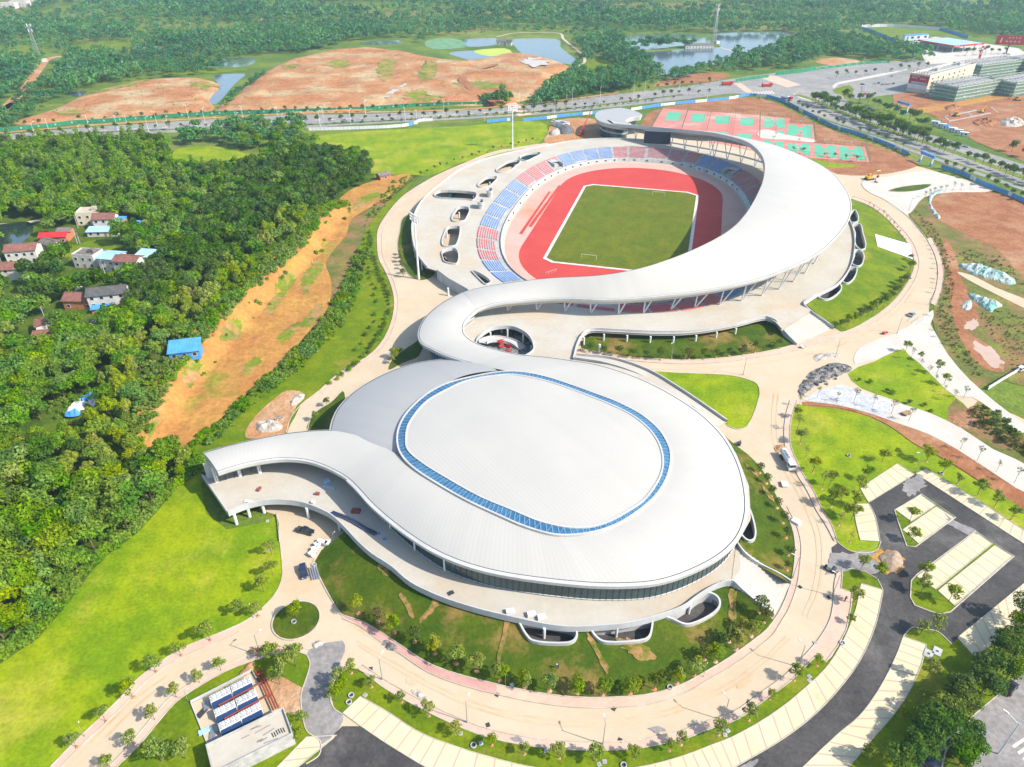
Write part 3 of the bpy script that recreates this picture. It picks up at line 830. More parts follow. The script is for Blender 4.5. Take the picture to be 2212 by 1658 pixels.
for q in ('200,203 260,190 320,176 330,182 270,196 215,210', '417,180 460,184 472,190 440,200 420,196', '700,150 740,140 760,146 730,156', '820,140 850,135 855,160 840,185 825,180', '905,165 930,135 945,150 935,180 915,190', '870,222 900,205 930,212 960,225 900,228', '985,190 1030,182 1060,188 1090,195 1050,204 1000,200', '610,150 640,146 650,152 620,158', '120,250 160,245 190,248 150,258'):
    sheet('grass_patch', q, 2, 'tuft', 3, step=4, zf=MZ[float(q.split(',')[0]) > 470][1])
band('mud_track', '1070,232 1040,215 1010,195 1000,180 1020,165 1060,152 1110,145', 9, 3, 'soil_r').location.z = 4.6
sheet('puddle', '830,218 850,205 880,190 875,198 850,215 840,222', 2, 'puddle', 3, z=4.8)
sheet('puddle', '1130,137 1165,135 1185,145 1160,157 1135,150', 2, 'puddle', 3, z=4.9)
for m, s in (('water', '1111,85 1201,85 1211,103 1247,137 1231,140 1137,120 1114,103'), ('water', '1001,87 1074,83 1074,97 1014,102'), ('water', '970,115 1020,110 1071,123 1031,137 1004,128'), ('algae', '1024,110 1090,105 1102,118 1057,122'),
             ('lotus', '924,87 977,83 1004,103 937,107'), ('water_g', '1347,77 1474,73 1520,80 1531,96 1475,99 1420,106 1350,111'), ('water', '1354,117 1420,112 1475,107 1555,103 1585,123 1568,133 1508,150 1475,163 1437,165 1387,133'),
             ('water', '1551,73 1640,71 1715,72 1708,90 1625,123 1581,117 1555,100'), ('water', '467,163 527,160 515,175 500,190 463,227 447,220 473,187'), ('water_g', '460,130 547,125 533,143 467,147'), ('water', '147,200 187,197 167,210'),
             ('water_d', '-60,492 0,487 60,481 72,500 40,535 10,560 -60,570') if 0 else ('water_d', '560,108 640,104 700,100 690,106 600,112'), ('water_g', '1858,0 1925,-10 1998,15 1940,12'), ('water_g', '2000,8 2060,0 2130,12 2080,16'), ('water_d', '560,108 640,104 700,100 690,106 600,112'), ('water_g', '780,92 860,88 862,95 790,98')):
    sheet('pond_water', s, 3, m, 3)
band('path', '1074,80 1114,72 1204,72 1217,85 1262,125 1257,140 1230,148', 3.5, 4, 'cream')
band('path', '1555,103 1583,112 1590,122', 3, 4, 'cream')
band('track_road', '0,243 53,193 83,152 113,125 147,121', 9, 3, 'soil')
band('track_road', '33,222 0,240 -60,275', 9, 3, 'soil')
band('dirt_road', '560,46 580,28 605,0 640,-40', 7, 3, 'soil_p')
band('embankment', '-100,100 60,85 247,78 500,62 800,45 1240,38 1500,33 1900,27', 6, 3, 'scrub')
for s in ('70,35 110,20 240,0 267,0 260,10 200,15 110,32', '150,100 300,92 283,113 160,115', '353,157 535,148 530,153 360,163', '1173,155 1200,140 1250,143 1275,150 1240,190 1200,165', '1258,145 1290,125 1330,160 1320,175 1270,172'):
    lawn(s, 'lawn2', 3, 2)
for s in ('1240,0 1290,0 1300,8 1260,10', '0,0 60,-10 90,5 60,25 0,30', '560,60 640,55 660,62 580,66', '927,66 1000,60 1070,62 1000,70'):
    sheet('field', s, 3, 'scrub', 2)
sheet('lawn', '1858,-6 1925,-14 2000,6 1960,12', 3, 'lawn2', 2)
sheet('bare_earth', '1408,188 1440,172 1500,160 1560,158 1578,165 1530,178 1475,183', 3, 'soil_r', 2)
sheet('bare_earth', '1760,135 1800,125 1850,130 1855,140 1800,142', 3, 'soil', 2)
sheet('bare_earth', '1690,75 1800,76 1860,74 1840,82 1760,85', 3, 'scrub', 2)
# construction side in the north-east
sheet('building_site', '1928,200 1995,200 2021,213 2212,190 2500,170 2600,420 2400,400 2212,350 2108,307 2008,247 1931,227', 4, 'soil_r', 0)
sheet('path', '1974,236 2060,222 2150,205 2300,180 2300,190 2150,216 2060,234 1985,247', 5, 'soil_y')
sheet('paved_yard', '1800,187 1840,176 1900,165 1965,160 1975,196 1930,205 1850,215', 4, 'asphalt_g')
lawn('1798,197 1812,190 1835,184 1840,205 1815,205', 'lawn2', 5, 2)
sheet('paved_yard', '1960,95 2020,80 2200,105 2230,125 2000,140 1990,115', 4, 'pave_w')
sheet('field', '1880,62 1940,58 2010,62 2050,70 1990,82 1960,92 1930,85', 4, 'lawn2')
sheet('pond_water', '-60,492 0,487 60,481 72,500 40,535 10,560 -60,570', 3, 'water_d', 3, z=.5)
sheet('road_marking', '1798,190 1806,180 1840,173 1960,150 1962,152 1842,177 1810,184 1803,192', 6, 'pave_w', 2)
for q in ('2040,252 2110,238 2111,240 2041,254', '2050,262 2140,244 2141,246 2051,264', '2040,252 2052,264 2054,264 2042,252', '2090,243 2102,255 2104,255 2092,243', '2140,232 2155,244 2157,244 2142,232'):
    sheet('foundation_strip', q, 6, 'concrete_w')
M['dust'] = mat('dust_streak', (.44, .34, .225), (.46, .37, .25), .2, c3=(.42, .27, .14), scale3=.08)
for q, w_ in (('760,1350 830,1392 900,1432 985,1468 1085,1500 1180,1518 1260,1526', .7), ('770,1385 850,1430 930,1475 1010,1512 1100,1540 1200,1556 1300,1558 1400,1546 1500,1515 1580,1475 1650,1425 1700,1375', .5), ('775,1395 850,1440 930,1486 1010,1523 1100,1551 1200,1567 1300,1569 1400,1557 1500,1526 1580,1486 1655,1433 1708,1380', .5), ('1735,1330 1755,1280 1765,1220 1762,1160 1745,1110 1720,1060 1690,1010 1672,960 1668,900 1672,850', .5), ('1745,1335 1766,1282 1776,1220 1773,1158 1756,1106 1730,1056 1700,1006 1682,958 1678,900 1681,850', .5), ('150,1655 230,1570 300,1505 380,1450 470,1400 550,1370', .5), ('165,1660 245,1577 312,1512 390,1458 478,1408 555,1380', .5), ('1290,790 1400,798 1500,798 1600,790 1700,775 1800,752 1880,715 1940,670 1985,610', .6)):
    band('tyre_track', q, w_, 3, 'dust')
for q in ('1960,1035 1985,1028 2000,1045 1985,1065 1965,1075 1950,1060', '2040,1110 2060,1125 2110,1150 2100,1158 2050,1135', '1570,1690 1600,1655 1640,1640 1620,1665', '1400,1575 1425,1570 1440,1578 1415,1585', '1100,1595 1120,1592 1130,1602 1105,1603'):
    sheet('ground_patch', q, 6, 'asphalt_b', 3)
for q in ('960,1500 990,1505 1010,1515 985,1515', '1080,1535 1110,1540 1100,1550 1075,1545', '1590,1480 1615,1465 1625,1472 1600,1490', '1640,1250 1655,1245 1660,1255 1645,1262', '880,1465 905,1475 895,1482 875,1475', '1740,1090 1752,1095 1758,1115 1745,1110', '640,1290 655,1285 665,1295 650,1302'):
    sheet('ground_patch', q, 4, 'dust', 3)
# ------------------------------------------------------------ stadium
DZ = 4.5
FC = Vector((63.809, 371.126, 0))
AX = Vector((0.25528, 0.96687, 0))
AY = Vector((0.96687, -0.25528, 0))
def L(a, b, z=0):
    return FC + AX * a + AY * b + Vector((0, 0, z))
def oval(A, B, n=2.4, N=144, z=0, p0=0, p1=360, ca=0):
    out = []
    for i in range(N):
        t = R(p0 + (p1 - p0) * i / (N if p1 - p0 == 360 else N - 1))
        c, s = math.cos(t), math.sin(t)
        out.append(L(ca + A * math.copysign(abs(c) ** (2 / n), c), B * math.copysign(abs(s) ** (2 / n), s), z))
    return out
stadium = thing('stadium', 'round athletics stadium with a red track and white crescent roof', 'stadium', L(0, 0))
def part(o, parent):
    """parent keeping the world position"""
    o.parent = parent
    o.matrix_parent_inverse = Matrix.Translation(-parent.location)
    return o
def loop(cx, cy, k, pts):
    return pts
# field (the ground inside the bowl)
def stadium_loop(hs, r, n=24):
    return [L(4.5 + hs + r * math.cos(t), r * math.sin(t)) for t in np.linspace(-math.pi / 2, math.pi / 2, n)] + [L(4.5 - hs + r * math.cos(t), r * math.sin(t)) for t in np.linspace(math.pi / 2, 1.5 * math.pi, n)]
sheet('apron', oval(108, 62.5, ca=7), 4, 'apron')
sheet('running_track', stadium_loop(50, 48.9), 5, 'track')
rc = [L(a, b) for a, b in ((61.5, -27), (61.5, 27), (55, 34.6), (-55, 34.6), (-61.5, 27), (-61.5, -34.6), (55, -34.6))]
sheet('field_edging', [L(a, b) for a, b in ((61.8, -30), (61.8, 28), (57, 35), (-58, 35), (-61.8, 28), (-61.8, -30), (-58, -35), (57, -35))], 6, 'chalk')
sheet('football_field', [L(a, b) for a, b in ((60.2, -29), (60.2, 27.6), (56, 33.4), (-57, 33.4), (-60.2, 27.6), (-60.2, -29), (-57, -33.4), (56, -33.4))], 7, 'pitch')
sheet('jump_runway', W('1186,414 1189,416 1128,507 1121,506'), 6, 'track')
sheet('jump_runway', W('1207,401 1212,402 1148,492 1141,490'), 6, 'track')
sheet('apron_patch', oval(114, 60, N=20, p0=200, p1=232) + stadium_loop(54, 50)[30:38:1][::-1], 5, 'soil') if 0 else None
for r_, a_ in ((1.2, 0), ):
    pass
lanes = MB()
for k in range(1, 8):
    r = 39 + k * 1.22
    lp = stadium_loop(50, r)
    lanes.sweep([p + Vector((0, 0, .09)) for p in lp], [(-.05, 0), (.05, 0)], True)
o = lanes.obj('lane_lines', 'apron')
o['kind'] = 'structure'
# terrace: stepped concrete ring with coloured rows
ROWS = 9
PA0, PB0, PA1, PB1 = 110.5, 67, 125, 77.5
CA0, CA1 = 9.5, 12
def ring_z(k):
    return 1.6 + (DZ - 1.6) * k / ROWS
mb = MB()
prof = []
NT = 180
rings = []
for k in range(ROWS + 1):
    t = k / ROWS
    rings.append((PA0 + (PA1 - PA0) * t, PB0 + (PB1 - PB0) * t, CA0 + (CA1 - CA0) * t))
loops_ = [oval(PA0 - 3, PB0 - 3.3, N=NT, z=0, ca=CA0), oval(PA0 - 1.6, PB0 - 1.6, N=NT, z=2.3, ca=CA0), oval(PA0 - 1.3, PB0 - 1.3, N=NT, z=2.3, ca=CA0), oval(PA0 - 1.3, PB0 - 1.3, N=NT, z=1.6, ca=CA0)]
for k in range(ROWS):
    loops_.append(oval(*rings[k][:2], N=NT, z=ring_z(k), ca=rings[k][2]))
    loops_.append(oval(*rings[k][:2], N=NT, z=ring_z(k) + (DZ - 1.6) / ROWS, ca=rings[k][2]))
loops_.append(oval(*rings[ROWS][:2], N=NT, z=DZ, ca=CA1))
vv = [p for lp in loops_ for p in lp]
ff = []
for k in range(len(loops_) - 1):
    for i in range(NT):
        j = (i + 1) % NT
        ff.append((k * NT + i, k * NT + j, (k + 1) * NT + j, (k + 1) * NT + i))
part(mesh_obj('terrace', vv, ff, 'concrete_w'), stadium)
SECT = [('b', -150, -132), ('r', -132, -108), ('b', -108, -78), ('r', -78, -49), ('b', -49, -17.5), ('r', -17.5, 22), ('b', 22, 48), ('r', 48, 78), ('b', 78, 141), ('r', 141, 176), ('r', 176, 210)]
def op(A, B, deg, z, n=2.4, ca=11):
    c, s = math.cos(R(deg)), math.sin(R(deg))
    return L(ca + A * math.copysign(abs(c) ** (2 / n), c), B * math.copysign(abs(s) ** (2 / n), s), z)
VOM = (-53, 44, 182)
for col, a0, a1 in SECT:
    n = max(2, round((a1 - a0) / 8.2))
    for i in range(n):
        b0, b1 = a0 + (a1 - a0) * i / n + .55, a0 + (a1 - a0) * (i + 1) / n - .55
        if any(b0 - 2 < v < b1 + 2 for v in VOM):
            rows = range(6, ROWS)
        else:
            rows = range(ROWS)
        m_ = MB()
        for k in rows:
            if k == 0 and rng.random() < .3:
                continue
            A = (rings[k][0] + rings[k + 1][0]) / 2 + .25
            B = (rings[k][1] + rings[k + 1][1]) / 2 + .22
            z = ring_z(k + 1)
            ln = [op(A, B, b0 + (b1 - b0) * q / 4, z, ca=(rings[k][2] + rings[k + 1][2]) / 2) for q in range(5)]
            m_.sweep(ln, [(-.24, .02), (-.24, .36), (.24, .36), (.24, .02)])
        o = part(m_.obj('seating_block', 'seat_r' if col == 'r' else 'seat_b'), stadium)
        o['label'] = 'block of red seats' if col == 'r' else 'block of blue seats'
for v in VOM[:2]:
    p, q = op(112, 68, v, 0), op(122.5, 75.6, v, 0)
    d = (q - p).normalized()
    s = Vector((-d.y, d.x, 0))
    m_ = MB()
    ang = math.atan2(d.y, d.x)
    for sg in (-1, 1):
        m_.box((p + d * 5 + s * 3.2 * sg + Vector((0, 0, 2.9))), (10, .4, 3.4), ang)
    m_.box(p + d * 9.8 + Vector((0, 0, 2.9)), (.4, 6, 3.4), ang)
    m_.box(p + d * 5 + Vector((0, 0, 4.3)) + d * 2.6, (4.6, 6, .25), ang)
    part(m_.obj('entry_tunnel', 'wall'), stadium)
    part(MB().box(p + d * 2 + Vector((0, 0, 2.2)), (2.5, 5.6, .1), ang).obj('tunnel_opening', 'dark'), stadium)
for a in np.arange(-100, 60, 5.5):
    p = op(PA0 - 2.2, PB0 - 2.4, a, 1.2, ca=CA0)
    q = op(PA0 - 2.2, PB0 - 2.4, a + 1, 1.2, ca=CA0)
    vents = MB().box(p, (1.1, .9, .7), math.atan2(q.y - p.y, q.x - p.x))
    part(vents.obj('wall_vent', 'dark'), stadium)

# ---- concourse decks with holes
def lc(s):
    return [L(*p) for p in P(s)]
deck_l = lc('-87,83 -78,88.3 -63.8,98.6 -45,106 -21.5,111 -2.4,113.5 17.7,114.2 45,111 75,102 100,88 123,70 137,50 147,28 154,8 156,-12 153,-34 144,-53 118.6,-78 89,-101 60.4,-113.4 23.4,-117 -8.3,-117 -39,-110.4 -59.4,-102.4 -78.8,-92.4 -92,-82.5')
sm = spline(deck_l, 4)
PLAZA = sm + W('944,586 971,606 1012,629 1012,650 960,662 925,690 918,720 935,752 960,785 1000,800 1100,815 1230,800 1238,776', DZ) + spline(W('1238,776 1247,745 1260.6,724 1277,716 1320,717 1400,721 1475,721 1525,716 1591,704 1640,691 1660,688', DZ), 3)[1:] + W('1675,696 1690,712', DZ) + W('1751,672', DZ) + W('1736,656', DZ)
BOWL = oval(PA1 - .1, PB1 - .1, N=120, ca=CA1)
def wellpts(s, z=DZ, n=4):
    return spline(W(s, z), n, True)
DECKWELLS = [wellpts(s) for s in (
    '1124,339.5 1140,333 1165,331 1168,334 1154,342 1137,349 1125,346', '1072,368 1088,356 1100,350 1120,347 1124,351 1110,364 1096,373 1076,374', '1032,401 1042,391 1052,385 1072,383 1074,387 1064,398 1056,404 1036,406',
    '938,422 952,414 1024,417.5 1030,421 1022,434 1012,433 945,428', '976,472 984,457 993,449 1010,449.5 1014,455 1008,472 1002,479 980,480', '955,528 960,506 970,492 992,491 994,497 988,526 982,533 960,534', '955,546 960,542 980,538 988,543 990,565 985,572 962,568 957,560')]
VOID = wellpts('1031,735 1043,722 1062,711 1085,707 1107,708 1128,716 1144,729 1152,745 1152,758 1140,768 1120,775 1080,775 1045,766 1030,752')
SLOT = wellpts('1020,587 1027,588 1050,600 1060,612 1050,616 1034,603')
def deck(name, outline, holes, parent, m='concrete', z=DZ, low=None):
    v, f = cdt(outline, holes, None, None, z)
    n = len(v)
    v2 = [(p[0], p[1], z - .7) for p in v]
    mesh = v + v2
    faces = f + [tuple(i + n for i in q[::-1]) for q in f]
    return part(mesh_obj(name, mesh, faces, m), parent)
deck('concourse_deck', PLAZA, [BOWL] + DECKWELLS + [VOID, SLOT], stadium)
def parapet(path, parent, name='parapet', z0=-.75, z1=.95, t=.3, closed=False, m='wall', z=DZ):
    pts = [Vector((p[0], p[1], z)) for p in path]
    return part(MB().sweep(pts, [(-t / 2, z0), (-t / 2, z1), (t / 2, z1), (t / 2, z0), (-t / 2, z0)], closed).obj(name, m), parent)
parapet(sm, stadium)
parapet(W('944,586 971,606 1012,629 1012,650', DZ), stadium, z0=-4.4)
parapet(spline(W('1238,778 1247,745 1260.6,722 1277,714 1320,715 1400,719 1475,719 1525,714 1591,702 1640,689 1660,686 1675,694 1695,721 1720,744', DZ)[:11], 4), stadium, z0=-1.2, z1=1.0)
for h in DECKWELLS + [VOID]:
    o = parapet(h, stadium, 'light_well_rim', z0=-.8, z1=.75, t=.4, closed=True, m='fascia')
    o['label'] = 'round opening in the deck with a raised white rim' if h is VOID else 'rounded opening in the deck with a raised white rim'
parapet(SLOT, stadium, 'light_well_rim', -1, .7, .4, True, 'fascia')
def columns(path, step, parent, z0=0, z1=DZ - .7, r=.38, name='column', m='white', off=0):
    for p in resample([Vector((q[0], q[1], 0)) for q in path], step):
        part(MB().cyl((p.x, p.y, z0), (p.x, p.y, z1), r, r, 10).obj(name, m), parent)
inner_edge = spline(W('1262,726 1277,719 1320,720 1400,724 1475,724 1525,719 1591,706', DZ), 4)
columns(inner_edge, 9.5, stadium)
columns(resample(sm, 1)[-110:-8], 8, stadium)
columns(oval(140, 92, N=40, p0=178, p1=300), 14, stadium, r=.45)
vin = [VOID[0].lerp(p, 1) for p in VOID]
cen = sum(VOID, Vector()) / len(VOID)
for i in range(0, len(VOID), 7):
    p = cen.lerp(VOID[i], .93)
    part(MB().cyl((p.x, p.y, 0), (p.x, p.y, DZ - .7), .35, .35, 10).obj('column', 'white'), stadium)
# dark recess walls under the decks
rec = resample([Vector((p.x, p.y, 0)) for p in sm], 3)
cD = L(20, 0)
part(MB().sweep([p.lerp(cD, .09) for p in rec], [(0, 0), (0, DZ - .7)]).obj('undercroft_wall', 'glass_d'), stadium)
# curved stair in the round opening
st = MB()
c0 = Vector((cen.x - 1, cen.y - 2, 0))
for i in range(26):
    a = R(165 - i * 5.2)
    p = c0 + Vector((math.cos(a) * 8.2, math.sin(a) * 8.2, DZ - .2 - i * .165))
    st.box(p, (3, 1.0, .2), a)
part(st.obj('curved_stair', 'wall'), stadium)
st = MB()
for rr in (6.6, 9.8):
    pth = [c0 + Vector((math.cos(R(168 - i * 5)) * rr, math.sin(R(168 - i * 5)) * rr, DZ - .2 - i * .16)) for i in range(28)]
    st.sweep(pth, [(-.06, -.4), (-.06, .9), (.06, .9), (.06, -.4)])
part(st.obj('stair_balustrade', 'fascia'), stadium)
sheet('undercroft_floor', oval(112, 0.001, N=3) and [cen.lerp(p, 1.5) for p in VOID], 4, 'rubble_d')
# broad steps from the deck to the road, with their side walls
def ramp(name, tl, tr, br, bl, parent, m='pave_w', n=14, ztop=DZ, zbot=.2):
    mb = MB()
    for i in range(n):
        t0, t1 = i / n, (i + 1) / n
        z = ztop + (zbot - ztop) * t1
        a, b, c, d = tl.lerp(bl, t0), tr.lerp(br, t0), tr.lerp(br, t1), tl.lerp(bl, t1)
        zp = ztop + (zbot - ztop) * t0
        mb.add([(a.x, a.y, zp), (b.x, b.y, zp), (b.x, b.y, z), (a.x, a.y, z), (c.x, c.y, z), (d.x, d.y, z)], [(0, 1, 2, 3), (3, 2, 4, 5)])
    return part(mb.obj(name, m), parent)
def sidewall(path3, parent, t=.35, up=.95, m='wall', name='ramp_wall'):
    return part(MB().sweep(path3, [(-t / 2, -1.2), (-t / 2, up), (t / 2, up), (t / 2, -1.2)]).obj(name, m), parent)
ramp('broad_steps', G(1662, 689, DZ), G(1738, 657, DZ), G(1800, 711), G(1720, 746), stadium)
sidewall(spline([G(1655, 687, DZ), G(1675, 695, DZ - .4), G(1695, 720, 2), G(1720, 746, .2)], 5), stadium)
sidewall(spline([G(1761, 640, DZ), G(1738, 654, DZ), G(1736, 660, DZ), G(1751, 675, 3.2), G(1781, 696, 1.4), G(1800, 711, .2)], 5), stadium)
# stair kiosks on the west deck
for u, v in ((1058, 424), (1039, 449)):
    b = G(u, v, DZ)
    p_ = [b + Vector((1.6 * math.copysign(abs(math.cos(t)) ** .7, math.cos(t)), 2.9 * math.copysign(abs(math.sin(t)) ** .7, math.sin(t)), 0)) for t in np.linspace(0, 2 * math.pi, 21)[:-1]]
    part(MB().prism([p for p in p_], DZ + .01, DZ + 2.6).obj('stair_kiosk', 'wall'), stadium)
    k_ = MB().sweep([Vector((p.x, p.y, DZ + 2.6)) for p in p_], [(-.15, -.2), (-.15, 1.4), (.35, 1.4), (.35, -.2), (-.15, -.2)], True).obj('kiosk_rim', 'fascia')
    part(k_, stadium)
    part(MB().prism([b.lerp(p, .85) for p in p_], DZ + 2.65, DZ + 2.7).obj('kiosk_skylight', 'glass_w'), stadium)
# ---- roofs as lofted ribbons ------------------------------------------------
def ribbon(pairs, name, m, parent, nv=14, bulge=1.2, sub=7, thick=1.3):
    A = spline([p[0] for p in pairs], sub)
    B = spline([p[1] for p in pairs], sub)
    n = len(A)
    v, uv, f = [], [], []
    s = 0
    for i in range(n):
        if i:
            s += ((A[i] + B[i]) / 2 - (A[i - 1] + B[i - 1]) / 2).length
        wd = (A[i] - B[i]).length
        bl = min(bulge, wd * .06)
        for k in range(nv + 1):
            t = k / nv
            p = A[i].lerp(B[i], t)
            p.z += bl * 4 * t * (1 - t)
            v.append(p)
            uv.append((s, t * wd))
    for i in range(n - 1):
        for k in range(nv):
            a = i * (nv + 1) + k
            f.append((a, a + 1, a + nv + 2, a + nv + 1))
    top = part(mesh_obj(name, v, f, m, smooth=True, uv=uv), parent)
    # underside
    v2 = [(p.x, p.y, p.z - thick - (.5 if 0 < (i % (nv + 1)) < nv else 0)) for i, p in enumerate(v)]
    part(mesh_obj('roof_underside', v2, [q[::-1] for q in f], 'soffit', smooth=True), parent)
    return A, B
def trim(edge, other, parent, drop=1.1, out=.45, soff=(2.3, 2.5), mf='fascia', ms='soffit', gutter=True):
    """gutter line, white fascia and sloping soffit along a roof edge; other = the opposite edge (shows which way is inward)"""
    n = len(edge)
    G0, F0, S0 = [], [], []
    for i in range(n):
        a, b = edge[max(0, i - 1)], edge[min(n - 1, i + 1)]
        t = (b - a)
        t.z = 0
        t.normalize()
        o = Vector((t.y, -t.x, 0))
        inn = other[i] - edge[i]
        if o.dot(Vector((inn.x, inn.y, 0))) > 0:
            o = -o
        e = edge[i]
        up = Vector((0, 0, 1))
        wid = max(1.5, min(soff[0], Vector((inn.x, inn.y)).length * .45))
        G0.append((e - o * .02 + up * .03, e + o * .22 + up * .02))
        F0.append((e + o * .22 + up * .06, e + o * (.22 + out) - up * .1, e + o * (.22 + out * .8) - up * drop))
        S0.append((F0[-1][2], e - o * wid - up * (drop + soff[1])))
    for nm, rows, mm in (('roof_gutter', G0, 'gutter'), ('roof_fascia', F0, mf), ('roof_soffit', S0, ms)):
        if nm == 'roof_gutter' and not gutter:
            continue
        k = len(rows[0])
        v = [p for r_ in rows for p in r_]
        f = [(i * k + q, i * k + q + 1, (i + 1) * k + q + 1, (i + 1) * k + q) for i in range(n - 1) for q in range(k - 1)]
        part(mesh_obj(nm, v, f, mm, smooth=(k == 2)), parent)
ST = [((1027.6, 669.2, 11), (1000.8, 631.6, 11.5)), ((1050, 660, 11.5), (1021, 626, 12.3)), ((1080, 653, 12), (1060, 618, 13.5)), ((1135.7, 647.4, 12), (1120, 609, 15.3)), ((1205, 643, 12.5), (1190, 601.5, 17.3)),
      ((1316.7, 646, 13.5), (1300, 595, 20)), ((1414, 639, 14.5), (1385, 580, 22.7)), ((1526, 626, 16), (1470, 552, 25)), ((1637.5, 602, 18), (1544, 518, 27)), ((1712, 574, 20), (1585, 491, 27.6)),
      ((1767.7, 544.5, 21), (1610, 464, 28)), ((1805, 511, 22), (1629, 434, 28)), ((1831, 475, 22), (1640, 412, 28)), ((1836.5, 440, 22), (1647, 395, 28)), ((1823.5, 407, 21), (1651.6, 372, 28)),
      ((1786, 366, 20), (1651, 350, 27.8)), ((1730.5, 336, 19), (1643, 332, 27.3)), ((1674.7, 315.7, 18), (1628, 316, 26.5))]
pairs = [(G(*a), G(*b)) for a, b in ST]
pairs += [(L(134, 41, 17), G(1609, 304.7, 25.5)), (L(137, 36, 16), G(1575, 294.5, 24)), (L(140, 30, 15), G(1539.5, 287, 22.5)), (L(144, 22, 14), G(1490, 281.5, 20)), (L(149, 13, 13.5), G(1448, 277.5, 18)),
          (L(155, 0, 12.8), G(1410, 274.3, 16.5)), (L(162, -14, 12.3), G(1373, 271, 15)), (L(169, -28, 12.2), G(1345, 269, 14)), (L(176, -40, 12.2), G(1325, 267, 13.5))]
oA, oB = ribbon(pairs, 'crescent_roof', 'roof', stadium, bulge=1.6, sub=8)
trim(oA, oB, stadium)
trim(oB, oA, stadium, drop=2.2, out=.1, soff=(2.5, .6), gutter=False)
def vcols(pth_out, pth_in, i0, i1, step, t_base, t_top, parent, spread=3.0, r=.3):
    seg = range(i0, i1)
    s = step
    for i in seg:
        s += (pth_out[i] - pth_out[i - 1]).length
        if s < step:
            continue
        s = 0
        wd = Vector((pth_in[i].x - pth_out[i].x, pth_in[i].y - pth_out[i].y)).length
        o = pth_out[i]
        inn = Vector((pth_in[i].x - o.x, pth_in[i].y - o.y, 0)).normalized()
        tg = (pth_out[i + 1] - pth_out[i - 1])
        tg.z = 0
        tg.normalize()
        base = Vector((o.x, o.y, DZ)) + inn * min(t_base, wd * .55)
        m_ = MB()
        for sg in ((-1, 1) if wd > 14 else (-.3, .9)):
            top = Vector((o.x, o.y, o.z - 1.6)) + inn * min(t_top, wd * .4) + tg * spread * sg
            m_.cyl(base + tg * .2 * sg, top, r, r, 8)
        part(m_.obj('v_column', 'white'), parent)
vcols(oA, oB, 20, 150, 10.5, 7.5, 3.5, stadium)
vcols(oA, oB, 150, 200, 9, 5, 4, stadium, 2.2)
# glazed rooms below the deep part of the roof
# pavilion at the far end
pav = spline([G(x, y, 13) for x, y in ((1287.5, 254), (1288, 246), (1297, 239), (1321, 235), (1341, 233.5), (1365, 238), (1385, 247), (1384, 251), (1370, 252.5), (1355, 258), (1352, 264), (1362, 268), (1345, 271), (1320, 268), (1298, 262))], 5, True)
v, f = cdt(pav, (), 3, None, 13)
part(mesh_obj('pavilion_roof', v, f, 'roof_shade'), stadium)
cp = sum(pav, Vector()) / len(pav)
q = [p for p in pav]
part(MB().sweep([Vector((p.x, p.y, 13)) for p in q], [(0, .05), (.5, -.1), (-.3, -3.2), (-2.5, -3.6)] if (lambda a: a)(sum((q[i].x - q[i - 1].x) * (q[i].y + q[i - 1].y) for i in range(len(q)))) > 0 and False else [(0, .05), (-.5, -.1), (.3, -3.2), (2.5, -3.6)], True).obj('pavilion_fascia', 'fascia'), stadium)
body = [cp.lerp(p, .78) for p in pav]
part(MB().prism([(p.x, p.y) for p in body], 0, 9.6).obj('pavilion_wall', 'glass_d'), stadium)
part(MB().sweep([Vector((p.x, p.y, 5)) for p in body], [(-.4, 0), (-.4, 1), (.8, 1), (.8, 0), (-.4, 0)], True).obj('pavilion_balcony', 'wall'), stadium)
# ---- the big screen
p0, p1 = G(1389.5, 309, 8), G(1447.5, 312, 8)
scr = thing('video_screen', 'large dark scoreboard screen standing on the stadium deck', 'screen', (p0 + p1) / 2 - Vector((0, 0, 3.5)), math.atan2(p1.y - p0.y, p1.x - p0.x))
wd = (p1 - p0).length
MB().box((0, -.1, 7.4), (wd - .6, .3, 8.2)).obj('screen_face', 'screen', scr)
MB().box((0, .35, 7.4), (wd, .6, 8.8)).obj('frame', 'steel', scr)
for x in (-wd * .33, wd * .33):
    MB().box((x, .4, 1.5), (.5, .5, 3)).obj('post', 'steel', scr)
# floodlight masts
def mast(px, py, top, label):
    b = G(px, py)
    h = rise(px, py, top)
    t = thing('floodlight_mast', label, 'floodlight', b, 0, 'floodlight masts')
    MB().cyl((0, 0, 0), (0, 0, h), .55, .3, 10).obj('pole', 'white', t)
    hd = MB()
    hd.box((0, 0, h), (7.5, .3, .2)).box((0, 0, h - 1.4), (7.5, .3, .2)).box((0, 0, h + 1.3), (7.5, .3, .2))
    for x in (-3.4, 0, 3.4):
        hd.box((x, 0, h), (.2, .25, 3))
    hd.obj('lamp_rack', 'steel', t)
    lm = MB()
    for i in range(6):
        for k in range(3):
            lm.box((-3.1 + i * 1.24, -.35, h - 1.4 + k * 1.35), (.9, .5, .8), 0, 0, .7)
    lm.obj('floodlamps', 'lamp_w', t)
    return t
mast(905, 604, 470, 'tall floodlight mast beside the west side of the stadium').rotation_euler = (0, 0, R(-55))
mast(1107, 322, 233, 'tall floodlight mast at the edge of the far green field').rotation_euler = (0, 0, R(20))
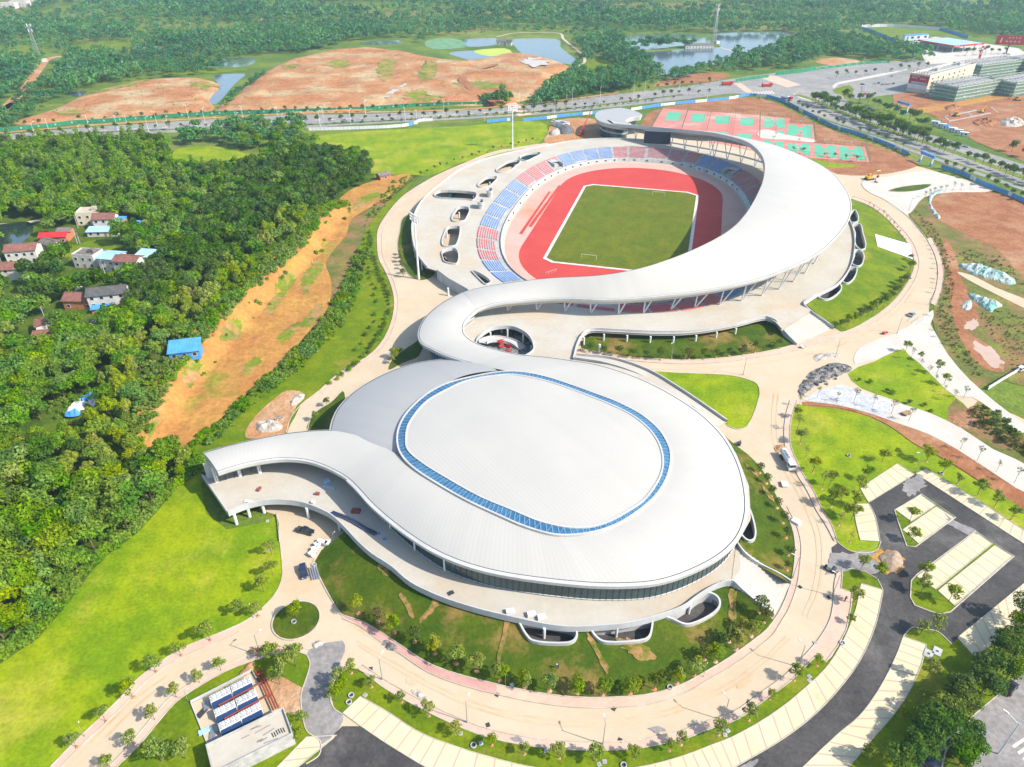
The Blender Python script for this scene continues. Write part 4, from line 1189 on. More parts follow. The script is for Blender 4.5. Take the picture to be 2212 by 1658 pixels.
# goals
def goal(px, py, rz, label):
    t = thing('football_goal', label, 'goal', G(px, py, .09), rz, 'football goals')
    f_ = MB()
    for x in (-3.66, 3.66):
        f_.box((x, 0, 1.22), (.14, .14, 2.44)).box((x, 1.1, .06), (.1, 2.2, .1)).cyl((x, 0, 2.4), (x, 2.1, .05), .06, .06, 5)
    f_.box((0, 0, 2.44), (7.4, .14, .14)).box((0, 2.15, .06), (7.4, .1, .1))
    f_.obj('frame', 'white', t)
    return t
goal(1422.5, 423.5, R(-12), 'white football goal at the far end of the pitch')
goal(1271.5, 561, R(168 + 175), 'white football goal at the near end of the pitch')

# ------------------------------------------------------------ berms and light wells
def berm(name, outer, inner, zin, m='slope', holes=(), step=2.5, pw=1.0):
    """grass bank rising from the outer line (ground) to the inner line (zin)"""
    ol = [Vector((p.x, p.y, 0)) for p in outer] + [Vector((p.x, p.y, 0)) for p in inner][::-1]
    def zf(x, y):
        d0 = dist_line(x, y, outer)[0]
        d1 = dist_line(x, y, inner)[0]
        return zin * (d0 / (d0 + d1 + 1e-6)) ** pw + .02
    v, f = cdt(ol, holes, step, zf)
    o = mesh_obj(name, v, f, m, smooth=True)
    o['kind'] = 'structure'
    return zf
def well(pts, zr, parent, label, depth=3.5, h=.9, zf=None):
    pts = [Vector((p.x, p.y, 0)) for p in pts]
    zs = [zr] * len(pts) if zf is None else list(zf(np.array([p.x for p in pts]), np.array([p.y for p in pts])))
    pth = [Vector((p.x, p.y, z)) for p, z in zip(pts, zs)]
    o = part(MB().sweep(pth, [(-.22, -4.5), (-.22, h), (.22, h), (.22, -.9)], True).obj('light_well_rim', 'fascia'), parent)
    o['label'] = label
    v, f = cdt(pts, (), None, None, .4)
    part(mesh_obj('light_well_floor', v, f, 'asphalt'), parent)  # dark floor colour stands in for the shade of a deeper pit
    part(MB().sweep([p.lerp(sum(pts, Vector()) / len(pts), .04) for p in pts], [(0, .1), (0, zr - .4)], True).obj('light_well_lining', 'asphalt_b'), parent)
EW = [spline(W(s, 2.6), 4, True) for s in ('1846,456 1853,470 1850,484 1838,486 1834,470', '1842,490 1856,488 1863,508 1868,540 1858,544 1847,536 1846,510', '1847,546 1856,546 1864,552 1860,576 1850,580 1838,576 1844,560',
                                           '1828,585 1848,584 1850,590 1838,612 1826,617 1812,610', '1800,618 1814,622 1816,630 1790,650 1776,651 1764,646')]
ein = resample(W('1740,657 1761,643 1784,632 1808,618 1824,602 1834.7,585 1841,565 1845,543 1846,511 1838,478 1815,440 1800,428', 3.4), 4)
eout = resample([p for p in spline(W('1800,709 1818,719 1875,693 1918,663 1948,630 1971,590 1975,563 1961,527 1935,494 1905,464 1875,444 1840,431'), 4)], 4)
zfe = berm('grass_bank', eout, ein, 3.4, 'lawn2', EW, 3)
for k, w_ in enumerate(EW):
    well(w_, 2.5, stadium, 'white rimmed light well in the grass bank', zf=zfe)
sout = resample(spline(W('1720,745 1681,755 1625,766 1541,776 1475,778 1371,773 1290,761 1256,754'), 4), 4)
sin_ = resample(spline(W('1675,697 1640,699 1591,712 1525,726 1475,731 1400,731 1320,728 1280,730 1262,738', .6), 4), 4)
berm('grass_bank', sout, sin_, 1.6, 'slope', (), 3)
# white wedge (stair roof) lying on the eastern bank
a, b, c, d = G(1890, 506, 2.2), G(1896, 533, 2.2), G(1972, 560, .3), G(1966, 528, .3)
part(MB().add([a, b, c, d] + [(p.x, p.y, p.z - 2.4) for p in (a, b, c, d)], [(3, 2, 1, 0), (0, 1, 5, 4), (1, 2, 6, 5), (2, 3, 7, 6), (3, 0, 4, 7)]).obj('stair_cover', 'white'), stadium)

# ------------------------------------------------------------ arena
AZ = 4.4
arena = thing('arena', 'oval indoor arena with white ribbon roof and blue glass skylight ring', 'arena', G(1150, 1000))
AR = [((1000.8, 631.6, 11.5), (1027.6, 669.2, 11)), ((958, 654, 11), (1013, 682, 11)), ((922, 685, 11), (1001, 697, 11)), ((906, 718, 11), (998, 712, 11)), ((911, 738, 11), (1003, 725, 11)), ((935, 753, 11), (1024, 741, 11)),
      ((977, 771, 11.8), (1056, 752.6, 11)), ((1030, 787, 13.2), (1116, 766.5, 11)), ((1070, 797, 15), (1175, 772.4, 11)), ((1110, 803.5, 16), (1235, 780.4, 11)), ((1187, 817.3, 16), (1300, 792, 11)),
      ((1277, 848, 16), (1400, 828, 11)), ((1387, 898, 16), (1500, 887, 11)), ((1430, 940, 16), (1556, 940, 11)), ((1448, 985, 16), (1590, 1000, 11)), ((1446, 1016, 16), (1606, 1065, 11)), ((1434, 1046, 16), (1606, 1112, 11)),
      ((1410, 1078, 16), (1588, 1160, 11)), ((1370, 1111, 16), (1540, 1204, 11)), ((1287, 1150, 16), (1430, 1250, 11)), ((1237, 1157, 16), (1330, 1259, 11)), ((1180, 1152, 16), (1210, 1252, 11)), ((1070, 1111, 16), (1054, 1228, 11)),
      ((1004, 1079.6, 16), (960, 1196, 11)), ((937, 1041, 16), (884, 1151, 11)), ((885, 1004, 15.8), (810, 1091, 11.2)), ((860, 984, 15.3), (775, 1053, 11.5)), ((840, 972, 14.6), (755, 1034, 11.5)), ((815, 959, 13.8), (732, 1019, 11.5)), ((785, 946, 13), (700, 1004, 11.5)),
      ((755, 937, 12.4), (668, 994, 11.5)), ((716, 931, 12), (636, 989.6, 11.5)), ((626, 937, 12), (596.6, 989.6, 11.5)), ((547, 951.8, 12), (540, 998, 11.8)), ((490, 965.5, 12), (500, 1008.5, 12)), ((439.8, 979.6, 12), (469.6, 1018.4, 12))]
flat = lambda a, z0, k: G(a[0], a[1], z0 + (a[2] - z0) * k)
apairs = [(flat(a, 11, .68), flat(b, 11, .68)) for a, b in AR]
aA, aB = ribbon(apairs, 'ribbon_roof', 'roof', arena, bulge=1.0, sub=6)
SUB = 6
trim(aB[:11 * SUB + 1], aA[:11 * SUB + 1], arena, drop=1.3, out=.5, soff=(1.5, 1.5))
trim(aB[11 * SUB:27 * SUB + 1], aA[11 * SUB:27 * SUB + 1], arena, drop=1.2, out=.9, soff=(.1, .3))
trim(aB[27 * SUB:], aA[27 * SUB:], arena, drop=1.2, out=.5, soff=(2.2, 2.4))
trim(aA[:8 * SUB + 1], aB[:8 * SUB + 1], arena, drop=1.3, out=.4, soff=(3, 1.2))
trim(aA[31 * SUB:], aB[31 * SUB:], arena, drop=1.3, out=.4, soff=(3, 1.2))
# seam across the roof where arena and stadium meet, end plate of the tail
e0, e1 = aA[-1], aB[-1]
part(MB().add([e0, e1, e1 - Vector((0, 0, 2)), e0 - Vector((0, 0, 2))], [(0, 1, 2, 3)]).obj('tail_end_panel', 'fascia'), arena)
part(MB().add([aA[0] + Vector((0, 0, .06)), aB[0] + Vector((0, 0, .06)), aB[0] + Vector((.5, .2, .08)), aA[0] + Vector((.5, .2, .08))], [(0, 1, 2, 3)]).obj('roof_joint', 'gutter'), arena)
# lower roof on the north-west, shade of its slope painted in as grey
GP = [((1075, 801, 15.3), (1000, 779, 9.6)), ((1036, 805, 15.6), (975, 776.5, 9.6)), ((1000, 813, 15.7), (950, 778, 9.6)), ((964, 829, 15.7), (890, 788, 9.6)), ((924, 851, 15.7), (830, 810, 9.6)), ((890.6, 879.6, 15.7), (770, 845, 9.6)), ((870, 906, 15.7), (735, 880, 9.6)), ((859, 936, 15.7), (721, 908, 9.6)),
      ((860.6, 969.6, 15.2), (716, 935, 9.8)), ((868, 992, 14.2), (718, 960, 9.8))]
gp_ = [(flat(a, 9.6, .74), flat(b, 9.6, .74)) for a, b in GP]
gA, gB = ribbon(gp_, 'lower_roof', 'roof_shade', arena, bulge=.8, sub=6)
trim(gB, gA, arena, drop=1.6, out=.5, soff=(3, 1.4))
# skylight ring and dome
SO = spline(W('860.6,969.6 859,936 870,906 890.6,879.6 924,851 964,830 1020,815 1070,805.7 1104,803.3 1144,807.3 1187,817 1221,828 1277,848 1337,871 1387,898 1424,930 1444,963 1449,986 1445.6,1016 1434,1046 1410.6,1078 1370.6,1111 1330.6,1134.6 1287,1149.6 1237,1157 1197,1156 1137,1139.6 1070.6,1111 1004,1079.6 937,1041 897,1014.6 874,993', 14.65), 4, True)
SI = spline(W('877,953 880.6,923 897,894.6 924,866 964,843 1000,826 1035,817 1070,812 1104,809.7 1147,815.7 1180,823.5 1221,836.5 1271,855 1330.6,879.6 1370.6,901 1404,929.6 1424,959.6 1432,989.6 1430.6,1016 1420.6,1041 1390.6,1081 1354,1106 1310.6,1129 1270.6,1139.6 1230.6,1140 1170.6,1128 1104,1101 1037,1073 970.6,1036 924,1008 890.6,983 879,968', 15.2), 4, True)
cS = sum(SI, Vector()) / len(SI)
n = 160
def by_angle(lp, z):
    out = []
    for i in range(n):
        a = 2 * math.pi * i / n
        d = Vector((math.cos(a), math.sin(a)))
        for p, q in zip(lp, lp[1:] + lp[:1]):
            u, v = Vector((p.x - cS.x, p.y - cS.y)), Vector((q.x - cS.x, q.y - cS.y))
            c1, c2 = d.x * u.y - d.y * u.x, d.x * v.y - d.y * v.x
            if c1 * c2 <= 0 and (d.dot(u) > 0 or d.dot(v) > 0) and abs(c1 - c2) > 1e-9:
                w_ = u.lerp(v, c1 / (c1 - c2))
                out.append(Vector((cS.x + w_.x, cS.y + w_.y, z)))
                break
        else:
            out.append(Vector((cS.x, cS.y, z)))
    return out
RO, RI = by_angle(SO, 14.72), by_angle(SI, 15.15)
ringf = [(i, (i + 1) % n, n + (i + 1) % n, n + i) for i in range(n)]
part(mesh_obj('skylight_glass', RO + RI, ringf, 'glass_b'), arena)
bars = MB()
for i in range(0, n, 1):
    a, b = RO[i], RI[i]
    d = (b - a).normalized()
    s = Vector((-d.y, d.x, 0)) * .11
    up = Vector((0, 0, .12))
    bars.add([a - s + up, b - s + up, b + s + up, a + s + up], [(0, 1, 2, 3)])
    if i % 2 == 0 and (i > 75):
        c_, e_ = RO[(i + 1) % n].lerp(RI[(i + 1) % n], .9), a.lerp(b, .1)
        d = (c_ - e_).normalized()
        s = Vector((-d.y, d.x, 0)) * .08
        bars.add([e_ - s + up, c_ - s + up, c_ + s + up, e_ + s + up], [(0, 1, 2, 3)])
part(bars.obj('skylight_bars', mat('pale_blue_frame', (.15, .28, .40), None, 1)), arena)
for rg, nm in ((RO, 'skylight_kerb'), (RI, 'skylight_kerb')):
    part(MB().sweep(rg, [(-.25, -.3), (-.25, .28), (.25, .28), (.25, -.3)], True).obj(nm, 'fascia'), arena)
nr = 22
v, uv = [], []
for k in range(nr):
    t = 1 - k / nr
    for p in RI:
        q = Vector((cS.x, cS.y, 15.2)).lerp(Vector((p.x, p.y, 15.2)), t)
        q.z = 15.2 + 2.0 * (1 - t * t)
        v.append(q)
        uv.append((q.x * .8 + q.y * .6, q.y))
v.append(Vector((cS.x, cS.y, 17.2)))
uv.append((cS.x * .8 + cS.y * .6, 0))
f = [(k * n + i, k * n + (i + 1) % n, (k + 1) * n + (i + 1) % n, (k + 1) * n + i) for k in range(nr - 1) for i in range(n)] + [((nr - 1) * n + i, (nr - 1) * n + (i + 1) % n, nr * n) for i in range(n)]
part(mesh_obj('dome_roof', v, f, 'roof', smooth=True, uv=uv), arena)
# deck round the arena
AD_OUT = spline(W('493,1110 527,1096 567,1086 606.5,1084 646,1088 686,1101 715.7,1116 745.5,1143 775,1175 805,1201 845,1227 887,1262 954,1294 1020.6,1316 1070.6,1329 1120.6,1340.5 1187,1354 1237,1358.5 1304,1355.5 1354,1350.5 1404,1339 1474.7,1314 1508,1290 1541,1270 1565,1261 1578,1260', AZ), 4)
AD = AD_OUT + W('1600,1230 1598,1195 1590,1177 1622,1120 1618,1050 1590,980 1540,915 1450,840 1360,795 1240,778 1100,800 960,800 900,815 800,850 745,885 728,925 728,945 640,960 540,975 438,1030', AZ)
deck('arena_deck', AD, (), arena, z=AZ)
parapet(AD_OUT, arena, z=AZ, z0=-1.0, z1=.95)
parapet(W('438,1030 493,1110', AZ), arena, z=AZ, z0=-.8, z1=.9)
for u in ('511.7,1133', '540,1117', '571,1108'):
    b = W(u)[0]
    part(MB().cyl((b.x, b.y, 0), (b.x, b.y, AZ - .6), .42, .42, 12).obj('column', 'white'), arena)
for s_ in ('667,1119', '735,1146', '560,1075', '620,1060', '680,1080', '760,1120'):
    b = W(s_)[0]
    part(MB().cyl((b.x, b.y, 0), (b.x, b.y, AZ - .6), .42, .42, 12).obj('column', 'white'), arena)
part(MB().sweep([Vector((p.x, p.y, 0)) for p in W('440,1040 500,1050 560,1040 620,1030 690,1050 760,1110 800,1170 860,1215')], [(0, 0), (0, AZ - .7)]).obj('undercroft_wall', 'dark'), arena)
ramp('broad_steps', G(1580, 1259, AZ), G(1590, 1178, AZ), G(1708, 1261), G(1672, 1333), arena)
sidewall(spline([G(1565, 1259, AZ), G(1582, 1259, AZ), G(1601, 1276, 3), G(1631, 1302, 1.6), G(1671, 1332, .2)], 5), arena)
sidewall(spline([G(1588, 1170, AZ), G(1601, 1190, AZ), G(1621, 1210, 3.2), G(1651, 1228, 2), G(1681, 1243, 1), G(1708, 1260, .2)], 5), arena)
# glazed facade under the ribbon
fac = []
for i in range(10 * SUB, 28 * SUB):
    e = aB[i]
    inn = Vector((aA[i].x - e.x, aA[i].y - e.y, 0)).normalized()
    fac.append(Vector((e.x, e.y, AZ)) + inn * (.25 + 3 * max(0, (i / SUB - 23) / 4)))
zt = 11 - 1.2 - AZ
part(MB().sweep(fac, [(0, .45), (0, zt)]).obj('glass_facade', 'glass_d'), arena)
mull = MB()
for p in resample(fac, 1.5):
    mull.box((p.x, p.y, AZ + zt / 2), (.16, .16, zt))
part(mull.obj('mullions', 'dark'), arena)
part(MB().sweep(fac, [(.7, 0), (.7, .45), (-.2, .45)]).obj('facade_plinth', 'white'), arena)
cols = resample(fac, 11)
for p in cols[-5:]:
    part(MB().cyl((p.x, p.y, AZ), (p.x, p.y, AZ + zt), .3, .3, 8).obj('column', 'white'), arena)
nw = []
for i in range(len(gB)):
    inn = Vector((gA[i].x - gB[i].x, gA[i].y - gB[i].y, 0)).normalized()
    nw.append(Vector((gB[i].x, gB[i].y, 0)) + inn * 3)
part(MB().sweep(nw, [(0, 0), (0, 7.8)]).obj('rear_wall', 'wall'), arena)
# room below the tail with a white frame
tl = [G(x, y, AZ) for x, y in ((470, 1043), (500, 1034), (540, 1027), (563, 1024))]
part(MB().sweep([p + Vector((-1, 3.5, 0)) for p in tl], [(0, 0), (0, 5.5)]).obj('tail_room_wall', 'concrete_w'), arena)
fr = MB()
for p in resample(tl, 2.6):
    fr.box((p.x, p.y, AZ + 2.6), (.12, .12, 5.2))
for h in (.2, 2.6, 4.9):
    fr.sweep(tl, [(-.06, h), (-.06, h + .14), (.06, h + .14)])
part(fr.obj('window_frame', 'dark'), arena)
for p in (tl[0], tl[2].lerp(tl[1], .5), tl[3]):
    part(MB().cyl((p.x - .3, p.y + .4, AZ), (p.x - .3, p.y + .4, AZ + 5.4), .55, .55, 12).obj('column', 'white'), arena)
tw = [aA[i] for i in range(29 * SUB, 36 * SUB - 6 + 1) if i < len(aA)]
part(MB().sweep([Vector((p.x + .5, p.y - 3, AZ)) for p in tw], [(0, 0), (0, 6)]).obj('rear_wall', 'wall'), arena)
# glazed drum and steel lattice below the hook
hk = []
for i in range(1 * SUB, 7 * SUB):
    inn = Vector((aB[i].x - aA[i].x, aB[i].y - aA[i].y, 0)).normalized()
    hk.append(Vector((aA[i].x, aA[i].y, 0)) + inn * 3.6)
part(MB().sweep(hk, [(0, 0), (0, 8.6)]).obj('glazed_drum', 'glass_b'), arena)
lat = MB()
for p in resample(hk, 1.6):
    lat.box((p.x - .3, p.y - .3, 6.4), (.14, .14, 5.2))
for h in (4.2, 5.4, 6.6, 7.8):
    lat.sweep([Vector((p.x - .3, p.y - .3, 0)) for p in hk], [(-.06, h), (-.06, h + .14), (.06, h + .14)])
part(lat.obj('steel_lattice', 'steel'), arena)
hk2 = []
for i in range(0, 7 * SUB):
    inn = Vector((aA[i].x - aB[i].x, aA[i].y - aB[i].y, 0)).normalized()
    hk2.append(Vector((aB[i].x, aB[i].y, 0)) + inn * 2.2)
lat = MB()
for p in resample(hk2, 1.5):
    lat.box((p.x, p.y, 7.2), (.13, .13, 5.4))
for h in (4.8, 6.4, 8, 9.4):
    lat.sweep(hk2, [(-.06, h), (-.06, h + .16), (.06, h + .16)])
part(lat.obj('steel_lattice', 'white'), arena)
# bank south of the arena with its light wells
AW = [spline(W(s, 2.2), 4, True) for s in ('1120,1346 1126,1360 1138,1378 1150,1388 1220,1394 1238,1390 1246,1378 1240,1364 1234,1360', '1274,1360 1280,1374 1294,1387 1310,1392 1392,1386 1402,1379 1406,1370 1407,1346 1400,1346 1300,1360', '1436,1340 1450,1344 1478,1353 1498,1350 1540,1328 1554,1312 1552,1300 1544,1293 1528,1289 1510,1293 1490,1308 1462,1326')]
aout = resample(spline(W(SOUTH_IN + ''), 4), 4)
ain = resample(spline(W('745.5,1150 775,1183 805,1210 845,1237 887,1270 954,1303 1020.6,1324 1070.6,1338 1120.6,1348 1187,1362 1237,1366 1304,1363 1354,1358 1404,1347 1474.7,1322 1508,1298 1541,1280 1565,1266 1580,1264 1600,1280 1631,1306 1665,1336', 2.6), 4), 4)
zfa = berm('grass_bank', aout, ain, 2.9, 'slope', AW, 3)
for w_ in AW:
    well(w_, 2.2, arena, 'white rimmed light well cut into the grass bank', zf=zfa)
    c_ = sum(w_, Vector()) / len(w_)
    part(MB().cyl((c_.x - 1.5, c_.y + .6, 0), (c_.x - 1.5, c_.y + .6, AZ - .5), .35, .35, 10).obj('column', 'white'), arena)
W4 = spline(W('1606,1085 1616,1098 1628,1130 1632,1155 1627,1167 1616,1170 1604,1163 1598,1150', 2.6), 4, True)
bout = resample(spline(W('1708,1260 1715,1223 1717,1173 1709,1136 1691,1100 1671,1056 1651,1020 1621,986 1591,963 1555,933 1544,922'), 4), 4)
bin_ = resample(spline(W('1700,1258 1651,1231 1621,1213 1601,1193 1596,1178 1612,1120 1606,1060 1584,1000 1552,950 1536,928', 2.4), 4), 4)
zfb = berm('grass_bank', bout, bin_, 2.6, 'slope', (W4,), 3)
well(W4, 2.4, arena, 'white rimmed light well at the east end of the arena', zf=zfb)
# curved access way from the plaza down to the east road
wi = spline([G(*p) for p in ((1240, 776, AZ), (1310, 788, 4.2), (1380, 812, 3.6), (1440, 845, 2.8), (1500, 885, 1.6), (1546, 925, .3))], 6)
wo = spline([G(*p) for p in ((1245, 768, AZ), (1325, 777, 4.2), (1400, 802, 3.6), (1465, 840, 2.8), (1520, 877, 1.6), (1570, 912, .3))], 6)
part(mesh_obj('access_way', wi + wo, [(i, i + 1, len(wi) + i + 1, len(wi) + i) for i in range(len(wi) - 1)], 'concrete'), arena)
for q in (wi, wo):
    part(MB().sweep(q, [(-.2, -4.4), (-.2, 1.0), (.2, 1.0), (.2, -4.4)]).obj('access_wall', 'wall'), arena)
for q in ('1092,1350 1102,1350 1096,1385 1086,1415 1078,1440 1070,1440 1078,1410 1086,1380', '945,1300 958,1304 948,1325 925,1345 908,1356 905,1350 925,1330', '862,1300 872,1298 888,1320 898,1350 890,1352 878,1322', '1262,1380 1276,1384 1290,1415 1318,1455 1310,1462 1282,1420', '816,1236 832,1236 845,1255 850,1262 836,1262 822,1250', '1568,1285 1582,1287 1588,1320 1585,1355 1570,1350 1574,1320', '1330,1395 1380,1400 1420,1425 1400,1440 1350,1420'):
    sheet('worn_trail', q, 3, 'trail', 2, step=1.2, zf=lambda x, y: zfa(x, y) - .1)
for q in ('1640,1050 1650,1056 1672,1085 1668,1090 1650,1070', '1610,1010 1640,1030 1636,1036 1612,1020'):
    sheet('worn_trail', q, 3, 'trail', 2, step=1.2, zf=lambda x, y: zfb(x, y) - .1)
# ------------------------------------------------------------ village houses
KEEP = []          # (x, y, rx, ry_near, ry_far): ground kept free of trees
def house(px, py, w_, d, h, yaw, roof, wall, label, kind='gable', cols=3, rows=2, door=True, group='village houses', name='house', keep=True, cat='house', rh=1.9):
    b = GH(px, py)
    ya = R(yaw)
    t = thing(name, label, cat, b, ya, group)
    # local: front at y=0 facing -y, depth towards +y
    wb = MB().box((0, d / 2, h / 2 - .4), (w_, d, h + .8))
    if kind == 'gable':
        for x in (-w_ / 2, w_ / 2):
            wb.add([(x, 0, h), (x, d, h), (x, d / 2, h + rh)], [(0, 1, 2)])
    if kind == 'flat':
        for c, s in (((0, 0.1, h + .35), (w_, .2, .7)), ((0, d - .1, h + .35), (w_, .2, .7)), ((-w_ / 2 + .1, d / 2, h + .35), (.2, d - .4, .7)), ((w_ / 2 - .1, d / 2, h + .35), (.2, d - .4, .7))):
            wb.box(c, s)
    wb.obj('wall', wall, t)
    rb = MB()
    if kind == 'gable':
        o, th = .5, .22
        sl = rh / (d / 2)
        for sg in (0, 1):
            ye, yr = (-o, d / 2) if sg == 0 else (d + o, d / 2)
            ze = h - o * sl
            q = [(-w_ / 2 - o, ye, ze), (w_ / 2 + o, ye, ze), (w_ / 2 + o, yr, h + rh), (-w_ / 2 - o, yr, h + rh)]
            q2 = [(x, y, z + th) for x, y, z in q]
            fs = [(0, 1, 2, 3), (7, 6, 5, 4), (0, 4, 5, 1), (1, 5, 6, 2), (3, 7, 4, 0)]
            rb.add(q + q2, fs)
        rb.cyl((-w_ / 2 - o, d / 2, h + rh + th), (w_ / 2 + o, d / 2, h + rh + th), .16, .16, 6)
    elif kind == 'shed':
        q = [(-w_ / 2 - .4, -.6, h), (w_ / 2 + .4, -.6, h), (w_ / 2 + .4, d + .4, h + rh), (-w_ / 2 - .4, d + .4, h + rh)]
        rb.add(q + [(x, y, z + .15) for x, y, z in q], [(0, 1, 2, 3), (7, 6, 5, 4), (0, 4, 5, 1), (1, 5, 6, 2), (2, 6, 7, 3), (3, 7, 4, 0)])
        for i in range(int(w_ / 1.2)):
            x = -w_ / 2 + i * 1.2
            rb.add([(x, -.6, h + .16), (x + .1, -.6, h + .16), (x + .1, d + .4, h + rh + .16), (x, d + .4, h + rh + .16), (x + .05, -.6, h + .24), (x + .05, d + .4, h + rh + .24)], [(0, 4, 5, 3), (4, 1, 2, 5)])
    else:
        rb.box((0, d / 2, h + .03), (w_ - .4, d - .4, .1))
        rb.box((w_ * .2, d * .6, h + 1), (2.4, 2.2, 1.9))
    rb.obj('roof', roof, t)
    for r_ in range(rows):
        for c in range(cols):
            x = -w_ / 2 + w_ * (c + .5) / cols
            z = 1.6 + r_ * 3.0
            if z > h - .8 or (door and r_ == 0 and c == cols // 2):
                continue
            f_ = MB()
            f_.box((x, -.04, z + .72), (1.5, .1, .12)).box((x, -.04, z - .72), (1.6, .16, .12)).box((x - .7, -.04, z), (.1, .1, 1.4)).box((x + .7, -.04, z), (.1, .1, 1.4))
            wf = f_.obj('window', 'white', t)
            MB().box((x, -.02, z), (1.3, .06, 1.32)).obj('pane', 'glass_w', wf)
    if door:
        x = -w_ / 2 + w_ * (cols // 2 + .5) / cols
        MB().box((x, -.04, 1.05), (1.2, .12, 2.1)).obj('door', 'wood', t)
    if keep:
        KEEP.append((b.x, b.y, w_ / 2 + 2.5, h + 10.5, d + 2))
    return t
house(195, 487, 12, 9, 6.5, 8, 'concrete', 'plaster_c', 'cream flat-roofed house at the back of the village', 'flat')
house(229, 497, 11, 7, 6, 6, 'tile_r', 'plaster', 'white gabled house with a dull red roof behind a blue shed', cols=3)
house(222, 512, 15, 5, 2.8, 4, 'blue_l', 'plaster', 'long low shed with a pale blue sloping roof', 'shed', cols=4, rows=1, name='shed', cat='shed', rh=1)
house(262, 494, 4.5, 5, 4, 5, 'blue', 'brick', 'narrow lean-to with a bright blue roof beside the white gabled house', 'shed', 1, 1, False, name='shed', cat='shed', rh=.8)
house(309, 495, 8, 4, 2.6, 5, 'blue', 'brick', 'small blue roof half hidden among the trees', 'shed', 2, 1, False, name='shed', cat='shed', rh=.6)
house(117, 527, 13, 6, 3.6, 6, 'red', 'brick', 'low brick house with a bright red roof near the pond', cols=4, rows=1, rh=1.2)
house(141, 518, 6, 6, 4.2, 6, 'tile_o', 'brick', 'brick outbuilding with a grey roof beside the bright red roof', cols=2, rows=1, rh=1)
house(101, 541, 10, 6, 3.2, -28, 'tile_o', 'plaster', 'low house with a grey weathered roof between two larger houses', cols=3, rows=1, rh=1.4)
house(52, 570, 13.5, 9, 6.5, 12, 'tile_r', 'plaster', 'large white two-storey house with a red brown roof near the pond', cols=4)
house(34, 606, 11, 8, 5.5, 8, 'tile_r', 'plaster', 'white gabled house with a brown roof nearest the left edge', cols=2)
house(186, 580, 11, 8, 6.2, -8, 'tile_o', 'plaster', 'white two-storey house with open porch and brick side', 'flat', cols=3)
house(237, 588, 8.5, 9, 6.6, -10, 'blue_l', 'plaster', 'house with a pale blue metal roof joined to a red-roofed house', 'gable', cols=2, rh=1.2)
house(275, 592, 11.5, 8, 6, -8, 'tile_r', 'plaster', 'white two-storey house with a red roof in the middle of the terrace', cols=3, rh=1.4)
house(314, 580, 8, 7, 5.8, -8, 'blue_l', 'plaster', 'house end with a torn blue metal roof at the edge of the wood', 'shed', cols=2, rh=.8)
house(172, 669, 12.5, 8, 4, -2, 'tile_r', 'brick', 'brick house with a broad red tiled roof', cols=3, rows=1)
house(237, 664, 15, 8, 5.8, 14, 'tile_g', 'plaster', 'white two-storey house with a dark grey tiled roof', cols=4)
house(222, 676, 8, 3, 1.8, 12, 'blue', 'brick', 'blue porch roof in front of the grey-tiled house', 'shed', 1, 1, False, name='shed', cat='shed', rh=.5)
house(84, 718, 7, 5, 4, -60, 'tile_r', 'plaster', 'small white-walled ruin with a broken roof', 'shed', 1, 1, rh=.6)
house(102, 738, 9, 5, 2.6, 10, 'tile_r', 'brick', 'long low shed with a dark brown roof below the white ruin', 'gable', 2, 1, False, name='shed', cat='shed', rh=1)
house(217, 715, 6, 4, 3, 10, 'tile_g', 'brick', 'small brick shed with a dark roof under the trees', 'gable', 1, 1, False, name='shed', cat='shed', rh=1)
house(66, 648, 6, 5, 2.6, -20, 'tile_r', 'brick', 'little brown-roofed hut between tall trees', 'gable', 1, 1, False, name='shed', cat='shed', rh=1)
house(401, 776, 10.5, 6.5, 3, 14, 'blue', 'blue', 'large shed with a bright blue roof on the edge of the cut bank', 'shed', 3, 1, False, name='shed', cat='shed', rh=1.6)
house(362, 368, 7, 4, 3, 4, 'tile_r', 'brick', 'small red-roofed hut in the northern trees', 'gable', 1, 1, False, name='shed', cat='shed', rh=.8)
house(834, 389, 8, 5, 3, 40, 'tile_o', 'brick', 'lone brown hut on the soil beside the wood end', 'gable', 1, 1, False, name='shed', cat='shed', rh=1.2)
house(1083, 97, 13, 9, 4.5, -10, 'tile_o', 'plaster', 'old farmhouse between the fish ponds', cols=3, rows=1)
house(1099, 99, 7, 5, 4, -10, 'tile_g', 'plaster', 'white annex beside the farmhouse at the ponds', cols=1, rows=1)
house(310, 106, 28, 6, 4, 2, 'concrete', 'plaster', 'long low white hut on the meadow in the far left', 'flat', 6, 1, keep=True, group='far huts')
house(615, 89, 26, 7, 4, 4, 'tile_r', 'plaster', 'long red-roofed hut beside the far wood', 'gable', 5, 1, group='far huts')
house(1511, 105, 36, 7, 4, 6, 'tile_o', 'plaster', 'long white boathouse on the dam between two ponds', 'gable', 9, 1, group='far huts', rh=1.4)
house(1340, 107, 20, 6, 3.5, 8, 'tile_o', 'plaster', 'white hut on the islet in the green pond', 'gable', 3, 1, group='far huts', rh=1)
for k, (x, y, w_, l) in enumerate(((8, 20, 40, 'pale house at the far left corner of the view'), (42, 16, 30, 'white house row beyond the far left field'), (72, 6, 36, 'white flat building at the top left'))):
    house(x, y, w_, 14, 9, 5, 'concrete', 'plaster', l, 'flat', 6, 2, False, group='far huts')
tz = GH(176, 880).z
